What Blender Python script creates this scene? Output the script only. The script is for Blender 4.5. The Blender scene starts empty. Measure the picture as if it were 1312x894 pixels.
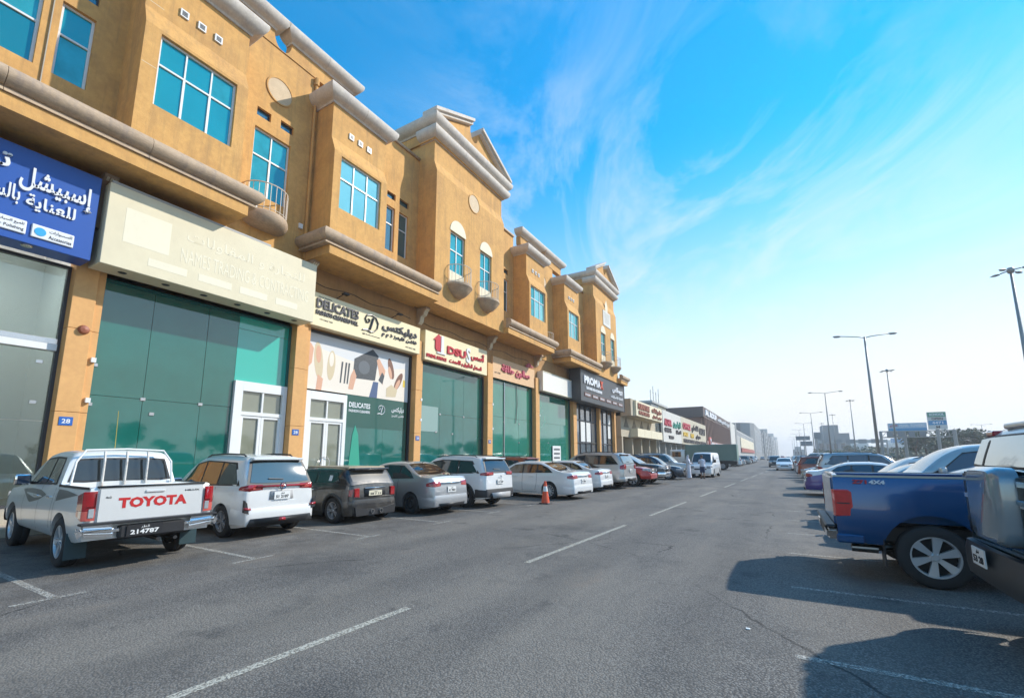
import bpy, bmesh, math, random
from mathutils import Vector, Matrix
random.seed(7)
PI = math.pi
sc = bpy.context.scene
col = sc.collection
R_ = math.radians

# ------------------------------------------------------------------ camera
cd = bpy.data.cameras.new('camera'); cam = bpy.data.objects.new('camera', cd); col.objects.link(cam)
cam.location = (0, 0, 1.7)
cam.rotation_euler = (R_(90 + 8.87), 0, R_(30.53))
cd.sensor_width = 36; cd.lens = 16.0; cd.shift_y = 0.0351
cd.clip_start = 0.1; cd.clip_end = 8000
sc.camera = cam

# ------------------------------------------------------------------ sun, sky, exposure
SUN = Vector((1.0, 1.04, 1.04)).normalized()
SUN_EL = math.asin(SUN.z); SUN_AZ = math.atan2(SUN.x, SUN.y)
ld = bpy.data.lights.new('sun', 'SUN'); ld.energy = 3.5; ld.angle = R_(1.0); ld.color = (1.0, 0.94, 0.84)
lo = bpy.data.objects.new('sun', ld); col.objects.link(lo)
lo.rotation_euler = (-SUN).to_track_quat('-Z', 'Y').to_euler()
world = bpy.data.worlds.new('World'); sc.world = world; world.use_nodes = True
wn = world.node_tree; wn.nodes.clear()
def wnode(t, **k):
    n = wn.nodes.new(t)
    for a, b in k.items(): setattr(n, a, b)
    return n
wo = wnode('ShaderNodeOutputWorld'); bg = wnode('ShaderNodeBackground'); bg.inputs[1].default_value = 0.15
sky = wnode('ShaderNodeTexSky', sky_type='NISHITA', sun_disc=False, sun_elevation=SUN_EL, sun_rotation=SUN_AZ,
            altitude=0, air_density=1.0, dust_density=0.05, ozone_density=2.0)
hsv = wnode('ShaderNodeHueSaturation'); hsv.inputs['Saturation'].default_value = 1.5; hsv.inputs['Value'].default_value = 1.32
hsv.inputs['Hue'].default_value = 0.487
wn.links.new(sky.outputs[0], hsv.inputs['Color'])
# thin cirrus laid on a flat layer far overhead: direction divided by its height
tc = wnode('ShaderNodeTexCoord'); sep = wnode('ShaderNodeSeparateXYZ'); wn.links.new(tc.outputs['Generated'], sep.inputs[0])
mx = wnode('ShaderNodeMath', operation='MAXIMUM'); mx.inputs[1].default_value = 0.04; wn.links.new(sep.outputs[2], mx.inputs[0])
ad = wnode('ShaderNodeMath', operation='ADD'); ad.inputs[1].default_value = 0.12; wn.links.new(mx.outputs[0], ad.inputs[0])
dv = wnode('ShaderNodeVectorMath', operation='DIVIDE'); cmb = wnode('ShaderNodeCombineXYZ')
for i in range(3): wn.links.new(ad.outputs[0], cmb.inputs[i])
crt = wnode('ShaderNodeMapping'); crt.inputs['Rotation'].default_value = (0, 0, R_(-27)); wn.links.new(tc.outputs['Generated'], crt.inputs[0]); wn.links.new(crt.outputs[0], dv.inputs[0]); wn.links.new(cmb.outputs[0], dv.inputs[1])
mp = wnode('ShaderNodeMapping'); mp.inputs['Rotation'].default_value = (0, 0, R_(18)); mp.inputs['Scale'].default_value = (1.5, 0.75, 0.0)
mp.inputs['Location'].default_value = (3.1, 0.4, 0)
wn.links.new(dv.outputs[0], mp.inputs[0])
n1 = wnode('ShaderNodeTexNoise'); n1.inputs['Scale'].default_value = 1.5; n1.inputs['Detail'].default_value = 9; n1.inputs['Roughness'].default_value = 0.68; n1.inputs['Distortion'].default_value = 1.1
wn.links.new(mp.outputs[0], n1.inputs['Vector'])
n2 = wnode('ShaderNodeTexNoise'); n2.inputs['Scale'].default_value = 0.55; n2.inputs['Detail'].default_value = 3
wn.links.new(dv.outputs[0], n2.inputs['Vector'])
r1 = wnode('ShaderNodeMapRange'); r1.inputs[1].default_value = 0.43; r1.inputs[2].default_value = 0.82
wn.links.new(n1.outputs[0], r1.inputs[0])
r2 = wnode('ShaderNodeMapRange'); r2.inputs[1].default_value = 0.42; r2.inputs[2].default_value = 0.66
wn.links.new(n2.outputs[0], r2.inputs[0])
mul = wnode('ShaderNodeMath', operation='MULTIPLY'); wn.links.new(r1.outputs[0], mul.inputs[0]); wn.links.new(r2.outputs[0], mul.inputs[1])
ml2 = wnode('ShaderNodeMath', operation='MULTIPLY'); ml2.inputs[1].default_value = 0.8; wn.links.new(mul.outputs[0], ml2.inputs[0])
# a pale bank of haze low in the sky, thicker and brighter towards the sun
hz = wnode('ShaderNodeMapRange', interpolation_type='SMOOTHSTEP'); hz.inputs[1].default_value = 0.60; hz.inputs[2].default_value = -0.02
hz.inputs[3].default_value = 0.0; hz.inputs[4].default_value = 1.0
wn.links.new(sep.outputs[2], hz.inputs[0])
dt = wnode('ShaderNodeVectorMath', operation='DOT_PRODUCT'); dt.inputs[1].default_value = tuple(Vector((SUN.x, SUN.y, 0.25)).normalized())
wn.links.new(tc.outputs['Generated'], dt.inputs[0])
sr = wnode('ShaderNodeMapRange'); sr.inputs[1].default_value = -0.1; sr.inputs[2].default_value = 1.0; sr.inputs[3].default_value = 0.7; sr.inputs[4].default_value = 1.22
wn.links.new(dt.outputs['Value'], sr.inputs[0])
hm = wnode('ShaderNodeMath', operation='MULTIPLY', use_clamp=True); wn.links.new(hz.outputs[0], hm.inputs[0]); wn.links.new(sr.outputs[0], hm.inputs[1])
mixh = wnode('ShaderNodeMixRGB'); mixh.inputs[2].default_value = (4.45, 4.45, 4.36, 1)
wn.links.new(hm.outputs[0], mixh.inputs[0]); wn.links.new(hsv.outputs[0], mixh.inputs[1])
mixc = wnode('ShaderNodeMixRGB'); mixc.inputs[2].default_value = (4.0, 4.35, 4.6, 1)
wn.links.new(ml2.outputs[0], mixc.inputs[0]); wn.links.new(mixh.outputs[0], mixc.inputs[1])
wn.links.new(mixc.outputs[0], bg.inputs[0]); wn.links.new(bg.outputs[0], wo.inputs[0])
sc.view_settings.view_transform = 'Standard'; sc.view_settings.look = 'None'
sc.view_settings.exposure = 0.62; sc.view_settings.gamma = 1.0

# ------------------------------------------------------------------ materials
MATS = {}
def mat(name, c, rough=0.6, metal=0.0, spec=0.5, coat=0.0, var=0.0, vscale=3.0, var2=0.0, v2scale=30.0, bump=0.0, bscale=60.0,
        emit=None, estr=0.0, alpha=None, stain=None, sscale=0.7, samt=0.0, stretch=(1, 1, 1), crough=0.03, streak=0.0):
    if name in MATS: return MATS[name]
    m = bpy.data.materials.new(name); m.use_nodes = True; nt = m.node_tree; b = nt.nodes['Principled BSDF']
    b.inputs['Roughness'].default_value = rough; b.inputs['Metallic'].default_value = metal
    b.inputs['Specular IOR Level'].default_value = spec
    b.inputs['Coat Weight'].default_value = coat; b.inputs['Coat Roughness'].default_value = crough
    L = nt.links.new
    c4 = (c[0], c[1], c[2], 1)
    b.inputs['Base Color'].default_value = c4
    tcn = nt.nodes.new('ShaderNodeNewGeometry')
    mpn = nt.nodes.new('ShaderNodeMapping'); mpn.inputs['Scale'].default_value = stretch
    L(tcn.outputs['Position'], mpn.inputs[0])
    src = None
    def noise(s, det, rgh=0.6):
        n = nt.nodes.new('ShaderNodeTexNoise'); n.inputs['Scale'].default_value = s; n.inputs['Detail'].default_value = det
        n.inputs['Roughness'].default_value = rgh; L(mpn.outputs[0], n.inputs['Vector']); return n
    def mixin(src, fac_out, col2, mode='MIX'):
        mxn = nt.nodes.new('ShaderNodeMixRGB'); mxn.blend_type = mode
        if src is None: mxn.inputs[1].default_value = c4
        else: L(src, mxn.inputs[1])
        L(fac_out, mxn.inputs[0]); mxn.inputs[2].default_value = col2; return mxn.outputs[0]
    if var > 0:
        n = noise(vscale, 6); mr = nt.nodes.new('ShaderNodeMapRange'); mr.inputs[1].default_value = .35; mr.inputs[2].default_value = .7
        mr.inputs[4].default_value = var; L(n.outputs[0], mr.inputs[0])
        src = mixin(src, mr.outputs[0], (c[0]*.45, c[1]*.42, c[2]*.40, 1))
    if var2 > 0:
        n = noise(v2scale, 3); mr = nt.nodes.new('ShaderNodeMapRange'); mr.inputs[1].default_value = .42; mr.inputs[2].default_value = .65
        mr.inputs[4].default_value = var2; L(n.outputs[0], mr.inputs[0])
        src = mixin(src, mr.outputs[0], (min(1, c[0]*1.7), min(1, c[1]*1.7), min(1, c[2]*1.7), 1))
    if stain is not None:
        n = noise(sscale, 8, .7); mr = nt.nodes.new('ShaderNodeMapRange'); mr.inputs[1].default_value = .48; mr.inputs[2].default_value = .72
        mr.inputs[4].default_value = samt; L(n.outputs[0], mr.inputs[0])
        src = mixin(src, mr.outputs[0], (*stain, 1))
    if streak > 0:
        mp3 = nt.nodes.new('ShaderNodeMapping'); mp3.inputs['Scale'].default_value = (2.6, 2.6, .22); L(tcn.outputs['Position'], mp3.inputs[0])
        n = nt.nodes.new('ShaderNodeTexNoise'); n.inputs['Scale'].default_value = 1.6; n.inputs['Detail'].default_value = 7; n.inputs['Roughness'].default_value = .7; L(mp3.outputs[0], n.inputs['Vector'])
        mr = nt.nodes.new('ShaderNodeMapRange'); mr.inputs[1].default_value = .50; mr.inputs[2].default_value = .74; mr.inputs[4].default_value = streak; L(n.outputs[0], mr.inputs[0])
        src = mixin(src, mr.outputs[0], (c[0]*.5, c[1]*.55, c[2]*.75, 1))
    if src is not None: L(src, b.inputs['Base Color'])
    if bump > 0:
        n = noise(bscale, 4); bp = nt.nodes.new('ShaderNodeBump'); bp.inputs['Strength'].default_value = bump; bp.inputs['Distance'].default_value = 0.02
        L(n.outputs[0], bp.inputs['Height']); L(bp.outputs[0], b.inputs['Normal'])
    if emit is not None:
        b.inputs['Emission Color'].default_value = (*emit, 1); b.inputs['Emission Strength'].default_value = estr
    MATS[name] = m
    return m

stucco = mat('ochre_stucco', (0.66, 0.365, 0.125), .85, var=.33, vscale=1.1, var2=.14, v2scale=7, bump=.25, bscale=25, stain=(.46, .25, .11), sscale=.55, samt=.5, spec=.25, streak=.6)
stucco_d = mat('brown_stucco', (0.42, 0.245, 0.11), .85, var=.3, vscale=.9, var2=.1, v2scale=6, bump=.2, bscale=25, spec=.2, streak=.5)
pilm = mat('ochre_panel', (0.66, 0.36, 0.14), .7, var=.18, vscale=1.6, var2=.1, v2scale=8, bump=.1, spec=.3)
ledgem = mat('weathered_cast_stone', (0.50, 0.37, 0.25), .75, streak=.7, var=.55, vscale=1.3, var2=.2, v2scale=18, bump=.3, bscale=40, spec=.3, stretch=(1, .5, 2.2))
cornm = mat('grey_cast_stone', (0.62, 0.55, 0.47), .7, streak=.4, var=.35, vscale=2.0, var2=.15, v2scale=14, bump=.2, bscale=40, spec=.3)
creamm = mat('cream_panel', (0.74, 0.66, 0.48), .7, var=.15, vscale=2)
white = mat('white_paint', (0.75, 0.75, 0.73), .45, var=.1)
frame_w = mat('white_window_frame', (0.72, 0.72, 0.70), .4)
frame_d = mat('dark_frame', (0.05, 0.05, 0.055), .45)
steel = mat('brushed_steel', (0.62, 0.62, 0.62), .25, metal=1)
black = mat('black_plastic', (0.02, 0.02, 0.022), .5)
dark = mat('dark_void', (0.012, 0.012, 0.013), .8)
pane_c = mat('cyan_window_glass', (0.03, 0.36, 0.38), .05, metal=.35, spec=.9, var=.25, vscale=.6, bump=.12, bscale=1.1)
pane_p = mat('pale_window_glass', (0.24, 0.58, 0.56), .05, metal=.35, spec=.9, var=.2, vscale=.8)
pane_k = mat('deep_cyan_window_glass', (0.02, 0.24, 0.27), .05, metal=.4, spec=.9)
pane_c2 = mat('mottled_cyan_glass', (0.05, 0.40, 0.40), .06, metal=.35, spec=.9, var=.6, vscale=1.4, bump=.15, bscale=1.3)
pane_d = mat('dim_window_glass', (0.10, 0.20, 0.22), .06, metal=.55, spec=.9)
rubber = mat('tyre_rubber', (0.022, 0.022, 0.023), .8, bump=.1)
alloy = mat('silver_alloy', (0.58, 0.59, 0.60), .3, metal=.45)
alloy_d = mat('dark_alloy', (0.34, 0.34, 0.35), .35, metal=.3)
chrome = mat('chrome', (0.80, 0.81, 0.82), .08, metal=1)
redlamp = mat('red_lamp_lens', (0.36, 0.010, 0.014), .12, coat=.8, spec=.7, var=.5, vscale=14)
clearlamp = mat('clear_lamp_lens', (0.62, 0.64, 0.66), .1, metal=.5, coat=1)
amber = mat('amber_lens', (.7, .22, .02), .15, coat=.8)
cglass = mat('car_window_glass', (0.012, 0.016, 0.018), .03, spec=.9, coat=.5)
cglass_b = mat('blue_car_glass', (0.015, 0.045, 0.09), .03, spec=.8, coat=.4)
cglass_dust = mat('dusty_car_glass', (0.10, 0.09, 0.075), .28, spec=.6)
plate_w = mat('plate_white', (0.72, 0.72, 0.70), .5)
ink = mat('ink_black', (0.015, 0.015, 0.018), .6)

def paint(name, c, metal=0.25, dust=0.10, rough=.32):
    return mat(name, c, rough, metal=metal, coat=.9, stain=(.42, .37, .30), sscale=2.2, samt=dust)

# ------------------------------------------------------------------ object helpers
WM = {}
def wm(o): return WM.get(o.name, Matrix.Identity(4))
def thing(name, label, cat, loc=(0, 0, 0), group=None, rz=0.0):
    o = bpy.data.objects.new(name, None); col.objects.link(o); o.empty_display_size = .3
    o.location = loc; o.rotation_euler = (0, 0, rz)
    o['label'] = label; o['category'] = cat
    if group: o['group'] = group
    WM[o.name] = Matrix.Translation(Vector(loc)) @ Matrix.Rotation(rz, 4, 'Z')
    return o
def finish(name, me, m, parent=None, loc=None, smooth=False):
    o = bpy.data.objects.new(name, me); col.objects.link(o)
    if m is not None and len(me.materials) == 0:
        for q in (m if isinstance(m, (list, tuple)) else [m]): me.materials.append(q)
    if smooth:
        for p in me.polygons: p.use_smooth = True
    base = Matrix.Identity(4)
    if loc is not None: o.location = loc; base = Matrix.Translation(Vector(loc))
    WM[o.name] = base
    if parent is not None:
        o.parent = parent; o.matrix_parent_inverse = wm(parent).inverted()
    return o
def part(name, bm, m, parent=None, loc=None, smooth=False, sharp=None):
    me = bpy.data.meshes.new(name)
    bmesh.ops.recalc_face_normals(bm, faces=bm.faces)
    if sharp is not None:
        for e in bm.edges:
            if len(e.link_faces) == 2 and e.calc_face_angle(0) > R_(sharp): e.smooth = False
        smooth = True
    bm.to_mesh(me); bm.free()
    return finish(name, me, m, parent, loc, smooth)
def label(o, s): o['label'] = s; return o
def tag(o, lab, cat, group=None):
    o['label'] = lab; o['category'] = cat
    if group: o['group'] = group
    return o
def struct(o): o['kind'] = 'structure'; return o
def stuff(o): o['kind'] = 'stuff'; return o
def copy_tree(o, parent=None, names=True):
    c = o.copy(); col.objects.link(c)
    if parent is not None: c.parent = parent
    for ch in list(o.children): copy_tree(ch, c)
    return c
def B(): return bmesh.new()
def box(bm, x0, x1, y0, y1, z0, z1):
    v = [bm.verts.new(p) for p in ((x0, y0, z0), (x1, y0, z0), (x1, y1, z0), (x0, y1, z0), (x0, y0, z1), (x1, y0, z1), (x1, y1, z1), (x0, y1, z1))]
    for f in ((0, 3, 2, 1), (4, 5, 6, 7), (0, 1, 5, 4), (1, 2, 6, 5), (2, 3, 7, 6), (3, 0, 4, 7)): bm.faces.new([v[i] for i in f])
    return v
def bevbox(bm, x0, x1, y0, y1, z0, z1, r=.01, seg=1):
    t = bmesh.new(); box(t, x0, x1, y0, y1, z0, z1)
    bmesh.ops.bevel(t, geom=t.edges[:], offset=r, segments=seg, affect='EDGES', profile=.5)
    merge(bm, t)
def merge(bm, t, M=None):
    if M is not None: t.transform(M)
    me = bpy.data.meshes.new('tmp'); t.to_mesh(me); t.free(); bm.from_mesh(me); bpy.data.meshes.remove(me)
def quad(bm, *pts): bm.faces.new([bm.verts.new(p) for p in pts])
def prism(bm, poly, axis, a0, a1):
    """poly: 2-D outline, extruded along axis between a0 and a1. axis x: poly=(y,z); y: poly=(x,z); z: poly=(x,y)"""
    def P(p, a):
        return (a, p[0], p[1]) if axis == 'x' else ((p[0], a, p[1]) if axis == 'y' else (p[0], p[1], a))
    v0 = [bm.verts.new(P(p, a0)) for p in poly]; v1 = [bm.verts.new(P(p, a1)) for p in poly]
    n = len(poly)
    bm.faces.new(v0); bm.faces.new(v1[::-1])
    for i in range(n): bm.faces.new([v0[i], v1[i], v1[(i+1) % n], v0[(i+1) % n]])
def circ(cy, cz, r, n=24, a0=0, a1=2*PI, close=False):
    k = n if not close else n+1
    return [(cy + r*math.cos(a0+(a1-a0)*i/n), cz + r*math.sin(a0+(a1-a0)*i/n)) for i in range(k)]
def tube(bm, pts, r, seg=8, r1=None):
    pts = [Vector(p) for p in pts]; rings = []
    for i, p in enumerate(pts):
        d = (pts[min(i+1, len(pts)-1)] - pts[max(i-1, 0)]).normalized()
        u = d.orthogonal().normalized() if i == 0 else (u - d*u.dot(d)).normalized()
        w = d.cross(u); rr = r if r1 is None else r + (r1-r)*i/(len(pts)-1)
        rings.append([bm.verts.new(p + (u*math.cos(a) + w*math.sin(a))*rr) for a in [2*PI*k/seg for k in range(seg)]])
    for a, b in zip(rings, rings[1:]):
        for k in range(seg): bm.faces.new([a[k], a[(k+1) % seg], b[(k+1) % seg], b[k]])
    bm.faces.new(rings[0][::-1]); bm.faces.new(rings[-1])
def lathe(bm, prof, axis='z', seg=24, c=(0, 0, 0), a0=0, a1=2*PI):
    full = abs(a1-a0-2*PI) < 1e-6; n = seg if full else seg+1; rings = []
    for i in range(n):
        a = a0+(a1-a0)*i/seg; ring = []
        for r, h in prof:
            if axis == 'z': p = (c[0]+r*math.cos(a), c[1]+r*math.sin(a), c[2]+h)
            elif axis == 'y': p = (c[0]+r*math.cos(a), c[1]+h, c[2]+r*math.sin(a))
            else: p = (c[0]+h, c[1]+r*math.cos(a), c[2]+r*math.sin(a))
            ring.append(bm.verts.new(p))
        rings.append(ring)
    m = len(rings)
    for i in range(m if full else m-1):
        a, b = rings[i], rings[(i+1) % m]
        for k in range(len(prof)-1): bm.faces.new([a[k], a[k+1], b[k+1], b[k]])
    bmesh.ops.remove_doubles(bm, verts=bm.verts, dist=1e-5)

# ------------------------------------------------------------------ lettering (Arabic joined by hand, drawn left to right)
AR = {'ا': (0xFE8D, 2), 'أ': (0xFE83, 2), 'إ': (0xFE87, 2), 'ب': (0xFE8F, 4), 'ة': (0xFE93, 2), 'ت': (0xFE95, 4), 'ج': (0xFE9D, 4), 'ح': (0xFEA1, 4),
      'خ': (0xFEA5, 4), 'د': (0xFEA9, 2), 'ر': (0xFEAD, 2), 'ز': (0xFEAF, 2), 'س': (0xFEB1, 4), 'ش': (0xFEB5, 4), 'ص': (0xFEB9, 4), 'ع': (0xFEC9, 4),
      'ف': (0xFED1, 4), 'ق': (0xFED5, 4), 'ك': (0xFED9, 4), 'ل': (0xFEDD, 4), 'م': (0xFEE1, 4), 'ن': (0xFEE5, 4), 'ه': (0xFEE9, 4), 'و': (0xFEED, 2),
      'ي': (0xFEF1, 4), 'ى': (0xFEEF, 2), 'ط': (0xFEC1, 4), 'ء': (0xFE80, 1), 'غ': (0xFECD, 4)}
def arabic(s):
    out = []
    for w in s.split(' '):
        g = []
        for i, ch in enumerate(w):
            if ch not in AR: g.append(ch); continue
            code, k = AR[ch]
            prev = i > 0 and w[i-1] in AR and AR[w[i-1]][1] == 4
            nxt = i < len(w)-1 and w[i+1] in AR and AR[w[i+1]][1] >= 2
            form = (3 if (prev and nxt and k == 4) else (2 if (nxt and k == 4) else (1 if (prev and k >= 2) else 0)))
            g.append(chr(code+form))
        out.append(''.join(reversed(g)))
    return ' '.join(reversed(out))
def text(name, s, m, origin, ux, uz, w, h, depth=.02, parent=None, bold=0.0, sx=None):
    """lettering fitted into a w x h field; origin = lower left corner, ux/uz = its right and up directions"""
    c = bpy.data.curves.new('t', 'FONT'); c.body = s; c.extrude = .5; c.offset = bold; c.resolution_u = 2
    to = bpy.data.objects.new('t', c)
    me = bpy.data.meshes.new_from_object(to)
    bpy.data.objects.remove(to); bpy.data.curves.remove(c)
    xs = [v.co.x for v in me.vertices]; ys = [v.co.y for v in me.vertices]
    x0, x1, y0, y1 = min(xs), max(xs), min(ys), max(ys)
    o_ = Vector(origin); ux = Vector(ux).normalized(); uz = Vector(uz).normalized(); n = ux.cross(uz)
    kx = w/(x1-x0); ky = h/(y1-y0)
    for v in me.vertices:
        v.co = o_ + ux*((v.co.x-x0)*kx) + uz*((v.co.y-y0)*ky) + n*((v.co.z+.5)*depth)
    me.name = name
    return finish(name, me, m, parent)
def ftext(name, s, m, X, y0, y1, z0, z1, depth=.03, parent=None, bold=0.0):   # on a street-facing front
    return text(name, s, m, (X, y0, z0), (0, 1, 0), (0, 0, 1), y1-y0, z1-z0, depth, parent, bold)

# ------------------------------------------------------------------ ground
asph = bpy.data.materials.new('worn_asphalt'); asph.use_nodes = True
nt = asph.node_tree; b = nt.nodes['Principled BSDF']; L = nt.links.new
g = nt.nodes.new('ShaderNodeNewGeometry')
def NN(s, d, r=.6, vec=None):
    n = nt.nodes.new('ShaderNodeTexNoise'); n.inputs['Scale'].default_value = s; n.inputs['Detail'].default_value = d; n.inputs['Roughness'].default_value = r
    L((vec or g.outputs['Position']), n.inputs['Vector']); return n
def MR(src, a, b_, c, d):
    m = nt.nodes.new('ShaderNodeMapRange'); 
    for i, v in enumerate((a, b_, c, d)): m.inputs[i+1].default_value = v
    L(src, m.inputs[0]); return m.outputs[0]
def MIX(f, a, c2, mode='MIX'):
    m = nt.nodes.new('ShaderNodeMixRGB'); m.blend_type = mode; L(f, m.inputs[0])
    if isinstance(a, tuple): m.inputs[1].default_value = a
    else: L(a, m.inputs[1])
    if isinstance(c2, tuple): m.inputs[2].default_value = c2
    else: L(c2, m.inputs[2])
    return m.outputs[0]
v = nt.nodes.new('ShaderNodeTexVoronoi'); v.inputs['Scale'].default_value = 55; L(g.outputs['Position'], v.inputs['Vector'])
src = MIX(MR(v.outputs['Distance'], .10, .55, 0, 1), (.30, .28, .25, 1), (.092, .085, .078, 1))
src = MIX(MR(NN(28, 4, .75).outputs[0], .50, .68, 0, .6), src, (.27, .26, .245, 1))
src = MIX(MR(NN(60, 2).outputs[0], .55, .7, 0, .5), src, (.03, .03, .03, 1))
mp2 = nt.nodes.new('ShaderNodeMapping'); mp2.inputs['Scale'].default_value = (1, .3, 1); L(g.outputs['Position'], mp2.inputs[0])
src = MIX(MR(NN(.45, 8, .7, mp2.outputs[0]).outputs[0], .44, .66, 0, .6), src, (.235, .21, .175, 1))
src = MIX(MR(NN(.35, 6, .7).outputs[0], .52, .72, 0, .75), src, (.055, .055, .056, 1))
src = MIX(MR(NN(1.7, 5, .6).outputs[0], .60, .72, 0, .5), src, (.045, .045, .046, 1))
src = MIX(MR(NN(.9, 5, .6, mp2.outputs[0]).outputs[0], .63, .75, 0, .35), src, (.23, .15, .10, 1))
sx = nt.nodes.new('ShaderNodeSeparateXYZ'); L(g.outputs['Position'], sx.inputs[0])
# oil-darkened strip where engines and wheels stand, browner dust beside the kerb
def MM(op, a, c2):
    m = nt.nodes.new('ShaderNodeMath'); m.operation = op; L(a, m.inputs[0])
    if isinstance(c2, (int, float)): m.inputs[1].default_value = c2
    else: L(c2, m.inputs[1])
    return m.outputs[0]
bandl = MM('MULTIPLY', MR(sx.outputs[0], -7.0, -8.6, 0, 1), MR(NN(1.1, 6, .7).outputs[0], .44, .62, 0, .7)); src = MIX(bandl, src, (.085, .073, .062, 1))
spots = nt.nodes.new('ShaderNodeTexVoronoi'); spots.inputs['Scale'].default_value = .8; L(g.outputs['Position'], spots.inputs['Vector'])
sp_ = MM('MULTIPLY', MR(spots.outputs['Distance'], .10, .17, .75, 0), MR(NN(7, 4).outputs[0], .4, .6, .2, 1)); src = MIX(sp_, src, (.05, .048, .046, 1))
tr = nt.nodes.new('ShaderNodeTexWave'); tr.wave_type = 'BANDS'; tr.bands_direction = 'X'; tr.inputs['Scale'].default_value = .17; tr.inputs['Distortion'].default_value = 1.2; tr.inputs['Detail'].default_value = 3; L(g.outputs['Position'], tr.inputs['Vector'])
src = MIX(MR(tr.outputs[0], .55, 1, 0, .22), src, (.06, .058, .056, 1))
ck = nt.nodes.new('ShaderNodeTexVoronoi'); ck.feature = 'DISTANCE_TO_EDGE'; ck.inputs['Scale'].default_value = .22
dmix = nt.nodes.new('ShaderNodeMixRGB'); dmix.inputs[0].default_value = .25; L(g.outputs['Position'], dmix.inputs[1]); L(NN(1.3, 5, .7).outputs['Color'], dmix.inputs[2]); L(dmix.outputs[0], ck.inputs['Vector'])
crk = MM('MULTIPLY', MR(ck.outputs['Distance'], .0015, .004, .8, 0), MR(NN(.3, 3).outputs[0], .50, .58, 0, 1)); src = MIX(crk, src, (.025, .024, .023, 1))
L(src, b.inputs['Base Color']); b.inputs['Roughness'].default_value = .82; b.inputs['Specular IOR Level'].default_value = .35
bp = nt.nodes.new('ShaderNodeBump'); bp.inputs['Strength'].default_value = .6; bp.inputs['Distance'].default_value = .012
L(v.outputs['Distance'], bp.inputs['Height']); L(bp.outputs[0], b.inputs['Normal'])
MATS['worn_asphalt'] = asph
def paint_mat(name, c, wear):
    m = bpy.data.materials.new(name); m.use_nodes = True; t = m.node_tree; bb = t.nodes['Principled BSDF']
    gg = t.nodes.new('ShaderNodeNewGeometry'); n = t.nodes.new('ShaderNodeTexNoise'); n.inputs['Scale'].default_value = 38; n.inputs['Detail'].default_value = 7; n.inputs['Roughness'].default_value = .75
    t.links.new(gg.outputs['Position'], n.inputs['Vector'])
    mr = t.nodes.new('ShaderNodeMapRange'); mr.inputs[1].default_value = wear-.06; mr.inputs[2].default_value = wear+.12; t.links.new(n.outputs[0], mr.inputs[0])
    bb.inputs['Base Color'].default_value = (*c, 1); bb.inputs['Roughness'].default_value = .7
    t.links.new(mr.outputs[0], bb.inputs['Alpha']); return m
lane_p = paint_mat('worn_lane_paint', (.48, .46, .39), .44); bay_p = paint_mat('faded_bay_paint', (.46, .44, .39), .47)
bm = B(); N_ = 6
quad(bm, (-400, -150, 0), (900, -150, 0), (900, 2500, 0), (-400, 2500, 0))
struct(part('road', bm, asph))
def strip(bm, p, q, w, z=.004):
    p = Vector((*p, z)); q = Vector((*q, z)); d = (q-p).normalized(); n = Vector((-d.y, d.x, 0))*w/2
    quad(bm, p-n, q-n, q+n, p+n)
def lx(y): return -3.95 + .036*y
bm = B()
for y0, y1 in ((-1.6, 1.0), (.6, 4.13), (6.74, 11.55), (13.7, 18.4), (21.1, 25.3), (28, 32.6), (35.5, 40), (43, 47.5), (50.5, 55), (58, 62.5), (66, 70), (74, 78), (82, 86)):
    strip(bm, (lx(y0), y0), (lx(y1), y1), .10)
struct(part('lane_marking', bm, lane_p))
bm = B()
for i in range(-1, 16):
    y = 2.22 + i*2.47; strip(bm, (-13.9, y), (-7.75, y), .09)
    strip(bm, (-7.75, y-.38), (-7.75, y+.3), .08)
for i in range(-1, 16):
    y = 4.88 + i*2.44; strip(bm, (-.05, y), (5.2, y), .09)
struct(part('parking_bay_lines', bm, bay_p))
# raised walk and step in front of the shops
kerbm = mat('pale_kerb_stone', (.46, .40, .31), .8, var=.3, vscale=2, var2=.15, v2scale=30)
pavem = mat('beige_paving', (.40, .34, .27), .8, var=.3, vscale=2, var2=.1, v2scale=20)
bm = B(); box(bm, -15.0, -14.35, -12, 50.2, 0, .19); pv = struct(part('pavement', bm, pavem))
for i in range(62):
    bm = B() if i == 0 else None
    if i == 0:
        bevbox(bm, -14.35, -14.2, .004, .996, 0, .2, .015); k0 = part('kerb_stone', bm, kerbm, pv, (0, -12, 0))
    else:
        k = k0.copy(); col.objects.link(k); k.location = (0, -12+i, 0)
bm = B(); box(bm, -15.9, -15.0, -12, 50.2, 0, .5); struct(part('shop_step', bm, kerbm))

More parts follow.
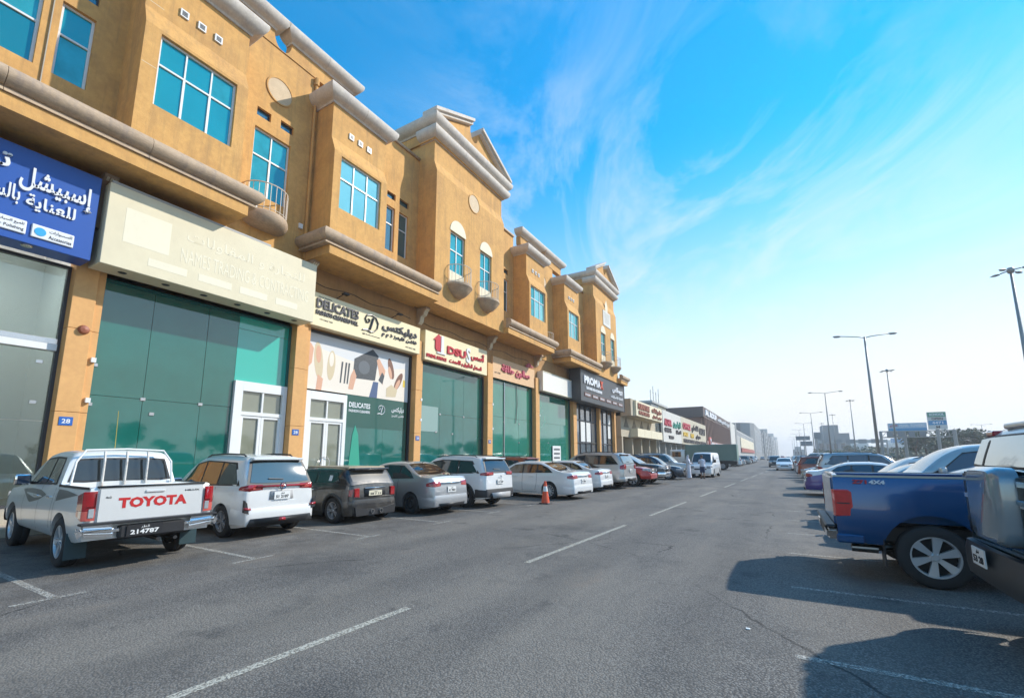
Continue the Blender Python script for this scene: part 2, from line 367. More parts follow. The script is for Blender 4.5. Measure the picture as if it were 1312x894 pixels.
# ------------------------------------------------------------------ the ochre commercial building
BX, XU, XL, XW = -15.45, -14.36, -14.12, -15.4      # shop wall, upper bay face, lower bay face, recessed wall
bld = thing('commercial_building', 'long ochre two storey building with grey cornices, balconies and glass shopfronts', 'building', (-18, 20, 0))
def wall_grid(bm, X, y0, y1, z0, z1, holes, depth=.22):
    ys = sorted({y0, y1, *[h[0] for h in holes], *[h[1] for h in holes]}); zs = sorted({z0, z1, *[h[2] for h in holes], *[h[3] for h in holes]})
    vs = {}
    def V(y, z, x=X):
        k = (round(x, 4), round(y, 4), round(z, 4))
        if k not in vs: vs[k] = bm.verts.new((x, y, z))
        return vs[k]
    for a, b_ in zip(ys, ys[1:]):
        for c, d in zip(zs, zs[1:]):
            if any(h[0] <= a+1e-6 and b_ <= h[1]+1e-6 and h[2] <= c+1e-6 and d <= h[3]+1e-6 for h in holes): continue
            bm.faces.new([V(a, c), V(b_, c), V(b_, d), V(a, d)])
    for h in holes:
        a, b_, c, d = h; xb = X-depth
        for p, q in (((a, c), (b_, c)), ((b_, c), (b_, d)), ((b_, d), (a, d)), ((a, d), (a, c))):
            bm.faces.new([bm.verts.new((X, *p)), bm.verts.new((X, *q)), bm.verts.new((xb, *q)), bm.verts.new((xb, *p))])
PSET = [pane_c, pane_c2, pane_k]
def window(X, y0, y1, z0, z1, cols=2, tz=.58, pm=None, fm=None, parent=None, fw=.06, extra=False):
    """white aluminium frame, its panes set behind; X = outer wall face"""
    pm = pm or pane_c; fm = fm or frame_w; parent = parent or bld
    bm = B(); xf0, xf1 = X-.17, X-.10
    zt = z0+(z1-z0)*tz
    box(bm, xf0, xf1, y0, y0+fw, z0, z1); box(bm, xf0, xf1, y1-fw, y1, z0, z1)
    box(bm, xf0, xf1, y0+fw, y1-fw, z0, z0+fw); box(bm, xf0, xf1, y0+fw, y1-fw, z1-fw, z1)
    if tz < 1: box(bm, xf0, xf1+.004, y0+fw, y1-fw, zt-fw*.45, zt+fw*.45)
    cw = (y1-y0)/cols
    for i in range(1, cols):
        yy = y0+cw*i; box(bm, xf0, xf1+.002, yy-fw*.5, yy+fw*.5, z0+fw, zt-fw*.45); 
        if tz < 1: box(bm, xf0, xf1+.002, yy-fw*.35, yy+fw*.35, zt+fw*.45, z1-fw)
    w = part('window', bm, fm, parent)
    for i in range(cols):
        for za, zb in (((z0, zt), (zt, z1)) if tz < 1 else ((z0, z1),)):
            bm = B(); e = random.uniform(-.006, .006); f = random.uniform(-.006, .006)
            ya, yb = y0+cw*i+.02, y0+cw*(i+1)-.02
            quad(bm, (X-.135+e, ya, za+.02), (X-.135-e, yb, za+.02), (X-.135-e+f, yb, zb-.02), (X-.135+e+f, ya, zb-.02))
            part('pane', bm, pm if pm is not pane_c else random.choice(PSET), w)
    return w
def piece(p0, p1, m0, m1, prof):
    p0 = Vector((*p0, 0)); p1 = Vector((*p1, 0)); d = (p1-p0).normalized(); n = Vector((d.y, -d.x, 0))
    bm = B(); r0 = []; r1 = []
    for o_, z in prof:
        r0.append(bm.verts.new(p0 + n*o_ - d*(o_*m0) + Vector((0, 0, z)))); r1.append(bm.verts.new(p1 + n*o_ + d*(o_*m1) + Vector((0, 0, z))))
    k = len(prof); bm.faces.new(r0); bm.faces.new(r1[::-1])
    for i in range(k): bm.faces.new([r0[i], r1[i], r1[(i+1) % k], r0[(i+1) % k]])
    return bm
def mould(name, path, prof, m, ends=(0, 0), step=1.75, parent=None):
    """moulding along a path (outside on the right hand), cut in blocks with open joints"""
    parent = parent or bld
    for i in range(len(path)-1):
        p, q = Vector(path[i]), Vector(path[i+1]); ln = (q-p).length; k = max(1, round(ln/step))
        for j in range(k):
            a = p+(q-p)*(j/k); b_ = p+(q-p)*((j+1)/k); d = (q-p)/ln
            m0 = (ends[0] if i == 0 else 1) if j == 0 else 0; m1 = (ends[1] if i == len(path)-2 else 1) if j == k-1 else 0
            if j > 0: a = a+d*.005
            if j < k-1: b_ = b_-d*.005
            part(name, piece(a, b_, m0, m1, prof), m, parent, sharp=50)
def shift(prof, dz, do=0, s=1.0): return [(o_*s+do, z*s+dz) for o_, z in prof]
CORN = [(0, 0), (.05, 0), (.06, .06), (.09, .09)] + [(.09+.33*math.sin(a), .10+.38*(1-math.cos(a))) for a in (PI*.08, PI*.18, PI*.28, PI*.38, PI*.5)] + [(.40, .54), (.35, .58), (0, .60)]
LEDG = [(0, 0), (.22, 0), (.22, .05), (.18, .09), (.17, .13)] + [(.13+.26*math.sin(a), .36-.24*math.cos(a)) for a in (PI*.08, PI*.2, PI*.4, PI*.55, PI*.75, PI)] + [(0, .62)]
COPE = [(0, 0), (.09, 0), (.10, .12), (0, .15)]

def recess(y0, y1, holes, ztop=17.1, m=None, coping=True, z0=9.05):
    bm = B(); wall_grid(bm, XW, y0, y1, z0, ztop, holes); box(bm, XW-.6, XW-.3, y0, y1, z0, ztop-.002)
    part('recessed_wall', bm, m or stucco, bld)
    if coping: mould('coping', [(XW, y0+.02), (XW, y1-.02)], shift(COPE, ztop), ledgem, step=3)
def bay(y0, y1, wy0, wy1, cols=3):
    PSET[:] = [pane_c, pane_c2] if y0 < 8 else [pane_p, pane_p, pane_c2]
    bm = B(); wz0, wz1 = 11.22, 13.42; zs, zt = 13.52, 14.16
    wall_grid(bm, XL, y0, y1, 9.5, zs, [(wy0, wy1, wz0, wz1)], .22)
    quad(bm, (XL, y0, zs), (XL, y1, zs), (XU, y1, zt), (XU, y0, zt))
    quad(bm, (XU, y0, zt), (XU, y1, zt), (XU, y1, 15.66), (XU, y0, 15.66))
    for y in (y0, y1):
        bm.faces.new([bm.verts.new(p) for p in ((XW-.05, y, 9.5), (XL, y, 9.5), (XL, y, zs), (XU, y, zt), (XU, y, 15.66), (XW-.05, y, 15.66))])
    quad(bm, (XW-.05, y0, 15.66), (XU, y0, 15.66), (XU, y1, 15.66), (XW-.05, y1, 15.66))
    bmesh.ops.remove_doubles(bm, verts=bm.verts, dist=1e-4)
    part('bay_wall', bm, stucco, bld)
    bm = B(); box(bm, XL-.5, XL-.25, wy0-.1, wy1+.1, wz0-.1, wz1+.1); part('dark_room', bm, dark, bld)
    window(XL, wy0, wy1, wz0, wz1, cols, .60); PSET[:] = [pane_c, pane_c2, pane_k]
    mould('cornice_block', [(XW, y0), (XU, y0), (XU, y1), (XW, y1)], shift(CORN, 15.64), cornm)
    c = (wy0+wy1)/2-.05 if cols == 3 else (wy0+wy1)/2
    for k in (-1, 0, 1):
        y = y0+(y1-y0)*(.5+.17*k); bm = B(); z = 14.68
        box(bm, XU, XU+.05, y-.11, y+.11, z-.12, z+.12); vn = part('wall_vent', bm, white, bld)
        bm = B()
        for q in range(4): box(bm, XU+.051, XU+.058, y-.07, y+.07, z-.075+q*.04, z-.055+q*.04)
        part('louvre', bm, frame_d, vn)
def ledge(y0, y1, ends=(True, True)):
    """projecting fascia band with the big rounded moulding on it"""
    xf = -14.0
    bm = B(); box(bm, XW-.3, xf+.17, y0, y1, 9.1, 9.44); part('fascia_band', bm, stucco, bld)
    path = [(xf, y0), (xf, y1)]
    if ends[0]: path = [(XW, y0)]+path
    if ends[1]: path = path+[(XW, y1)]
    mould('ledge_block', path, shift(LEDG, 9.45), ledgem, step=2.6)
def corbel(y, z=9.1, w=.3):
    bm = B(); pr = [(BX, z), (BX+.62, z), (BX+.62, z-.1), (BX+.5, z-.2), (BX+.42, z-.38), (BX+.25, z-.45), (BX+.2, z-.7), (BX+.08, z-.82), (BX, z-.85)]
    prism(bm, pr, 'y', y-w/2, y+w/2); cb = part('corbel', bm, ledgem, bld)
    for k in range(3):
        bm = B(); prism(bm, [(a+.02, c) for a, c in pr[2:8]]+[(BX+.05, z-.7), (BX+.3, z-.25)], 'y', y-w*.33+k*w*.28, y-w*.33+k*w*.28+.05); part('flute', bm, creamm, cb)
def medallion(X, y, z, r):
    bm = B(); prism(bm, circ(y, z, r, 36), 'x', X-.01, X+.012); part('medallion', bm, mat('tan_cast_stone', (.62, .46, .28), .7, var=.25, vscale=3), bld)
    bm = B(); v0 = circ(y, z, r, 36); v1 = circ(y, z, r+.05, 36)
    for i in range(36):
        j = (i+1) % 36; quad(bm, (X+.03, *v0[i]), (X+.03, *v0[j]), (X+.03, *v1[j]), (X+.03, *v1[i])); quad(bm, (X, *v0[i]), (X, *v0[j]), (X+.03, *v0[j]), (X+.03, *v0[i])); quad(bm, (X, *v1[i]), (X, *v1[j]), (X+.03, *v1[j]), (X+.03, *v1[i]))
    part('medallion_rim', bm, stucco, bld)
def balcony(X, yc, z, r=.72, rail=.95, squash=.95, flat=False):
    bm = B(); pr = [(0.001, -.62), (r*.35, -.60), (r*.62, -.48), (r*.86, -.30), (r*.98, -.16), (r*1.05, -.10), (r*1.05, 0), (0.001, .0)]
    if flat: pr = [(0.001, -.50), (r*.62, -.49), (r*.84, -.43), (r*1.0, -.33), (r*1.07, -.20), (r*1.04, -.07), (r*.98, 0), (0.001, 0)]
    lathe(bm, [(a, h) for a, h in pr], 'z', 20, (0, 0, 0), -PI/2, PI/2)
    bmesh.ops.scale(bm, vec=(squash, 1, 1), verts=bm.verts); bmesh.ops.translate(bm, vec=(X, yc, z), verts=bm.verts)
    bc = part('balcony', bm, ledgem, bld, sharp=40)
    P = lambda a, zz, q=r*.97: (X+q*math.cos(a)*squash, yc+q*math.sin(a), zz)
    bm = B(); aa = [-PI/2+PI*i/20 for i in range(21)]
    tube(bm, [P(a, z+rail) for a in aa], .022, 6); part('handrail', bm, mat('cream_iron', (.62, .54, .44), .5), bc)
    bm = B(); tube(bm, [P(a, z+.07) for a in aa], .014, 6); part('lower_rail', bm, MATS['cream_iron'], bc)
    for i in range(13):
        a = -PI/2+PI*(i+.3)/12.6; bm = B(); tube(bm, [P(a, z+.0), P(a, z+rail)], .011, 5); part('baluster', bm, MATS['cream_iron'], bc)
def raised(y0, y1, cut0=None, cut1=None, notch=None):
    zt = 17.66; pl = [(y0, 17.0), (y1, 17.0)]
    if cut1 is not None: pl += [(cut1[0]+.0, 17.12)]
    pl = []
    if notch is None: pl = [(y0, 17.05), (y1, 17.05), (y1, zt), (y0, zt)]
    else:
        c, r = notch
        pl = [(y0, 17.05), (y1, 17.05), (y1, zt), (c+r, zt)] + [(c+r*math.cos(a), zt-.62*math.sin(a)) for a in [PI*i/12 for i in range(1, 12)]] + [(c-r, zt), (y0, zt)]
    bm = B(); prism(bm, pl, 'x', XW-.35, XW+.03); part('parapet_wall', bm, stucco, bld)
    segs = [(y0, y1)] if notch is None else [(y0, notch[0]-notch[1]), (notch[0]+notch[1], y1)]
    for a, c in segs: mould('parapet_cornice', [(XW-.3, a), (XW+.03, a), (XW+.03, c), (XW-.3, c)], shift(CORN, zt-.01, 0, .93), cornm)
def slit(y0, y1, pm=None):
    window(XW, y0, y1, 11.35, 13.6, 1, .62, pm or pane_d, fw=.05); window(XW, y0, y1, 14.0, 14.33, 1, 1, pm or pane_d, frame_d, fw=.04)
SL = lambda y0, y1: [(y0, y1, 11.35, 13.6), (y0, y1, 14.0, 14.33)]
def tower(y0, y1, w1, w2, apex=True, plaque=False):
    zs, zt, ztop = 16.2, 16.8, 17.97; sh = []
    for a, c in (w1, w2): sh.append((a, c, 10.55, 13.45))
    bm = B(); X = XL-.04
    wall_grid(bm, X, y0, y1, 9.12, zs, sh, .22)
    quad(bm, (X, y0, zs), (X, y1, zs), (XU, y1, zt), (XU, y0, zt)); quad(bm, (XU, y0, zt), (XU, y1, zt), (XU, y1, ztop), (XU, y0, ztop))
    for y in (y0, y1):
        bm.faces.new([bm.verts.new(p) for p in ((-17.5, y, 9.12), (X, y, 9.12), (X, y, zs), (XU, y, zt), (XU, y, ztop), (-17.5, y, ztop))])
    quad(bm, (XW, y0, 9.12), (X, y0, 9.12), (X, y1, 9.12), (XW, y1, 9.12))
    bmesh.ops.remove_doubles(bm, verts=bm.verts, dist=1e-4)
    part('tower_wall', bm, stucco, bld)
    bm = B(); box(bm, -17.5, XU-.01, y0+.01, y1-.01, ztop-.4, ztop); part('tower_roof', bm, stucco, bld)
    for a, c in (w1, w2):
        window(X, a, c, 11.25, 13.45, 2, .55, pane_c)
        bm = B(); box(bm, X-.24, X-.03, a, c, 10.55, 11.25); part('window_apron', bm, creamm, bld)
        bm = B(); prism(bm, [((a+c)/2+(c-a)*.54*math.cos(t), 13.46+(c-a)*.56*math.sin(t)) for t in [PI*i/16 for i in range(17)]], 'x', X, X+.03); part('window_lunette', bm, creamm, bld)
        balcony(X, (a+c)/2, 10.5, .80)
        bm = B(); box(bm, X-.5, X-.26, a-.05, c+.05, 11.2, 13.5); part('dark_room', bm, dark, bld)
    med = (y0+y1)/2
    if not plaque: medallion(X+.005, med, 15.95, .5)
    else:
        bm = B(); bevbox(bm, X, X+.05, med-1.1, med+1.1, 14.35, 15.9, .02); pq = part('stone_plaque', bm, mat('white_stone', (.66, .64, .58), .6, var=.2, vscale=4), bld)
        bm = B(); prism(bm, [(med-.35, 15.92), (med+.35, 15.92), (med+.38, 16.6), (med, 17.1), (med-.38, 16.6)], 'x', X, X+.02); part('niche', bm, creamm, bld)
        for k in range(5):
            bm = B(); box(bm, X+.05, X+.058, med-.85+k*.06, med+.85-k*.06, 15.6-k*.22, 15.68-k*.22); part('inscription', bm, mat('grey_inscription', (.4, .38, .34), .7), pq)
    # entablature: two mouldings, the upper runs further back
    mould('cornice_block', [(-15.3, y0), (XU, y0), (XU, y1), (-15.3, y1)], shift(CORN, ztop-.03, 0, 1.05), cornm, step=2.2)
    zc = ztop+.62
    bm = B(); box(bm, -17.4, XU+.12, y0-.12, y1+.12, ztop, zc+.2); part('frieze', bm, stucco, bld)
    mould('cornice_block', [(-17.4, y0-.12), (XU+.12, y0-.12), (XU+.12, y1+.12), (-17.4, y1+.12)], shift(CORN, zc-.05, 0, 1.05), cornm, step=2.2)
    # broken pediment with a round notch at its top
    zb = zc+.52; ap = zb+1.75; xa, xb = XU-.35, XU+.15; H = (y1-y0)/2+.2
    def zr(y): return zb+(ap-zb)*(1-abs(y-med)/H)
    gp = .42; nr = .42; nz = zr(med-gp)-.05
    out = [(med-H, zb), (med+H, zb), (med+gp, zr(med+gp))] + [(med+nr*math.cos(t), nz-.75*math.sin(t)) for t in [PI*i/10 for i in range(1, 10)]] + [(med-gp, zr(med-gp))]
    bm = B(); prism(bm, out, 'x', xa, xb); part('pediment', bm, stucco, bld)
    for s in (-1, 1):
        ya, yb = med+s*(H+.3), med+s*gp; za, z2 = zb-.05, zr(yb)
        for (o0, o1, t0, t1) in ((0, .22, 0, .16), (0, .36, .16, .34)):
            bm = B()
            prism(bm, [(ya, za+t0), (yb, z2+t0), (yb, z2+t1), (ya, za+t1)], 'x', xa-.1, xb+o1); part('raking_cornice', bm, cornm, bld)

# bays, towers and recessed walls, south to north
W0 = (.55, 2.53); W1 = (2.86, 3.54)
recess(-6, 4.2, [(W0[0], W0[1], 11.4, 13.5), (W0[0], W0[1], 14.0, 14.33)]+[(W1[0], W1[1], 11.4, 13.55), (W1[0], W1[1], 14.0, 14.33)])
window(XW, *W0, 11.4, 13.5, 2, .58); window(XW, *W1, 11.4, 13.55, 1, .58); window(XW, *W0, 14.0, 14.33, 1, 1, pane_d, frame_d, fw=.04); window(XW, *W1, 14.0, 14.33, 1, 1, pane_d, frame_d, fw=.04)
bay(4.2, 7.0, 4.58, 6.66)
recess(7.0, 10.36, [(7.98, 9.36, 10.9, 13.44), (8.0, 8.52, 13.88, 14.22), (8.9, 9.42, 13.93, 14.27)], coping=False)
window(XW, 7.98, 9.36, 10.9, 13.44, 2, .60); window(XW, 8.0, 8.52, 13.88, 14.22, 1, 1, pane_d, frame_d, fw=.035); window(XW, 8.9, 9.42, 13.93, 14.27, 1, 1, pane_d, frame_d, fw=.035)
medallion(XW+.005, 8.76, 15.35, .48)
balcony(XW, 8.55, 10.12, .78, .98, .95, True)
raised(5.5, 11.95, notch=(8.71, .36))
bay(10.36, 13.12, 10.70, 12.78)
recess(13.12, 16.45, SL(14.33, 14.88)+SL(15.15, 15.79))
slit(14.33, 14.88); slit(15.15, 15.79)
tower(16.45, 23.0, (17.65, 18.93), (20.4, 21.6))
recess(23.0, 26.3, SL(23.55, 24.2)+SL(24.9, 25.6)); slit(23.55, 24.2); slit(24.9, 25.6)
bay(26.3, 29.05, 26.5, 28.75)
recess(29.05, 32.75, [(30.4, 31.75, 10.9, 13.44), (30.4, 30.95, 13.93, 14.27), (31.3, 31.85, 13.93, 14.27)], coping=False)
window(XW, 30.4, 31.75, 10.9, 13.44, 2, .6); medallion(XW+.005, 31.0, 15.35, .48)
balcony(XW, 31.1, 10.12, .78, .98, .95, True)
raised(27.3, 34.35, notch=(30.85, .38))
bay(32.75, 35.45, 33.05, 35.1)
recess(35.45, 39.5, SL(36.9, 37.5)+SL(38.3, 38.9)); slit(36.9, 37.5); slit(38.3, 38.9)
tower(39.5, 45.6, (40.75, 42.05), (43.6, 44.8), plaque=True)
recess(45.6, 47.9, SL(46.2, 46.8)); slit(46.2, 46.8)
ledge(-6, 7.2, (False, True)); ledge(10.2, 16.43, (True, False)); ledge(23.02, 29.55, (False, True)); ledge(32.6, 39.48, (True, False)); ledge(45.62, 47.9, (False, True))
# downpipe in the corner, body of the building behind
bm = B(); tube(bm, [(XW+.07, 10.2, 9.2), (XW+.07, 10.2, 16.9)], .055, 8); tube(bm, [(XW+.08, 10.2, 16.7), (XW+.08, 10.2, 17.0)], .10, 8); part('downpipe', bm, stucco, bld)
bm = B(); tube(bm, [(XW+.06, 36.35, 9.2), (XW+.06, 36.35, 16.9)], .055, 8); part('downpipe', bm, stucco, bld)
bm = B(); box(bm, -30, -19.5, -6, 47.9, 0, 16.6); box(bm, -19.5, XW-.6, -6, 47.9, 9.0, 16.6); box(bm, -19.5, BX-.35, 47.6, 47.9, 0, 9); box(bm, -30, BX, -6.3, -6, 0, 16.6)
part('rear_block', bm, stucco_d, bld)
bm = B(); box(bm, -19.5, BX-.3, -6, 47.6, 8.6, 8.95); part('shop_ceiling', bm, mat('shop_ceiling_white', (.5, .5, .5), .8), bld)
bm = B(); box(bm, -19.5, BX-.5, -6, 47.6, .3, .5); part('shop_floor', bm, mat('shop_floor_grey', (.3, .3, .3), .4), bld)

# wall over the shops, pilasters
PIL = [(-3.0, -2.35), (3.86, 4.5), (10.08, 10.72), (16.56, 17.12), (22.93, 23.62), (29.25, 30.0), (36.2, 37.1), (42.6, 43.2), (47.3, 47.9)]
for i, (a, c) in enumerate(PIL):
    for (z0, z1) in ((.5, 2.78), (2.788, 4.9), (4.908, 7.4)):
        bm = B(); bevbox(bm, BX-.25, BX+.22, a, c-.17, z0, z1, .008); part('pilaster_panel', bm, pilm, bld)
        bm = B(); bevbox(bm, BX-.25, BX+.14, c-.166, c, z0, z1, .008); part('pilaster_panel', bm, pilm, bld)
    corbel((a+c)/2)
for (a, c) in zip(PIL, PIL[1:]):
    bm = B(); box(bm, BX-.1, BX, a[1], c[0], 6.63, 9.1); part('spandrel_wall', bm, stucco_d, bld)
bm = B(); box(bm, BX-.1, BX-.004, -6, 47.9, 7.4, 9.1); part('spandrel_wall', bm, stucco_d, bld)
for i in (1, 2, 3, 4):
    a = PIL[i][0]; bm = B(); bevbox(bm, BX+.221, BX+.235, a+.1, a+.36, 2.45, 2.66, .003); np = part('number_plate', bm, mat('blue_enamel', (.02, .12, .42), .3), bld)
    ftext('house_number', '28', plate_w, BX+.236, a+.15, a+.31, 2.5, 2.61, .004, np, .02)
for a, z, m_ in ((4.05, 4.9, 'terracotta'),):
    bm = B(); lathe(bm, [(0.001, .09), (.09, .07), (.12, 0), (.12, -.02)], 'x', 16, (BX+.24, a+.12, z)); part('alarm_bell', bm, mat('terracotta', (.32, .10, .05), .5), bld)
def lights(y, zs):
    for z in zs:
        bm = B(); box(bm, BX+.14, BX+.24, y, y+.1, z, z+.12); part('wall_light', bm, white, bld)
lights(16.95, (4.4, 3.4)); lights(23.45, (4.8, 3.3)); lights(4.4, (4.1, 3.05)); lights(29.8, (4.6,))

for y, z in ((13.3, 10.25), (36.0, 10.25), (2.7, 10.75)):
    bm = B(); tube(bm, [(XW+.03, y, z), (XW+.03, y, z+5.2)], .018, 5); part('conduit', bm, mat('grey_conduit', (.35, .30, .22), .6), bld)
for y in (8.1, 9.9, 14.0, 24.3, 31.9):
    bm = B(); bevbox(bm, XW, XW+.09, y, y+.16, 10.35, 10.55, .01); part('junction_box', bm, white, bld)
bm = B(); pts = [(BX+.02, 10.75+i*.5, 8.5-.07*math.sin(i*1.3)) for i in range(12)]; tube(bm, pts, .012, 4); part('slack_cable', bm, black, bld)
bm = B(); pts = [(BX+.02, 17.2+i*.5, 8.45-.06*math.sin(i*1.1)) for i in range(24)]; tube(bm, pts, .012, 4); part('slack_cable', bm, black, bld)
for z in (12.28, 14.16):
    for (a, c) in ((4.22, 4.56), ): bm = B(); box(bm, XL+.001, XL+.003, a, c, z, z+.012); part('render_joint', bm, creamm, bld)
# ------------------------------------------------------------------ shopfront glazing
teal = mat('teal_backed_glass', (0.012, 0.14, 0.112), .04, spec=.7, coat=1, var=.6, vscale=.35, bump=.06, bscale=.9)
teal_l = mat('bright_green_backed_glass', (0.018, 0.20, 0.14), .05, spec=.9, coat=1, var=.35, vscale=.6)
teal_b = mat('turquoise_lit_glass', (0.02, 0.42, 0.33), .06, spec=.8, coat=1)  # the lit interior behind is painted in as a brighter turquoise
green_vinyl = mat('dark_green_vinyl', (0.012, 0.085, 0.065), .12, spec=.6, coat=.6)
grey_gl = mat('smoke_door_glass', (0.22, 0.23, 0.17), .06, spec=.9, coat=1, var=.2, vscale=1)
def clear_glass():
    m = bpy.data.materials.new('clear_shop_glass'); m.use_nodes = True; t = m.node_tree; t.nodes.clear()
    o_ = t.nodes.new('ShaderNodeOutputMaterial'); a = t.nodes.new('ShaderNodeBsdfTransparent'); a.inputs[0].default_value = (.68, .75, .73, 1)
    g_ = t.nodes.new('ShaderNodeBsdfGlossy'); g_.inputs['Roughness'].default_value = .02; g_.inputs[0].default_value = (.9, .95, .95, 1)
    f = t.nodes.new('ShaderNodeFresnel'); f.inputs[0].default_value = 1.75; mx_ = t.nodes.new('ShaderNodeMixShader')
    t.links.new(f.outputs[0], mx_.inputs[0]); t.links.new(a.outputs[0], mx_.inputs[1]); t.links.new(g_.outputs[0], mx_.inputs[2]); t.links.new(mx_.outputs[0], o_.inputs[0])
    return m
clear = clear_glass()
GX = -15.62
def panes(y0, y1, z0, z1, cuts, m, zc=(), parent=None):
    ys = [y0]+list(cuts)+[y1]; zs = [z0]+list(zc)+[z1]
    for a, c in zip(ys, ys[1:]):
        for d, e in zip(zs, zs[1:]):
            bm = B(); t = random.uniform(-.004, .004)
            v = box(bm, GX-.012, GX, a+.006, c-.006, d+.006, e-.006)
            for q in v:
                if q.co.z > (d+e)/2: q.co.x += t
                if q.co.y > (a+c)/2: q.co.x += t*.7
            part('glass_pane', bm, m, parent or bld)
def clamp(y, z):
    bm = B(); bevbox(bm, GX-.02, GX+.03, y-.06, y+.06, z-.045, z+.045, .006); part('glass_clamp', bm, steel, bld)
def surround(y0, y1, z0, z1, m, w=.07, parent=None):
    bm = B(); box(bm, GX-.05, GX+.08, y0, y0+w, z0, z1); box(bm, GX-.05, GX+.08, y1-w, y1, z0, z1); box(bm, GX-.05, GX+.08, y0+w, y1-w, z1-w, z1); box(bm, GX-.05, GX+.08, y0+w, y1-w, z0, z0+w)
    part('shop_frame', bm, m, parent or bld)
def shop_door(y0, y1, z0=.5, z1=4.2, zt=3.12, m=None, gm=None, fw=.16):
    m = m or white; gm = gm or grey_gl; x0, x1 = GX-.02, GX+.12
    bm = B(); box(bm, x0, x1, y0, y0+fw*1.7, z0, z1); box(bm, x0, x1, y1-fw, y1, z0, z1); box(bm, x0, x1+.003, y0+fw*1.7, y1-fw, z1-fw*2, z1); box(bm, x0, x1, y0+fw*1.7, y1-fw, zt-.06, zt+.06)
    d = part('entrance_door', bm, m, bld); a, c = y0+fw*1.7, y1-fw; mid = (a+c)/2
    bm = B(); box(bm, x0, x1-.02, mid-.03, mid+.03, zt+.06, z1-fw*2); part('transom_bar', bm, m, d)
    for (p, q) in ((a, mid-.005), (mid+.005, c)):
        bm = B(); f = .09
        box(bm, x0, x1-.03, p, p+f, z0, zt-.06); box(bm, x0, x1-.03, q-f, q, z0, zt-.06); box(bm, x0, x1-.03, p+f, q-f, z0, z0+.2); box(bm, x0, x1-.03, p+f, q-f, zt-.06-f, zt-.06); part('door_leaf', bm, m, d)
        bm = B(); box(bm, GX+.02, GX+.03, p+.02, q-.02, z0+.1, zt-.1); box(bm, GX+.02, GX+.03, p+.02, q-.02, zt+.03, z1-.2); part('door_glass', bm, gm, d)
    for s in (-1, 1):
        bm = B(); tube(bm, [(x1+.03, mid+s*(.02+.2*math.sin(PI*i/12)), 1.45+.22*-math.cos(PI*i/12)) for i in range(13)], .014, 6); part('door_handle', bm, steel, d)
    return d
# shop 0: clear glass, lit room behind
panes(-2.35, 3.86, 4.62, 6.5, (.6,), clear); panes(-2.35, 3.86, .5, 4.3, (.3, 2.2), clear, (2.55,))
surround(-2.35, 3.86, .5, 6.55, frame_d)
bm = B(); box(bm, GX-.1, GX+.14, -2.28, 3.79, 4.3, 4.46); part('transom_rail', bm, white, bld)
bm = B(); box(bm, GX-.08, GX+.1, -2.28, 3.79, 4.47, 4.6); part('transom_rail', bm, steel, bld)
for y, z in ((3.55, 3.0), (2.2, 3.0), (2.2, 2.6), (3.55, 4.0)): clamp(y, z)
room = mat('shop_room_grey', (.72, .74, .74), .8)
bm = B(); quad(bm, (-19.4, -3, .5), (-19.4, 4.2, .5), (-19.4, 4.2, 8.6), (-19.4, -3, 8.6)); quad(bm, (-19.4, 4.2, .5), (-15.75, 4.2, .5), (-15.75, 4.2, 8.6), (-19.4, 4.2, 8.6)); part('shop_room', bm, room, bld)
bm = B(); box(bm, -19.3, -19.1, -2, 1.5, .5, 3.4); part('display_shelf', bm, mat('shelf_white', (.6, .62, .65), .5), bld)
bm = B(); box(bm, -18.6, -16.2, -1.4, 2.7, 7.1, 7.25); part('ceiling_raft', bm, mat('raft_blue', (.12, .20, .34), .6), bld)
for m_ in (teal, teal_l, teal_b, grey_gl): m_.node_tree.nodes['Principled BSDF'].inputs['Coat IOR'].default_value = 1.55
lampm = mat('downlight_glow', (1, 1, 1), .5, emit=(1, .97, .9), estr=60)
for y in (-.8, 1.6, 2.5, 3.2):
    for x in (-16.6, -17.9):
        bm = B(); lathe(bm, [(0.001, 0), (.13, 0), (.15, .03)], 'z', 14, (x, y, 7.06 if y < 2.7 else 8.55)); part('downlight', bm, lampm, bld)
# shop 1
panes(4.5, 8.2, .5, 6.5, (5.75, 7.25), teal, (3.3,)); panes(8.2, 10.08, 4.2, 6.5, (), teal_b, (6.0,)); surround(4.5, 10.08, .5, 6.5, mat('teal_frame', (.02, .11, .10), .3))
shop_door(8.2, 10.05)
for z in (4.1, 3.05): clamp(4.6, z)
clamp(6.0, 2.9); clamp(7.25, 3.3); clamp(5.75, 3.3)
# shop 2: doors, picture banner and printed green glass
shop_door(10.78, 12.75); panes(12.75, 16.4, .5, 4.28, (14.9,), teal, ())
surround(10.72, 16.56, .5, 6.6, frame_d, .08)
# shop 3, 4, 5
panes(17.12, 22.93, .5, 6.5, (18.9, 21.0), teal, (3.9,)); surround(17.12, 22.93, .5, 6.5, frame_d, .09)
panes(23.62, 29.25, .5, 6.6, (25.4, 27.4), teal_l, (4.2,)); surround(23.62, 29.25, .5, 6.6, mat('teal_frame', (0, 0, 0)), .07)
panes(30.0, 36.2, .5, 6.5, (32.0, 34.3), teal_l, (4.2,)); surround(30.0, 36.2, .5, 6.5, frame_d, .09)
for y, z in ((18.9, 3.9), (18.6, 2.95), (21.0, 3.9), (20.0, 2.9), (25.4, 3.9), (27.4, 3.9), (27.4, 2.6), (32.0, 2.7), (34.3, 2.0)): clamp(y, z)
bm = B(); tube(bm, [(GX+.05, 25.4, .5), (GX+.05, 25.4, 6.5)], .04, 6); part('glass_fin', bm, steel, bld)
bm = B(); tube(bm, [(GX+.04, 26.6, 7.1), (GX+.06, 27.0, 6.6), (GX+.05, 27.1, 5.2), (GX+.05, 26.9, 3.9)], .02, 6); part('loose_cable', bm, black, bld)
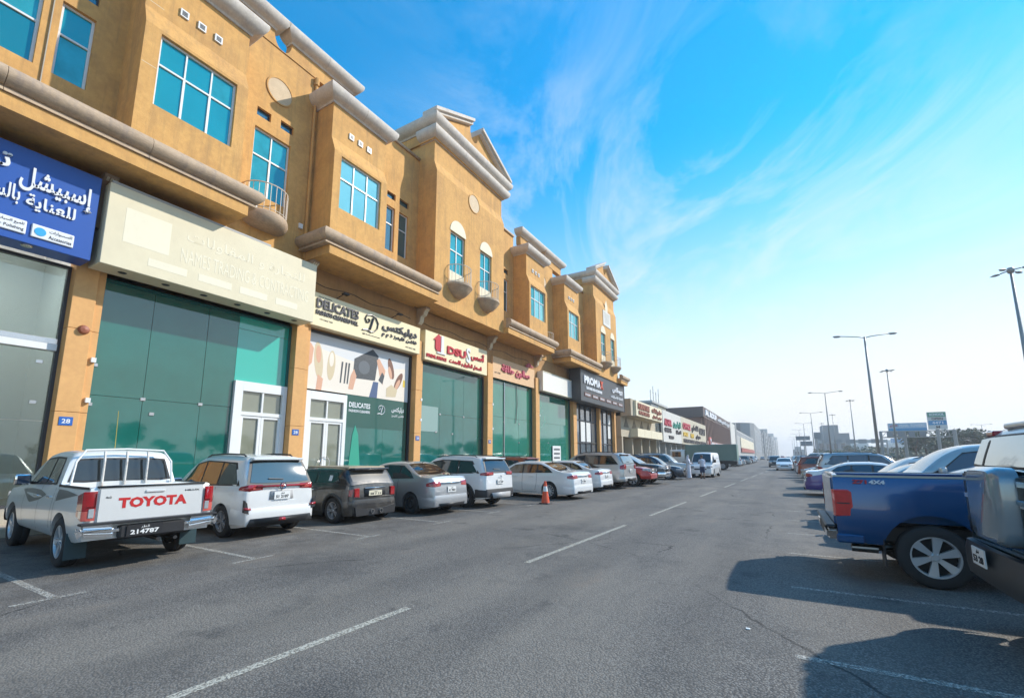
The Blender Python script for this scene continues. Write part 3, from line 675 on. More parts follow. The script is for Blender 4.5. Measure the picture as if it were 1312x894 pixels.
# shop 6 and 7: dark framed curtain glazing
gl67 = mat('grey_shop_glass', (.16, .18, .20), .05, spec=1, coat=1, var=.3, vscale=.5)
for (a, c) in ((37.1, 42.6), (43.2, 47.3)):
    k = 4 if c-a > 5 else 3; st = (c-a)/k
    panes(a, c, .5, 6.4, [a+st*i for i in range(1, k)], gl67, (2.9, 4.9))
    bm = B()
    for i in range(k+1): box(bm, GX, GX+.09, a+st*i-.05, a+st*i+.05, .5, 6.4)
    for z in (.5, 2.9, 4.9, 6.3): box(bm, GX, GX+.085, a, c, z-.05, z+.05)
    part('shop_frame', bm, frame_d, bld)
bm = B(); box(bm, GX+.01, GX+.02, 38.5, 41.2, 3.0, 4.8); part('window_poster', bm, white, bld)
bm = B(); box(bm, GX+.01, GX+.02, 46.0, 47.0, 3.5, 6.0); part('window_poster', bm, white, bld)

# ------------------------------------------------------------------ shop signs
def signbox(name, lab, X0, X1, y0, y1, z0, z1, m, rim=None, cat='shop sign'):
    s = thing(name, lab, cat, (X0, (y0+y1)/2, z0))
    bm = B(); bevbox(bm, X0, X1, y0, y1, z0, z1, .012); part('sign_box', bm, m, s)
    if rim is not None:
        bm = B()
        for (a, c, d, e) in ((y0, y0+.05, z0, z1), (y1-.05, y1, z0, z1), (y0+.05, y1-.05, z0, z0+.05), (y0+.05, y1-.05, z1-.05, z1)): box(bm, X1, X1+.03, a, c, d, e)
        part('sign_rim', bm, rim, s)
    return s
blue = mat('blue_sign_face', (0.018, 0.085, 0.36), .35, var=.12, vscale=.8); letterw = mat('white_letter', (.72, .73, .75), .4)
s = signbox('shop_sign', 'royal blue shop sign with white raised Arabic lettering, cut off at the left edge', BX, -14.8, -2.6, 3.98, 6.62, 8.86, blue)
ftext('letters', arabic('إسبيشل'), letterw, -14.8, 2.56, 3.86, 7.78, 8.44, .05, s, .020); ftext('letters', arabic('تاتش'), letterw, -14.8, 1.2, 2.40, 8.10, 8.62, .05, s, .020)
ftext('letters', arabic('للعناية'), letterw, -14.8, 2.72, 3.58, 7.42, 7.80, .04, s, .020); ftext('letters', arabic('بالسيارات'), letterw, -14.8, 1.55, 2.62, 7.42, 7.90, .04, s, .020)
for (a, c, t1, t2) in ((1.98, 2.8, arabic('تلميع السيارات'), 'Car Polishing'), (2.88, 3.62, arabic('اكسسوارات'), 'Accessories'), (1.0, 1.85, arabic('غسيل'), 'Car Wash')):
    bm = B(); bevbox(bm, -14.8, -14.76, a, c, 6.80, 7.12, .015); p = part('service_panel', bm, letterw, s)
    bm = B()
    if t2 == 'Accessories': prism(bm, circ(a+.15, 6.96, .1, 20), 'x', -14.76, -14.752)
    else: prism(bm, [(a+.04, 6.90), (a+.28, 6.90), (a+.28, 6.97), (a+.22, 7.0), (a+.19, 7.05), (a+.1, 7.05), (a+.07, 6.98), (a+.04, 6.97)], 'x', -14.76, -14.752)
    part('service_icon', bm, mat('cyan_print', (.02, .35, .65), .5), p)
    ftext('service_text', t1, ink, -14.76, a+.3, c-.04, 6.98, 7.07, .006, p); ftext('service_text', t2, ink, -14.76, a+.3, c-.04, 6.85, 6.94, .006, p)
for y in (.4, 1.6, 2.9):
    bm = B(); lathe(bm, [(0.001, 0), (.09, 0), (.11, .015)], 'z', 14, (-15.0, y, 6.605)); part('spotlight', bm, steel, s)
blue_s = s
bm = B(); box(bm, BX, -14.98, 3.4, 4.3, 7.6, 8.95); part('gap_shade_panel', bm, mat('brown_shade_panel', (.12, .07, .04), .7), s)  # dark panel painted as the shade in the gap between the signs
blue_s.location += Vector((.20, -.05, -.09))
cream1 = mat('sun_bleached_cream', (.70, .62, .43), .6, var=.14, vscale=1.5, stain=(.62, .55, .38), sscale=1.2, samt=.6)
ghost = mat('faded_white_ghost', (.755, .69, .52), .6, stain=(.66, .6, .44), sscale=3, samt=.4)
s = signbox('shop_sign', 'bleached cream sign with faint ghost lettering where letters were removed', BX, -14.7, 4.16, 10.28, 6.62, 8.82, cream1)
bm = B(); bevbox(bm, BX+.02, -14.72, 4.2, 8.5, 8.822, 8.9, .01); part('top_flashing', bm, mat('grey_flashing', (.33, .33, .32), .5), s)
bm = B(); bevbox(bm, -14.7, -14.697, 4.55, 5.6, 7.35, 8.3, .001); part('ghost_patch', bm, ghost, s)
ftext('ghost_letters', 'NAMES TRADING & CONTRACTING', ghost, -14.7, 5.9, 10.0, 7.30, 7.72, .004, s)
ftext('ghost_letters', arabic('للتجارة و المقاولات'), ghost, -14.7, 6.0, 9.8, 7.9, 8.3, .004, s)
for a, c in ((5.15, 6.1), (6.4, 7.35), (7.6, 8.5), (8.8, 9.6)):
    bm = B(); bevbox(bm, -14.7, -14.696, a, c, 6.9, 7.12, .001); part('ghost_patch', bm, ghost, s)
for i in range(6):
    bm = B(); lathe(bm, [(0.001, 0), (.08, 0), (.10, .012)], 'z', 14, (-15.05, 4.75+i*1.0, 6.607)); part('downlight', bm, black, s)
s.location += Vector((.25, -.10, -.10))
cream2 = mat('cream_sign_face', (.80, .68, .42), .45, var=.08)
s = signbox('shop_sign', 'pale yellow sign of the fashion cleaners with black letters and a scrolled D', BX, -15.1, 10.5, 16.62, 6.66, 7.98, cream2)
darkl = mat('charcoal_letter', (.05, .045, .05), .35)
ftext('letters', 'DELICATES', darkl, -15.1, 10.72, 12.75, 7.38, 7.76, .05, s, .03); ftext('letters', 'FASHION CLEANERS WLL', darkl, -15.1, 10.72, 12.75, 7.12, 7.30, .04, s, .03)
ftext('letters', '+974 5042 7200', darkl, -15.1, 10.9, 11.5, 6.92, 6.98, .01, s); ftext('letters', 'HALUL TRADING', darkl, -15.1, 10.8, 11.4, 7.82, 7.86, .01, s)
ftext('letters', arabic('ديليكتس'), darkl, -15.1, 14.1, 16.35, 7.28, 7.72, .05, s, .03); ftext('letters', arabic('فاشن كلينرز ذ م م'), darkl, -15.1, 14.1, 16.35, 7.0, 7.24, .04, s, .03)
ftext('letters', '@delicatesqa', darkl, -15.1, 13.0, 14.0, 6.85, 6.92, .01, s); ftext('letters', '+974 5042 7200', darkl, -15.1, 15.6, 16.3, 6.8, 6.87, .01, s)
def scrollD(X, cy, cz, k, m, parent, r=.03):
    bm = B(); pts = [(-.9, -.75), (-.5, -.62), (-.1, -.8), (.4, -.72), (.85, -.3), (.95, .3), (.6, .85), (0, 1), (-.6, .85), (-.8, .45), (-.6, .1), (-.3, .15), (-.2, .4), (-.4, .5)]
    tube(bm, [(X+.03, cy+a*k, cz+c*k) for a, c in pts], r, 6); tube(bm, [(X+.035, cy+.25*k, cz+.7*k), (X+.035, cy+.05*k, cz), (X+.035, cy-.15*k, cz-.6*k)], r*1.5, 6); tube(bm, [(X+.03, cy-1.1*k, cz-.8*k), (X+.03, cy-.5*k, cz-.7*k), (X+.03, cy+.1*k, cz-.85*k)], r, 6)
    part('scroll_emblem', bm, m, parent)
scrollD(-15.1, 13.45, 7.38, .42, darkl, s)
for y in (11.9, 15.0):
    bm = B(); tube(bm, [(BX, y, 8.15), (-14.95, y, 8.27)], .018, 6); bevbox(bm, -15.02, -14.82, y-.13, y+.13, 8.2, 8.26, .01); part('floodlight', bm, black, s)
s = signbox('shop_sign', 'cream sign with red house logo and raised red latin and Arabic letters', BX, -15.1, 17.0, 22.62, 6.5, 8.02, cream2)
redl = mat('red_letter', (.50, .02, .03), .35)
bm = B(); prism(bm, [(17.75, 7.25), (17.75, 7.65), (17.6, 7.65), (18.0, 8.0), (18.15, 7.9), (18.15, 7.1), (17.85, 7.1)], 'x', -15.1, -15.05); part('logo', bm, redl, s)
bm = B(); box(bm, -15.1, -15.04, 18.2, 18.4, 7.05, 7.95); box(bm, -15.1, -15.04, 17.9, 18.6, 6.98, 7.05); part('logo', bm, letterw, s)
ftext('letters', 'DSU', redl, -15.1, 18.75, 20.4, 7.12, 7.55, .06, s, .04); ftext('letters', 'SANDAL SURFACE', redl, -15.1, 17.1, 18.7, 6.66, 6.84, .04, s, .03)
ftext('letters', arabic('أسس'), redl, -15.1, 20.9, 22.3, 7.15, 7.7, .06, s, .03); ftext('letters', arabic('الصندل للطابوق و الاسمنت'), redl, -15.1, 18.95, 22.0, 6.62, 6.92, .04, s, .03)
ftext('letters', 'S', letterw, -15.1, 20.45, 20.85, 6.95, 7.8, .05, s, .02)
s = thing('sign_lettering', 'pink raised Arabic letters fixed straight onto the peach wall band', 'sign lettering', (BX, 26, 6.7))
bm = B(); box(bm, BX, BX+.12, 23.63, 29.24, 6.6, 7.95); part('peach_band', bm, mat('peach_band', (.70, .45, .25), .7, var=.15), s)
pinkl = mat('pink_letter', (.48, .08, .12), .5)
ftext('letters', arabic('صالون حلاقة'), pinkl, BX+.12, 24.6, 28.4, 6.98, 7.62, .08, s, .04); ftext('letters', arabic('حلاق'), pinkl, BX+.12, 27.9, 29.0, 7.95, 8.3, .06, s, .03); ftext('letters', '4471 8230', ink, BX+.12, 23.8, 24.5, 6.9, 7.0, .01, s)
s = signbox('shop_sign', 'blank white sign box with no lettering', BX, -15.0, 29.9, 36.1, 6.5, 8.0, mat('blank_white_acrylic', (.80, .77, .70), .4, var=.06), creamm)
dgrey = mat('dark_grey_sign_face', (.06, .062, .066), .4, var=.1)
s = signbox('shop_sign', 'large dark grey sign box with white block letters PROMAX', -15.2, -14.2, 35.35, 47.7, 6.3, 9.05, dgrey, black)
ftext('letters', 'PROM', letterw, -14.2, 36.1, 39.3, 7.85, 8.55, .08, s, .05); ftext('letters', 'A', letterw, -14.2, 39.4, 40.1, 7.85, 8.55, .08, s, .05); ftext('letters', 'X', mat('orange_letter', (.6, .08, .03), .4), -14.2, 40.1, 40.9, 7.85, 8.6, .08, s, .05)
ftext('letters', 'CAR CARE AND ACCESSORIES', letterw, -14.2, 36.6, 40.6, 7.4, 7.65, .05, s, .05)
ftext('letters', arabic('بروماكس'), letterw, -14.2, 43.6, 46.9, 7.9, 8.6, .08, s, .05); ftext('letters', arabic('للعناية بالسيارات'), letterw, -14.2, 43.2, 47.0, 7.35, 7.7, .05, s, .04)
for i, (nm, cc) in enumerate((('red_letter', 0), ('white_letter', 0), ('red_letter', 0), ('orange_letter', 0), ('orange_letter', 0), ('white_letter', 0))):
    bm = B(); bevbox(bm, -14.2, -14.16, 36.2+i*1.85, 37.7+i*1.85, 6.75, 7.1, .01); p = part('service_panel', bm, mat('brown_print', (.16, .07, .05), .5), s); ftext('service_text', ('POLISH', 'TINTING', 'WRAP', 'DETAIL', 'CERAMIC', 'WASH')[i], letterw, -14.16, 36.35+i*1.85, 37.5+i*1.85, 6.85, 7.0, .01, p, .03)

# picture banner: flat print on a flat board
pb = thing('window_banner', 'picture banner of shoes, brushes and a dark handbag above the cleaners door', 'banner', (GX, 13.5, 4.3))
bm = B(); box(bm, GX-.01, GX+.01, 10.8, 16.42, 4.28, 6.58); part('banner_sheet', bm, mat('banner_white', (.62, .62, .62), .5), pb)
X_ = GX+.01
def flat(nm, poly, m, dx=.004):
    bm = B(); prism(bm, poly, 'x', X_, X_+dx); part(nm, bm, m, pb)
skin_p = mat('printed_skin', (.62, .34, .22), .5); beige_p = mat('printed_beige', (.74, .66, .56), .5); shoe_p = mat('printed_tan_shoe', (.58, .47, .30), .5); char_p = mat('printed_charcoal', (.045, .05, .055), .5, var2=1.0, v2scale=26); blue_p = mat('printed_navy', (.06, .10, .2), .5); brown_p = mat('printed_brown', (.18, .08, .05), .5)
flat('printed_table', [(10.8, 4.28), (16.2, 4.28), (16.2, 5.9), (14.4, 5.6), (12.7, 5.75), (10.8, 6.05)], beige_p, .003)
def ell(cy, cz, ry, rz, rot=0, n=20): return [(cy+ry*math.cos(t)*math.cos(rot)-rz*math.sin(t)*math.sin(rot), cz+ry*math.cos(t)*math.sin(rot)+rz*math.sin(t)*math.cos(rot)) for t in [2*PI*i/n for i in range(n)]]
flat('printed_shoe', ell(11.35, 5.45, .20, .75, .12), shoe_p, .006); flat('printed_shoe', ell(11.95, 5.35, .19, .62, -.05), shoe_p, .006)
flat('printed_insole', ell(11.33, 5.7, .12, .35, .1), skin_p, .008); flat('printed_insole', ell(11.95, 5.6, .11, .3, 0), beige_p, .008)
flat('printed_hand', [(10.8, 5.0), (11.05, 5.3), (11.1, 5.9), (10.95, 6.1), (10.8, 5.95)], skin_p, .007); flat('printed_hand', [(11.3, 4.28), (11.55, 4.28), (11.6, 4.75), (11.35, 4.9)], skin_p, .007)
for a in (12.4, 12.6, 12.75): flat('printed_brush', [(a, 4.7), (a+.07, 4.7), (a+.14, 5.6), (a+.05, 5.6)], char_p, .006)
flat('printed_handbag', [(13.05, 5.0), (14.3, 5.05), (14.45, 6.2), (14.1, 6.45), (13.1, 5.85)], char_p, .006)
flat('printed_bag_shine', ell(13.65, 5.55, .32, .3, .4), mat('printed_grey', (.12, .13, .14), .4), .008)
flat('printed_hand', [(12.85, 4.5), (13.1, 4.5), (13.25, 5.1), (13.1, 5.4), (12.95, 5.1)], skin_p, .008); flat('printed_arm', [(14.35, 6.0), (14.5, 6.1), (14.9, 5.6), (14.75, 4.9), (14.6, 5.2)], skin_p, .007)
flat('printed_sleeve', [(14.0, 4.28), (14.45, 4.28), (14.5, 5.0), (14.2, 5.0)], blue_p, .006); flat('printed_tie', [(14.5, 5.1), (14.75, 4.95), (14.85, 5.35), (14.7, 5.5)], char_p, .009)
flat('printed_shoe', ell(15.25, 5.75, .16, .5, .3), brown_p, .006); flat('printed_shoe', ell(15.75, 5.2, .17, .5, -.5), brown_p, .006); flat('printed_insole', ell(15.2, 5.55, .1, .3, .3), skin_p, .008); flat('printed_insole', ell(15.7, 5.05, .1, .3, -.5), skin_p, .008)
flat('printed_cloth', [(15.0, 4.4), (15.6, 4.45), (15.7, 4.8), (15.3, 5.0), (15.0, 4.8)], shoe_p, .009); flat('printed_tag', [(16.05, 5.0), (16.2, 4.98), (16.2, 5.3), (16.08, 5.35)], mat('printed_yellow', (.7, .5, .05), .5), .009)
gv = thing('window_graphic', 'dark green printed glass panel with white lettering beside the cleaners door', 'window sticker', (GX, 14.5, 3))
bm = B(); box(bm, GX, GX+.008, 12.8, 16.3, 2.9, 4.27); part('vinyl_sheet', bm, green_vinyl, gv)
ftext('letters', 'DELICATES', letterw, GX+.008, 12.95, 14.1, 3.75, 3.97, .004, gv, .02); ftext('letters', 'FASHION CLEANERS', letterw, GX+.008, 12.95, 14.1, 3.55, 3.66, .004, gv, .02)
ftext('letters', arabic('ديليكتس'), letterw, GX+.008, 15.4, 16.2, 3.7, 3.98, .004, gv, .02); ftext('letters', arabic('فاشن كلينرز'), letterw, GX+.008, 15.4, 16.2, 3.5, 3.62, .004, gv, .01)
scrollD(GX-.01, 14.75, 3.75, .22, letterw, gv, .014)
bm = B(); prism(bm, [(13.0, .6), (13.75, .6), (13.5, 2.6), (13.32, 3.0), (13.2, 2.6)], 'x', GX+.01, GX+.02); tag(part('folded_parasol', bm, mat('green_canvas', (.02, .30, .20), .6)), 'folded green parasol shape standing against the printed cleaners window', 'parasol')
bm = B(); box(bm, GX+.003, GX+.006, 17.25, 18.75, 2.95, 4.25); part('window_poster', bm, mat('pale_teal_film', (.22, .34, .31), .1, coat=1), bld)
st = thing('notice_board', 'white notice board with printed lines leaning in the green shop window', 'notice', (GX+.1, 33.5, .5))
bm = B(); bevbox(bm, GX+.05, GX+.1, 32.6, 34.1, .5, 2.5, .01); part('board', bm, white, st)
for k in range(5):
    bm = B(); box(bm, GX+.1, GX+.105, 32.8, 33.9, 2.15-k*.33, 2.3-k*.33); part('printed_line', bm, mat('printed_grey', (0, 0, 0)), st)

# ------------------------------------------------------------------ vehicles
def interp(tab, x):
    if x <= tab[0][0]: return tab[0][1]
    for (a, b_), (c, d) in zip(tab, tab[1:]):
        if x <= c: return b_ + (d-b_)*(x-a)/max(1e-9, c-a)
    return tab[-1][1]
SEC = [(0, .93), (.06, .965), (.14, .985), (.35, 1.0), (.55, .998), (.70, .985), (.88, .965), (1, .935)]
WHEELS = {}
def wheel_mesh(R, w, style, rimm):
    k = (round(R, 3), w, style, rimm.name)
    if k in WHEELS: return WHEELS[k]
    rr = R*.66 if style != 'steel' else R*.62
    bm = B(); pr = [(rr, -w/2), (rr*1.12, -w/2-.004), (R*.90, -w/2), (R*.975, -w*.42), (R, -w*.30), (R, -w*.02), (R*.985, 0), (R, w*.02), (R, w*.30), (R*.975, w*.42), (R*.90, w/2), (rr*1.12, w/2+.004), (rr, w/2)]
    lathe(bm, pr, 'y', 40); bmesh.ops.recalc_face_normals(bm, faces=bm.faces)
    ty = bpy.data.meshes.new('tyre'); bm.to_mesh(ty); bm.free(); ty.materials.append(rubber)
    for p in ty.polygons: p.use_smooth = True
    bm = B(); y = w/2-.02
    lathe(bm, [(rr*1.0, y+.012), (rr*.93, y+.012), (rr*.90, y-.02), (rr*.90, y-w*.7), (rr*1.0, y-w*.7)], 'y', 36)
    n = {'5': 5, '6': 6, '10': 10, 'split': 5, 'steel': 0}[style]
    if style == 'steel':
        lathe(bm, [(0.001, y-.045), (rr*.3, y-.04), (rr*.45, y-.01), (rr*.75, y-.035), (rr*.92, y-.03)], 'y', 30)
    else:
        lathe(bm, [(0.001, y+.0), (rr*.14, y-.0), (rr*.24, y-.015), (rr*.26, y-.06)], 'y', 20)
        for i in range(n):
            a = 2*PI*i/n + .3
            def sp(a0, w0, a1, w1):
                t = bmesh.new(); rad = [rr*.18, rr*.93]
                for s in (0, 1): pass
                vs = []
                for (rad_, aa, ww, yy) in ((rr*.18, a0, w0, y-.008), (rr*.93, a1, w1, y+.004)):
                    ca, sa = math.cos(aa), math.sin(aa); tx, tz = -sa, ca
                    for s in (-1, 1):
                        for d in (0, -.045): vs.append(t.verts.new((rad_*ca+tx*ww*s, yy+d, rad_*sa+tz*ww*s)))
                for f in ((0, 2, 6, 4), (1, 5, 7, 3), (0, 4, 5, 1), (2, 3, 7, 6), (0, 1, 3, 2), (4, 6, 7, 5)): t.faces.new([vs[q] for q in f])
                merge(bm, t)
            if style == '6': sp(a, rr*.10, a, rr*.21)
            elif style == '5': sp(a, rr*.10, a, rr*.15)
            elif style == '10': sp(a, rr*.06, a, rr*.07)
            else: sp(a, rr*.06, a-.20, rr*.06); sp(a, rr*.06, a+.20, rr*.06)
    for i in range(5 if style != '6' else 6):
        a = 2*PI*i/(5 if style != '6' else 6); t = bmesh.new(); lathe(t, [(0.001, .012), (.014, .012), (.014, 0)], 'y', 6, (rr*.20*math.cos(a), y+.0, rr*.20*math.sin(a))); merge(bm, t)
    bmesh.ops.recalc_face_normals(bm, faces=bm.faces)
    ri = bpy.data.meshes.new('rim'); bm.to_mesh(ri); bm.free(); ri.materials.append(rimm)
    bm = B(); lathe(bm, [(0.001, y-.07), (rr*.89, y-.07), (rr*.89, -w/2), (0.001, -w/2)], 'y', 24); bmesh.ops.recalc_face_normals(bm, faces=bm.faces)
    hb = bpy.data.meshes.new('wheel'); bm.to_mesh(hb); bm.free(); hb.materials.append(dark)
    WHEELS[k] = (hb, ty, ri); return WHEELS[k]

class Car:
    lampmax = .06
    def __init__(s, name, lab, cat, L, W, wb, rear_oh, R, sill, top, cabin, paintm, group=None, plan=.10, lod=2, crown=.05, bed=None, tw=.22, tum=.30, planlen=.6, yb=.94, style='10', rimm=None, flare=None, arch=1.13, glass=None, nose_plan=None):
        s.L, s.W, s.R, s.sill, s.top, s.m, s.lod = L, W, R, sill, top, paintm, lod
        s.h = W/2; s.x0 = -L/2; s.x1 = L/2; s.xr = s.x0+rear_oh; s.xf = s.xr+wb
        s.plan, s.planlen, s.crown, s.bed = plan, planlen, crown, bed; s.nose_plan = nose_plan or plan*1.7
        s.Ra = R*arch; s.glass = glass or cglass
        s.e = thing(name, lab, cat, (0, 0, 0), group)
        s.body(); s.under()
        s.tum, s.yb = tum, s.h*yb
        if cabin: s.cabin(cabin)
        s.wheels(style, rimm or alloy, tw)
        if flare: s.flares(flare)
    def w(s, x):
        t = (s.x0+s.planlen-x)/s.planlen; k = 1.0
        if t > 0: k = 1-s.plan*min(1, t)**2.6
        t = (x-(s.x1-s.planlen*1.2))/(s.planlen*1.2)
        if t > 0: k = 1-s.nose_plan*min(1, t)**2.2
        return s.h*k
    def zt(s, x): return interp(s.top, x)
    def zb(s, x):
        for xw in (s.xr, s.xf):
            d = abs(x-xw)
            if d < s.Ra-1e-4: return max(s.sill, s.R + math.sqrt(max(0, s.Ra**2-d*d)))
        e = min(x-s.x0, s.x1-x)
        return s.sill + max(0, .35-e)*.15
    def sy(s, x, z):
        zt = s.zt(x); t = (z-s.sill)/max(.05, zt-s.sill); return s.w(x)*interp(SEC, min(1, max(0, t)))
    def body(s):
        xs = {round(s.x0+s.L*i/34, 4) for i in range(35)} | {round(p[0], 4) for p in s.top if s.x0 <= p[0] <= s.x1}
        for e in (.02, .06, .12, .2): xs.add(round(s.x0+e, 4)); xs.add(round(s.x1-e, 4))
        xs = {x for x in xs if min(abs(x-s.xr), abs(x-s.xf)) > s.Ra-.01}
        for xw in (s.xr, s.xf):
            xs |= {round(xw+s.Ra*math.cos(PI*i/14), 4) for i in range(1, 14)}
            for q in (-1, 1): xs.add(round(xw+q*s.Ra, 4)); xs.add(round(xw+q*(s.Ra-.0015), 4))
        if s.bed: 
            for q in s.bed[:2]: xs.add(q); xs.add(round(q-.004, 4))
        bm = B(); cols = []; xs = sorted(xs)
        for x in xs:
            zt, zb, w = s.zt(x), s.zb(x), s.w(x); zb = min(zb, zt-.06); row = []
            row.append((s.sy(x, zb)-.09, zb+.0)); 
            for j in range(9):
                z = zb+(zt-zb)*(j/8); row.append((s.sy(x, z), z))
            inb = s.bed and s.bed[0] <= x <= s.bed[1]-.003
            if inb: row += [(w*.90, zt+.012), (w*.84, zt), (w*.84, s.bed[2]), (0, s.bed[2])]
            else: row += [(w*.88, zt+.018), (w*.7, zt+s.crown*.6), (w*.35, zt+s.crown*.9), (0, zt+s.crown)]
            cols.append([(x, y, z) for y, z in row])
        n = len(cols[0])
        for sgn in (1, -1):
            V = [[bm.verts.new((p[0], p[1]*sgn, p[2])) for p in c] for c in cols]
            for a, b_ in zip(V, V[1:]):
                for k in range(n-1): bm.faces.new([a[k], b_[k], b_[k+1], a[k+1]] if sgn > 0 else [a[k], a[k+1], b_[k+1], b_[k]])
        for c in (cols[0], cols[-1]):
            pts = [(p[0], p[1], p[2]) for p in c] + [(p[0], -p[1], p[2]) for p in c[::-1][1:]]
            bm.faces.new([bm.verts.new(p) for p in pts])
        bmesh.ops.remove_doubles(bm, verts=bm.verts, dist=1e-4)
        s.bodyo = part('body', bm, s.m, s.e, sharp=38)
    def under(s):
        bm = B(); y = s.h-.27; bevbox(bm, s.x0+.12, s.x1-.15, -y, y, s.sill+.0, min(.75, s.R*2+.02), .03)
        part('underbody', bm, black, s.e)
    def wheels(s, style, rimm, tw):
        hb, ty, ri = wheel_mesh(s.R, tw, style, rimm)
        for x in (s.xr, s.xf):
            for sd in (1, -1):
                o = finish('wheel', hb, None, s.e); o.location = (x, sd*(s.h-.02-tw/2), s.R)
                if sd < 0: o.rotation_euler = (0, 0, PI)
                if abs(x-s.xr) < .01: o.rotation_euler = (o.rotation_euler[0], .4*sd, o.rotation_euler[2])
                for nm, me in (('tyre', ty), ('rim', ri)):
                    c = bpy.data.objects.new(nm, me); col.objects.link(c); c.parent = o
    def flares(s, m):
        for xw in (s.xr, s.xf):
            for sd in (1, -1):
                bm = B(); n = 18; prev = None
                for i in range(n+1):
                    a = -.12+(PI+.24)*i/n; ring = []
                    for r_, off in ((s.Ra-.012, -.05), (s.Ra-.012, .022), (s.Ra+.055, .018), (s.Ra+.07, -.004)):
                        x, z = xw+r_*math.cos(a), max(s.sill, s.R+r_*math.sin(a)); ring.append(bm.verts.new((x, sd*(s.sy(x, z)+off), z)))
                    if prev:
                        for k in range(3): bm.faces.new([prev[k], prev[k+1], ring[k+1], ring[k]])
                    prev = ring
                part('wheel_arch_trim', bm, m, s.e, smooth=True)
    # cabin: roof = outline points (x, z) from the rear base to the windscreen base; glass spans give windscreen and rear window x ranges
    def cabin(s, c):
        s.c = c; roof = c['roof']; zbf = lambda x: s.zt(x)-.01 if 'belt' not in c else interp(c['belt'], x)
        s.zbf = zbf
        xa, xb = roof[0][0], roof[-1][0]
        xs = {round(p[0], 4) for p in roof}
        for (p, q) in zip(roof, roof[1:]):
            k = max(1, int(round(abs(q[0]-p[0])/.12))); k = min(k, 12)
            xs |= {round(p[0]+(q[0]-p[0])*i/k, 4) for i in range(k)}
        gl = [c.get('ws'), c.get('rw')]
        for g_ in gl:
            if g_: xs |= set(round(v_, 4) for v_ in g_)
        xs = sorted(xs); groups = {'cabin': B(), 'windscreen': B(), 'rear_window': B()}
        def sect(x):
            zb = zbf(x); zr = max(interp(roof, x), zb+.012); h = zr-zb; yb = min(s.yb, s.w(x)*.93) if s.bed is None else s.yb
            yr = yb-s.tum*h; cr = c.get('crown', .05)*min(1, h/.3)
            return [(yb, zb-.03), (yb-s.tum*h*.45, zb+h*.45), (yb-s.tum*h*.84, zb+h*.84), (yr-.025, zr-h*.04), (yr-.085, zr+cr*.25), (yr*.62, zr+cr*.7), (yr*.3, zr+cr*.93), (0, zr+cr)]
        for sgn in (1, -1):
            S = [(x, [(x, y*sgn, z) for y, z in sect(x)]) for x in xs]
            for (x, a), (x2, b_) in zip(S, S[1:]):
                for k in range(7):
                    g_ = 'cabin'
                    if k >= 4:
                        if c.get('ws') and x >= c['ws'][0]-1e-4 and x2 <= c['ws'][1]+1e-4: g_ = 'windscreen'
                        if c.get('rw') and x >= c['rw'][0]-1e-4 and x2 <= c['rw'][1]+1e-4: g_ = 'rear_window'
                    bm = groups[g_]; v = [bm.verts.new(p) for p in (a[k], b_[k], b_[k+1], a[k+1])]
                    bm.faces.new(v if sgn > 0 else v[::-1])
        for k, bm in groups.items():
            bmesh.ops.remove_doubles(bm, verts=bm.verts, dist=1e-4)
            if not bm.faces: bm.free(); continue
            part(k, bm, c.get('m', s.m) if k == 'cabin' else (c.get('rwm', s.glass) if k == 'rear_window' else c.get('wsm', s.glass)), s.e, sharp=45 if k == 'cabin' else 80)
        for k, poly in enumerate(c.get('win', ())):
            for sd in (1, -1): s.cab_patch('side_window', poly, s.glass, .006, sd)
        if 'dlo' in c:
            for sd in (1, -1): s.cab_patch('window_trim', c['dlo'], c.get('trim', black), .003, sd)
    def cab_patch(s, nm, poly, m, off, sd):
        bm = B(); P = []
        for x, z in poly:
            zb = s.zbf(x); yb = min(s.yb, s.w(x)*.93) if s.bed is None else s.yb
            P.append((x, sd*(yb-s.tum*(z-zb)+off), z))
        v = [bm.verts.new(p) for p in P]; c = Vector((0, 0, 0))
        for p in P: c += Vector(p)
        ce = bm.verts.new(c/len(P))
        for i in range(len(v)):
            f = [v[i], v[(i+1) % len(v)], ce]; bm.faces.new(f)
        bmesh.ops.recalc_face_normals(bm, faces=bm.faces)
        if bm.faces[:][0].normal.y*sd < 0: bmesh.ops.reverse_faces(bm, faces=bm.faces)
        me = bpy.data.meshes.new(nm); bm.to_mesh(me); bm.free(); return finish(nm, me, m, s.e)
    def backglass(s, nm, m, z0, z1, inset, off, x_lim=1.2, ur=(-1, 1)):
        """rear pane draped over the raked tail of the cabin"""
        rf = s.c['roof']; asc = [rf[0]]
        for p in rf[1:]:
            if p[1] <= asc[-1][1]+1e-4 or p[0] > rf[0][0]+x_lim: break
            asc.append(p)
        inv = [(z, x) for x, z in asc]; cr = s.c.get('crown', .05); F = [(0, 1), (.3, .93), (.62, .7), (1, .25)]
        bm = B(); rows = []
        for j in range(6):
            z = z0+(z1-z0)*j/5; h = z-s.zbf(rf[0][0]); yw = s.yb-s.tum*h-inset; row = []
            for i in range(15):
                u = ur[0]+(ur[1]-ur[0])*i/14; k = 1-.25*(abs(u)**4)*(1 if j in (0, 5) else 0)
                zz = z-(z-(z0+z1)/2)*.10*(abs(u)**4); f = interp(F, abs(u)*yw/max(.1, yw+inset-.085))*cr*min(1, max(0, h)/.3)
                row.append(bm.verts.new((interp(inv, zz-f)-off, u*yw, zz)))
            rows.append(row)
        for a, b_ in zip(rows, rows[1:]):
            for i in range(14): bm.faces.new([a[i], a[i+1], b_[i+1], b_[i]])
        bmesh.ops.recalc_face_normals(bm, faces=bm.faces); bm.faces.ensure_lookup_table()
        if bm.faces[30].normal.x > 0: bmesh.ops.reverse_faces(bm, faces=bm.faces)
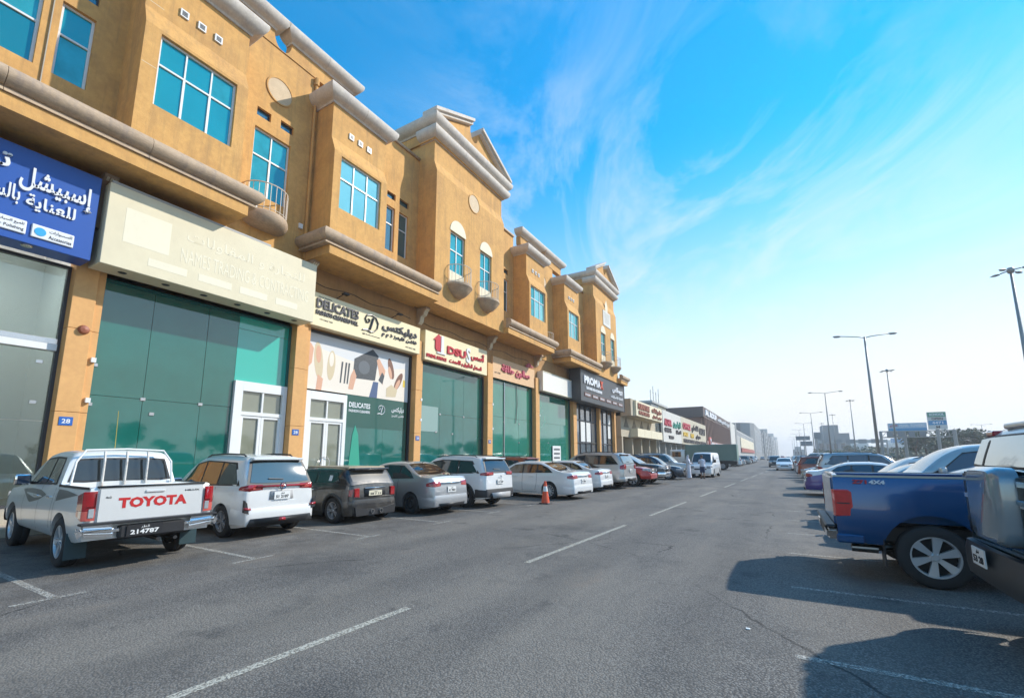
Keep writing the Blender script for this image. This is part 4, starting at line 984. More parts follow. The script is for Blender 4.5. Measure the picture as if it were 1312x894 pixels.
        me = bpy.data.meshes.new(nm); bm.to_mesh(me); bm.free()
        return finish(nm, me, m, s.e, smooth=True)
    def side(s, nm, pts_top, pts_bot, m, off=.006, sides=(1, -1), parent=None):
        """strip on the body side between an upper and a lower line, draped over the surface"""
        for sd in sides:
            bm = B(); prev = None; n = 12; xa, xb = pts_top[0][0], pts_top[-1][0]
            for i in range(n+1):
                x = xa+(xb-xa)*i/n; z1 = interp(pts_top, x); z0 = interp(pts_bot, x); ring = []
                for j in range(5):
                    z = z0+(z1-z0)*j/4; ring.append(bm.verts.new((x, sd*(s.sy(x, z)+off), z)))
                for j, zz in ((0, z0), (4, z1)): ring.insert(0 if j == 0 else len(ring), bm.verts.new((x, sd*(s.sy(x, zz)-.01), zz)))
                if prev:
                    for k in range(6): bm.faces.new([prev[k], prev[k+1], ring[k+1], ring[k]])
                prev = ring
            o = part(nm, bm, m, parent or s.e, sharp=50)
        return o
    def seam(s, pts, wd=.012, sides=(1, -1)):
        for sd in sides:
            bm = B(); prev = None
            for (p, q) in zip(pts, pts[1:]):
                k = max(1, int(math.hypot(q[0]-p[0], q[1]-p[1])/.12)); d = Vector((q[0]-p[0], q[1]-p[1])).normalized(); nx, nz = -d.y*wd/2, d.x*wd/2
                for i in range(k):
                    a = [p[j]+(q[j]-p[j])*i/k for j in (0, 1)]; b_ = [p[j]+(q[j]-p[j])*(i+1)/k for j in (0, 1)]
                    P = [(a[0]+nx, a[1]+nz), (a[0]-nx, a[1]-nz), (b_[0]-nx, b_[1]-nz), (b_[0]+nx, b_[1]+nz)]
                    bm.faces.new([bm.verts.new((x, sd*(s.sy(x, z)+.003), z)) for x, z in P])
            part('door_seam', bm, black, s.e)
    def handle(s, x, z, m=None, sides=(1, -1)):
        for sd in sides:
            bm = B(); y = s.sy(x, z); bevbox(bm, x-.10, x+.10, sd*y-.005 if sd > 0 else sd*y-.035, sd*y+.035 if sd > 0 else sd*y+.005, z-.015, z+.015, .008); part('door_handle', bm, m or s.m, s.e)
    def rear(s, nm, poly, m, x=None, t=.02, front=False, bev=0, parent=None):
        """flat moulded piece on the tail (or nose); poly = (y, z)"""
        X = (s.x0 if not front else s.x1) if x is None else x; d = -1 if not front else 1
        bm = B(); prism(bm, poly, 'x', X-d*.03, X+d*t)
        if bev: bmesh.ops.bevel(bm, geom=[e for e in bm.edges if abs(e.verts[0].co.x-e.verts[1].co.x) < 1e-6 and abs(e.verts[0].co.x-(X+d*t)) < 1e-5], offset=bev, segments=2, affect='EDGES')
        return part(nm, bm, m, parent or s.e, sharp=35)
    def bumper(s, z0, z1, off, wrap, m, front=False, nm='bumper', bulge=.02, zs=None):
        d = 1 if front else -1; X = s.x1 if front else s.x0; bm = B(); prev = None; H = z1-z0
        path = []
        for i in range(7): path.append((-wrap*(1-i/6), None))
        ring_path = []
        n = 6
        for i in range(n+1): x = X-d*wrap*(1-i/n)*1.0; ring_path.append((x, s.w(x)+off, (0, 1)))
        we = s.w(X)+off
        for i in range(1, 6):
            a = PI/2*i/6; ring_path.append((X+d*(off+.03)*math.sin(a), we-.16*(1-math.cos(a)), None))
        for i in range(7): ring_path.append((X+d*(off+.03+bulge*math.sin(PI/2*i/6)), (we-.16)*(1-i/6), None))
        full = ring_path + [(x, -y, q) for x, y, q in ring_path[::-1][1:]]
        for x, y, q in full:
            cx = x-d*.05 if abs(x-X) < .25 else x; iy = y*.94
            ring = [bm.verts.new(p) for p in ((x-d*.06, iy, z0), (x-d*.01, y*.985, z0+H*.05), (x, y, z0+H*.3), (x, y, z0+H*.75), (x-d*.02, y*.985, z1), (x-d*.08, iy, z1))]
            if prev:
                for k in range(5): bm.faces.new([prev[k], prev[k+1], ring[k+1], ring[k]])
            prev = ring
        return part(nm, bm, m, s.e, sharp=40)
    def mirror(s, x, z, m=None, size=(.12, .24, .17)):
        for sd in (1, -1):
            bm = B(); y = s.yb; a, w_, h = size; y0, y1 = y+.03, y+.03+w_
            bevbox(bm, x-a/2, x+a/2, min(sd*y0, sd*y1), max(sd*y0, sd*y1), z, z+h, .035, 2); mo = part('wing_mirror', bm, m or s.m, s.e, smooth=True)
            bm = B(); bevbox(bm, x-a/2-.006, x-a/2+.003, min(sd*(y0+.03), sd*(y1-.03)), max(sd*(y0+.03), sd*(y1-.03)), z+.03, z+h-.03, .002); part('mirror_glass', bm, cglass_b, mo)
            bm = B(); tube(bm, [(x+.02, sd*(y-.08), z+.02), (x, sd*(y0+.03), z+.05)], .025, 6); part('mirror_stalk', bm, black, mo)
    def xe(s, z):
        up = [s.top[0]]
        for p in s.top[1:]:
            if p[1] <= up[-1][1]+1e-4: break
            up.append(p)
        return min(interp([(q, x) for x, q in up], z), s.x0+s.lampmax)
    def lamps_rear(s, y0, y1, z0, z1, wrap=.22, m=None, slope=0, inner=None):
        m = m or redlamp
        for sd in (1, -1):
            bm = B(); n = 6; pts = []; xa, xb = s.xe(z0+.01), s.xe(z1-.02)
            for i in range(n+1):
                t = i/n; e0 = xa+(s.x0+wrap-xa)*(1-t); e1 = xb+(s.x0+wrap-xb)*(1-t); k = .30*(1-t)*(z1-z0)
                pts.append((e0, s.sy(e0, z0+k*.4)+.009, z0+k*.4, e1, s.sy(e1, z1-k)+.009, z1-k))
            ya, yb = s.sy(xa, z0), s.sy(xb, z1)
            for i in range(1, 7):
                t = i/6; o_ = .012 if i > 1 else .006; sh = t*(z1-z0)*.12
                pts.append((xa-o_, (ya-.03)*(1-t)+y0*t, z0+sh, xb-o_, (yb-.03)*(1-t)+y0*t, z1-sh*.3))
            prev = None
            for i, (xl, yl, a, xh, yh, c) in enumerate(pts):
                dx, dy = (0, -.02) if i <= n else (.03, 0)
                ring = [bm.verts.new(p) for p in ((xl+dx, sd*(yl+dy), a-.004), (xl, sd*yl, a+.01), ((xl+xh)/2-.006*(i > n), sd*((yl+yh)/2+.004*(i <= n)), (a+c)/2), (xh, sd*yh, c-.01), (xh+dx, sd*(yh+dy), c+.004))]
                if prev:
                    for k in range(4): bm.faces.new([prev[k], prev[k+1], ring[k+1], ring[k]])
                prev = ring
            t = part('tail_lamp', bm, m, s.e, sharp=50)
            bm = B(); zz = z0+(z1-z0)*.42; xx = s.xe(zz)-.022; box(bm, xx, xx+.02, min(sd*(y0+.05), sd*(ya-.08)), max(sd*(y0+.05), sd*(ya-.08)), zz-.018, zz+.018); part('reversing_lens', bm, mat('pale_red_lens', (.5, .1, .08), .12, coat=.8), t)
    def lamps_front(s, y0, z0, z1, wrap=.45, m=None):
        for sd in (1, -1):
            bm = B(); n = 7; prev = None; pts = []
            for i in range(n+1): x = s.x1-wrap+wrap*i/n; pts.append((x, s.sy(x, (z0+z1)/2)+.010))
            we = pts[-1][1]; pts += [(s.x1+.02, we*.97-(we*.97-y0)*i/4) for i in range(5)]
            N = len(pts)
            for i, (x, y) in enumerate(pts):
                f = min(1, i/n); a = z0+(z1-z0)*.35*(1-f); c = z1
                ring = [bm.verts.new(p) for p in ((x, sd*(y-.015), a), (x, sd*y, a+.01), (x, sd*y, c-.01), (x, sd*(y-.015), c))]
                if prev:
                    for k in range(3): bm.faces.new([prev[k], prev[k+1], ring[k+1], ring[k]])
                prev = ring
            part('headlight', bm, m or clearlamp, s.e, sharp=40)
    def plate(s, yc, z, txt=None, x=None, w_=.36, h=.16, m=None, tm=None, front=False):
        X = (s.x0-.03) if x is None else x; d = -1 if not front else 1
        bm = B(); box(bm, min(X, X+d*.012), max(X, X+d*.012), yc-w_/2, yc+w_/2, z-h/2, z+h/2); p = part('licence_plate', bm, m or plate_w, s.e)
        if txt:
            # reads from behind the car: viewer's right is -y when looking along +x
            uy = (0, -1, 0) if d < 0 else (0, 1, 0); o_ = (X+d*.013, yc+w_*.40 if d < 0 else yc-w_*.4, z-h*.34)
            text('plate_number', txt, tm or ink, o_, uy, (0, 0, 1), w_*.8, h*.40, .003, p, .03)
            text('plate_country', arabic('قطر'), tm or ink, (X+d*.013, yc+w_*.12 if d < 0 else yc-w_*.12, z+h*.14), uy, (0, 0, 1), w_*.24, h*.26, .003, p)
        return p
    def badge(s, poly_c, r, m=chrome):
        bm = B(); lathe(bm, [(r*.65, 0), (r*.8, -.012), (r, -.012), (r*1.05, 0)], 'x', 20, (s.x0-.022, poly_c[0], poly_c[1])); part('badge', bm, m, s.e)
    def place(s, wx, wy, head, rear_near=True, side=1, front=False):
        """put the near rear (or front) wheel contact at (wx, wy); side +1 = left wheels are the near ones"""
        x = s.xf if front else s.xr; y = side*(s.h-.04); c, n = math.cos(head), math.sin(head)
        s.e.location = (wx-(c*x-n*y), wy-(n*x+c*y), 0); s.e.rotation_euler = (0, 0, head)
        return s

def smooth_roof(pts, k=4):
    out = []
    P = [pts[0]]+list(pts)+[pts[-1]]
    for i in range(1, len(P)-2):
        for j in range(k):
            t = j/k; a, b_, c, d = P[i-1], P[i], P[i+1], P[i+2]
            f = lambda q: .5*((2*b_[q])+(-a[q]+c[q])*t+(2*a[q]-5*b_[q]+4*c[q]-d[q])*t*t+(-a[q]+3*b_[q]-3*c[q]+d[q])*t**3)
            out.append((f(0), f(1)))
    out.append(pts[-1]); r = [out[0]]
    for p in out[1:]:
        if p[0] > r[-1][0]+1e-3: r.append(p)
    return r

def sedan(name, lab, pm, L=4.85, W=1.82, H=1.45, wb=2.78, R=.33, group=None, dust=False, style='10', rimm=None, glass=None, taillift=0, hatch=False):
    k = L/4.85; x = lambda a: (a-.5)*L
    top = [(x(0), .66), (x(.004), .80), (x(.012), .97), (x(.03), 1.03+taillift), (x(.13), 1.055+taillift), (x(.25), 1.00), (x(.6), .97), (x(.72), .96), (x(.85), .88), (x(.95), .76), (x(.985), .66), (x(1), .54)]
    rf = smooth_roof([(x(.10), 1.06), (x(.20), 1.20), (x(.31), H-.06), (x(.42), H-.055+.035), (x(.52), H-.03), (x(.60), H-.09), (x(.67), H-.24), (x(.765), .965)])
    zb = lambda a: interp(top, x(a))+.015
    win = [[(x(.205), 1.07), (x(.335), 1.03), (x(.34), H-.13), (x(.31), H-.13), (x(.25), 1.22)],
           [(x(.35), 1.03), (x(.485), 1.01), (x(.485), H-.11), (x(.355), H-.12)],
           [(x(.50), 1.01), (x(.70), .995), (x(.66), 1.08), (x(.585), H-.16), (x(.50), H-.115)]]
    c = Car(name, lab, 'car', L, W, wb, (L-wb)*.52, R, .19, top, dict(roof=rf, win=win, dlo=[(x(.19), 1.045), (x(.5), 1.0), (x(.715), .985), (x(.66), 1.12), (x(.585), H-.13), (x(.48), H-.085), (x(.32), H-.10), (x(.245), 1.24)], ws=(x(.595), x(.74)), rw=(x(.13), x(.30)), rwm=cglass_dust if dust else (glass or cglass)), pm, group, style=style, rimm=rimm, glass=glass, plan=.13, nose_plan=.2)
    c.lamps_rear(.45, .8, .80, .97, .26); c.lamps_front(.45, .60, .76, .5)
    c.bumper(.24, .56, .004, .42, pm); c.bumper(.22, .50, .004, .5, pm, front=True)
    c.rear('bumper_grille', [(-.5, .24), (.5, .24), (.55, .33), (-.55, .33)], black, c.x0-.05)
    c.rear('trim_strip', [(-.42, .90), (.42, .90), (.42, .93), (-.42, .93)], chrome, None, .03)
    c.seam([(x(.36), .34), (x(.345), .6), (x(.345), 1.0)]); c.seam([(x(.49), .26), (x(.49), 1.0)]); c.seam([(x(.69), .32), (x(.70), .62), (x(.70), .96)]); c.seam([(x(.34), .27), (x(.69), .27)], .008)
    c.handle(x(.40), .88); c.handle(x(.56), .86); c.mirror(x(.68), 1.0, pm)
    c.rear('grille', [(-.42, .42), (.42, .42), (.36, .62), (-.36, .62)], black, c.x1-.03, .06, True)
    c.plate(0, .72, '41 7823', c.x0-.012)
    bm = B(); tube(bm, [(x(.30), 0, H-.02), (x(.275), 0, H+.05)], .012, 5, .004); part('aerial', bm, black, c.e)
    return c

def suv(name, lab, pm, L=4.5, W=1.8, H=1.7, wb=2.7, R=.35, group=None, belt=1.05, sill=.24, style='10', rimm=None, roofm=None, glass=None, rails=True, lean=.0, cladd=None, lamp=(.50, 1.0, 1.16), hood=.98, rwm=None, plan=.12, tum=.27, cut=False, pz=.86):
    x = lambda a: (a-.5)*L
    top = [(x(0), .60), (x(.003), .8), (x(.006), belt-.03), (x(.02), belt+.02), (x(.2), belt+.0), (x(.62), belt-.05), (x(.73), hood+.03), (x(.90), hood-.06), (x(.965), hood-.16), (x(.99), hood-.30), (x(1), .50)]
    rf = smooth_roof([(x(.012+lean), belt+.02), (x(.035+lean), belt+.26), (x(.075+lean*1.5), H-.10), (x(.14), H-.05), (x(.30), H-.02), (x(.45), H-.035), (x(.54), H-.09), (x(.62), H-.28), (x(.72), belt-.03)])
    xs_ = .085+lean*1.5
    win = [[(x(xs_), belt+.08), (x(.27), belt+.06), (x(.27), H-.17), (x(xs_+.07), H-.19)], [(x(.285), belt+.06), (x(.445), belt+.04), (x(.445), H-.15), (x(.285), H-.165)], [(x(.46), belt+.04), (x(.665), belt+.02), (x(.63), belt+.1), (x(.555), H-.22), (x(.46), H-.155)]]
    c = Car(name, lab, 'car', L, W, wb, (L-wb)*.50, R, sill, top, dict(roof=rf, win=win, dlo=[(x(xs_-.02), belt+.05), (x(.3), belt+.03), (x(.685), belt-.0), (x(.63), belt+.14), (x(.555), H-.19), (x(.45), H-.12), (x(.3), H-.135), (x(xs_+.06), H-.16)], ws=(x(.545), x(.70)), rw=None, m=roofm or pm), pm, group, style=style, rimm=rimm, glass=glass, plan=plan, planlen=.5, tum=tum)
    # rear window: a raked pane in a dark surround, following the tail
    z0, z1 = belt+.10, H-.15; yw = c.yb
    c.backglass('window_surround', black, z0-.05, z1+.04, .05, .008); w_ = c.backglass('rear_window', rwm or glass or cglass, z0, z1, .11, .016)
    xb0 = interp([(z, q) for q, z in rf[:6]], z0+.08)-.04; xb1 = xb0
    bm = B(); tube(bm, [(xb0-.01, -.05, z0+.07), (xb0-.0, .28, z0+.09)], .012, 5); part('rear_wiper', bm, black, w_)
    bm = B(); bevbox(bm, x(.04+lean), x(.13+lean), -yw*.72, yw*.72, H-.115, H-.06, .02); part('roof_spoiler', bm, roofm or pm, c.e)
    c.lampmax = .022; c.lamps_rear(lamp[0], .8, lamp[1], lamp[2], .24); c.lamps_front(.45, hood-.34, hood-.17, .45)
    c.bumper(sill+.06, .62, .012, .40, cladd or pm); c.bumper(sill+.04, .55, .01, .45, cladd or pm, front=True)
    c.rear('diffuser', [(-.55, sill+.05), (.55, sill+.05), (.62, sill+.18), (-.62, sill+.18)], black, c.x0-.06)
    c.rear('grille', [(-.48, .55), (.48, .55), (.5, .80), (-.5, .80)], black, c.x1-.03, .05, True)
    c.seam([(x(.285), .62), (x(.275), .8), (x(.28), belt)]); c.seam([(x(.455), sill+.06), (x(.455), belt)]); c.seam([(x(.66), .4), (x(.67), .7), (x(.67), belt-.06)]); c.seam([(x(.33), sill+.06), (x(.66), sill+.06)], .01)
    c.handle(x(.335), belt-.14); c.handle(x(.50), belt-.16); c.mirror(x(.64), belt+.0, pm)
    if rails:
        for sd in (1, -1):
            yy = yw-tum*(H-belt)-.10; bm = B(); tube(bm, [(x(.12), sd*yy, H-.06), (x(.15), sd*yy, H+.01), (x(.3), sd*yy, H+.03), (x(.48), sd*yy, H+.005), (x(.53), sd*yy, H-.07)], .018, 6); part('roof_rail', bm, black if roofm is None else chrome, c.e)
    c.plate(0, pz, '51 2107', c.x0-.02)
    c.seam([(x(.0), belt), (x(.0), belt)]) if False else None
    if cladd: c.flares(cladd); c.side('sill_cladding', [(c.xr+c.Ra, sill+.14), (c.xf-c.Ra, sill+.14)], [(c.xr+c.Ra, sill+.01), (c.xf-c.Ra, sill+.01)], cladd, .014)
    return c

def pickup(name, lab, pm, L=5.33, W=1.80, H=1.80, wb=3.085, roh=1.28, R=.38, bedz=1.22, group=None, flare=None, style='6', rimm=None, glass=None, bars=False, sill=.42, hood=1.12, cab_r=.285, rwm=None, arch=1.18):
    x = lambda a: (a-.5)*L; cr = x(cab_r)
    top = [(x(0), bedz-.02), (x(.002), bedz), (cr-.06, bedz), (cr-.02, bedz), (x(.45), bedz-.02), (x(.70), hood+.03), (x(.74), hood+.01), (x(.90), hood-.05), (x(.97), hood-.14), (x(.992), hood-.3), (x(1), .60)]
    rf = smooth_roof([(cr, bedz-.02), (cr+.06, bedz+.3), (cr+.12, H-.07), (cr+.35, H-.03), (cr+.9, H-.02), (cr+1.35, H-.06), (cr+1.62, H-.16), (x(.73), hood+.03)])
    bz = bedz
    win = [[(cr+.28, bz+.04), (cr+.78, bz+.03), (cr+.78, H-.14), (cr+.36, H-.15)], [(cr+.86, bz+.03), (cr+1.85, bz-.02), (cr+1.72, bz+.08), (cr+1.38, H-.17), (cr+.86, H-.135)]]
    c = Car(name, lab, 'pickup truck', L, W, wb, roh, R, sill, top, dict(roof=rf, win=win, dlo=[(cr+.24, bz+.01), (cr+1.93, bz-.04), (cr+1.76, bz+.1), (cr+1.38, H-.14), (cr+.84, H-.105), (cr+.33, H-.12)], ws=(cr+1.36, x(.715)), rw=None, crown=.04, belt=[(cr, bz-.01), (x(.55), bz-.03), (x(.73), hood+.01)]), pm, group, style=style, rimm=rimm, glass=glass, plan=.03, nose_plan=.16, planlen=.5, bed=(x(0)+.07, cr-.06, .80), tum=.24, yb=.93, flare=flare, arch=arch)
    c.backglass('window_surround', black, bz+.03, H-.13, .07, .006, .4); c.backglass('rear_window', rwm or glass or cglass, bz+.06, H-.16, .10, .012, .4)
    return c
TRUCKS = None
# ---- left row, noses to the shops (heading = pi): near side is the car's left
PW = paint('pearl_white_paint', (.74, .74, .72)); PW2 = paint('white_paint_car', (.70, .70, .69), .1, .06); PS = paint('silver_paint', (.40, .41, .42), .6, .14); PGR = paint('warm_grey_paint', (.30, .29, .28), .5, .2)
PM = paint('dusty_dark_grey_paint', (.030, .028, .027), .4, .20, .34); PB = paint('black_paint', (.012, .012, .014), .3, .10); PN = paint('midnight_blue_paint', (.010, .022, .05), .4, .12)
PR = paint('red_paint', (.42, .015, .012), .3, .05); PBR = paint('copper_brown_paint', (.28, .06, .025), .4, .1); PBL = paint('deep_blue_paint', (.004, .070, .21), .35, .03, .25); PSKY = paint('bright_blue_paint', (.02, .15, .42), .4, .03)
PPU = paint('purple_wrap', (.055, .03, .20), .2, .03); PT = paint('dark_teal_paint', (.003, .035, .05), .35, .04, .2); PLC = paint('champagne_silver_paint', (.46, .46, .45), .5, .10)

# white pickup, nearest on the left
c = pickup('parked_pickup', 'white double cab pickup with red tailgate lettering, nearest on the left', PW, W=1.75, roh=1.0, L=5.1, rimm=alloy, style='5')
X = c.x0; bz = 1.22
c.rear('tailgate', [(-.70, .70), (.70, .70), (.70, bz+.005), (-.70, bz+.005)], PW, None, .028, bev=.015)
tg = c.e.children[-1]
c.rear('tailgate_cap', [(-.72, bz+.006), (.72, bz+.006), (.72, bz+.035), (-.72, bz+.035)], black, None, .03)
for sd in (1, -1):
    c.side('bed_rail_cap', [(X+.02, bz+.02), (c.x0+1.45, bz+.02)], [(X+.02, bz-.015), (c.x0+1.45, bz-.015)], black, .012, (sd,))
text('tailgate_lettering', 'TOYOTA', mat('red_decal', (.50, .02, .02), .4), (X-.029, .46, .91), (0, -1, 0), (0, 0, 1), .92, .16, .003, tg, .05)
text('tailgate_lettering', 'HILUX', ink, (X-.029, -.42, 1.12), (0, -1, 0), (0, 0, 1), .22, .028, .003, tg, .03); text('tailgate_lettering', '4x2', ink, (X-.029, .62, 1.07), (0, -1, 0), (0, 0, 1), .07, .03, .003, tg, .02)
bm = B(); bevbox(bm, X-.05, X-.028, -.13, .13, 1.13, 1.17, .008); part('tailgate_handle', bm, PW, tg)
for sd in (1, -1):
    s_ = sd
    for z0, z1, m_ in ((.76, .90, clearlamp), (.90, 1.18, redlamp)):
        bm = B(); n = 6; prev = None; pts = [(X+.24*(1-i/n), c.sy(X+.2, .95)+.012) for i in range(n+1)]+[(X-.028, c.sy(X+.02, .95)-.02), (X-.032, .72)]
        for i, (xx, yy) in enumerate(pts):
            a = z0 if z0 > .8 else z0+.06*(1-min(1, i/n)); d_ = z1-(.06*(1-min(1, i/n)) if z1 > 1 else 0)
            ring = [bm.verts.new(p) for p in ((xx, s_*(yy-.012), a), (xx, s_*yy, a+.006), (xx, s_*yy, d_-.006), (xx, s_*(yy-.012), d_))]
            if prev:
                for k in range(3): bm.faces.new([prev[k], prev[k+1], ring[k+1], ring[k]])
            prev = ring
        part('tail_lamp', bm, m_ if m_ is not clearlamp else mat('pale_red_lens', (.5, .1, .08), .12, coat=.8), c.e, sharp=40)
for sd in (1, -1):
    bm = B(); bevbox(bm, X-.040, X-.03, min(sd*.735, sd*.80), max(sd*.735, sd*.80), .80, .93, .004); part('reversing_lens', bm, clearlamp, c.e)
    bm = B(); y_ = c.sy(X+.1, .9)+.016; box(bm, X+.02, X+.13, min(sd*y_, sd*(y_-.01)), max(sd*y_, sd*(y_-.01)), .80, .90); part('reversing_lens', bm, clearlamp, c.e)
    bm = B(); box(bm, X-.041, X-.03, min(sd*.725, sd*.82), max(sd*.725, sd*.82), .95, .965); box(bm, X-.041, X-.03, min(sd*.725, sd*.735), max(sd*.725, sd*.735), .965, 1.15); part('lamp_trim', bm, mat('dark_red_lens', (.10, .004, .006), .15, coat=.8), c.e)
# chrome step bumper with dark centre
for sd in (1, -1):
    bm = B(); y0, y1 = sd*.42, sd*.93
    prism(bm, [(y0, .50), (y1*.98, .55), (y1, .60), (y1, .72), (y0*1.05, .70)], 'x', X-.17, X-.02)
    bmesh.ops.bevel(bm, geom=bm.edges[:], offset=.08, segments=5, affect='EDGES'); part('chrome_bumper_end', bm, chrome, c.e, sharp=60)
bm = B(); bevbox(bm, X-.13, X+.02, -.43, .43, .47, .66, .02); bb = part('bumper_centre', bm, black, c.e)
bm = B(); bevbox(bm, X-.16, X-.02, -.90, .90, .70, .735, .008); part('bumper_step', bm, black, c.e)
c.plate(.12, .575, '214787', X-.135, .46, .17, m=mat('plate_black', (.02, .02, .022), .4), tm=plate_w)
bm = B(); tube(bm, [(X+.6, -.35, .36), (X-.02, -.35, .38)], .03, 8); tube(bm, [(X+.5, -.1, .40), (X-.06, -.1, .40)], .035, 6); part('exhaust', bm, black, c.e)
for sd in (1, -1):
    bm = B(); bevbox(bm, c.xr-.50, c.xr-.48, min(sd*.62, sd*.88), max(sd*.62, sd*.88), .16, .55, .005); part('mud_flap', bm, mat('teal_rubber', (.02, .05, .06), .6), c.e)
cr = X+.285*c.L; H = 1.80
for yy in (-.31, 0.0, .31):
    bm = B(); tube(bm, [(cr-.09, yy, .9), (cr-.09, yy, 1.62), (cr-.05, yy, 1.78)], .020, 6); part('guard_bar', bm, mat('rusty_white_paint', (.6, .57, .52), .5, stain=(.22, .1, .05), sscale=14, samt=.8), c.e)
bm = B(); tube(bm, [(cr-.10, -.72, bz-.05), (cr-.09, -.68, 1.60), (cr-.03, -.56, 1.80), (cr-.02, 0, 1.825), (cr-.03, .56, 1.80), (cr-.09, .68, 1.60), (cr-.10, .72, bz-.05)], .017, 8); part('guard_hoop', bm, white, c.e)
c.seam([(cr+.12, .55), (cr+.10, 1.18)]); c.seam([(cr+.92, .46), (cr+.92, 1.2)]); c.seam([(cr+1.85, .50), (cr+1.93, .8), (cr+1.93, 1.14)]); c.seam([(cr-.03, .5), (cr-.03, 1.2)]); c.handle(cr+.28, 1.03, chrome); c.handle(cr+1.08, 1.02, chrome)
c.side('grey_swoosh_decal', [(cr+.55, 1.06), (cr+.9, 1.12), (cr+1.5, 1.13), (cr+2.1, 1.10)], [(cr+.55, 1.05), (cr+.95, .95), (cr+1.5, .88), (cr+2.1, 1.08)], mat('grey_decal', (.12, .11, .105), .35, coat=.5), .004)
c.side('white_swoosh_decal', [(cr+.75, 1.02), (cr+1.2, 1.04), (cr+1.8, 1.05)], [(cr+.75, 1.01), (cr+1.2, .975), (cr+1.8, 1.03)], PW, .007)
c.side('grey_swoosh_decal', [(X+.35, 1.12), (X+.9, 1.16), (cr-.08, 1.17)], [(X+.35, 1.115), (X+.8, 1.06), (cr-.08, .98)], MATS['grey_decal'], .004)
c.mirror(cr+1.72, 1.18, chrome, (.12, .22, .20)); c.lamps_front(.55, .82, 1.0, .4); c.bumper(.44, .72, .01, .5, PW, front=True)
bm = B(); tube(bm, [(cr+.6, .0, H), (cr+.6, .02, H+.75)], .006, 4); part('aerial', bm, mat('amber_rod', (.4, .3, .05), .5), c.e)
c.place(-9.86, 2.78, PI-.05)

# white and grey MPV
PV = paint('pearl_white_paint', (0, 0, 0))
c = suv('parked_mpv', 'white MPV with dark wheels and a full width red tail lamp bar', PW, L=4.40, W=1.70, H=1.72, wb=2.75, R=.335, belt=1.03, sill=.22, style='split', rimm=alloy_d, rwm=mat('hazy_rear_glass', (.07, .10, .10), .05, spec=1, coat=1), lamp=(.42, .97, 1.10), tum=.24)
c.rear('lamp_bar', [(-.55, 1.045), (.55, 1.045), (.55, 1.085), (-.55, 1.085)], redlamp, None, .03); c.badge((0, 1.06), .075)
c.rear('plate_recess', [(-.27, .78), (.27, .78), (.24, .96), (-.24, .96)], mat('recess_grey', (.35, .35, .35), .5), None, .008)
for sd in (1, -1): c.rear('vertical_vent', [(sd*.70, .52), (sd*.80, .56), (sd*.80, .80), (sd*.75, .74)], black, None, .045)
for sd in (1, -1): c.rear('reflector', [(sd*.66, .60), (sd*.80, .61), (sd*.80, .66), (sd*.68, .64)], redlamp, None, .055)
c.rear('lower_valance', [(-.72, .28), (.72, .28), (.66, .42), (-.66, .42)], mat('satin_black', (.03, .03, .03), .4), c.x0-.05, .03); c.rear('fog_lamp', [(-.06, .40), (.06, .40), (.08, .34), (-.08, .34)], redlamp, c.x0-.055, .04)
c.place(-10.4, 5.47, PI-.04)

# small dark hatchback
L_ = 3.85; x = lambda a: (a-.5)*L_
top = [(x(0), .55), (x(.004), .8), (x(.012), .93), (x(.05), .97), (x(.3), .965), (x(.66), .94), (x(.78), .93), (x(.93), .84), (x(.98), .7), (x(1), .5)]
rf = smooth_roof([(x(.02), .96), (x(.055), 1.15), (x(.10), 1.34), (x(.18), 1.375), (x(.4), 1.385), (x(.54), 1.36), (x(.62), 1.24), (x(.73), .93)])
c = Car('parked_hatchback', 'small dusty dark grey three door hatchback with beige roof', 'car', L_, 1.73, 2.495, .62, .325, .17, top, dict(roof=rf, ws=(x(.56), x(.71)), rw=(x(.035), x(.09)), rwm=cglass_dust, crown=.045,
    win=[[(x(.12), 1.02), (x(.36), 1.0), (x(.36), 1.28), (x(.155), 1.275)], [(x(.385), 1.0), (x(.675), .975), (x(.60), 1.22), (x(.57), 1.275), (x(.385), 1.28)]], dlo=[(x(.05), .985), (x(.70), .955), (x(.615), 1.24), (x(.575), 1.31), (x(.1), 1.305)]), PM, style='split', rimm=alloy_d, plan=.20, planlen=.62, tum=.26)
bm = B(); bevbox(bm, x(.09), x(.575), -.60, .60, 1.345, 1.425, .03, 2); part('roof_panel', bm, mat('dusty_tan_roof', (.36, .29, .19), .6, var=.2), c.e, sharp=30)
bm = B(); bevbox(bm, x(.035), x(.14), -.58, .58, 1.33, 1.39, .02); part('roof_spoiler', bm, PM, c.e)
c.flares(mat('satin_black', (0, 0, 0))); c.bumper(.26, .60, .01, .34, PM); c.bumper(.24, .5, .01, .4, PM, front=True)
for sd in (1, -1): c.rear('tail_lamp', [(sd*.50, .66), (sd*.655, .665), (sd*.66, .88), (sd*.51, .89)], redlamp, None, .025, bev=.012)
c.side('tail_lamp_side', [(c.x0+.02, .86), (c.x0+.10, .85)], [(c.x0+.02, .68), (c.x0+.10, .69)], redlamp, .008)
c.rear('plate_recess', [(-.33, .66), (.33, .66), (.33, .86), (-.33, .86)], black, None, .012); c.plate(0, .745, '58 7 11', c.x0-.014, .42, .13, m=mat('plate_yellowed', (.66, .6, .45), .5)); c.rear('trim_strip', [(-.33, .87), (.33, .87), (.33, .89), (-.33, .89)], chrome, None, .02)
c.rear('diffuser', [(-.62, .20), (.62, .20), (.66, .42), (.3, .36), (-.3, .36), (-.66, .42)], black, c.x0-.05, .03); c.lamps_front(.5, .62, .82, .25)
for yy in (-.14, .14):
    bm = B(); lathe(bm, [(.035, 0), (.045, -.06), (.052, -.06), (.052, .02)], 'x', 14, (c.x0-.06, yy, .29)); part('exhaust', bm, chrome, c.e)
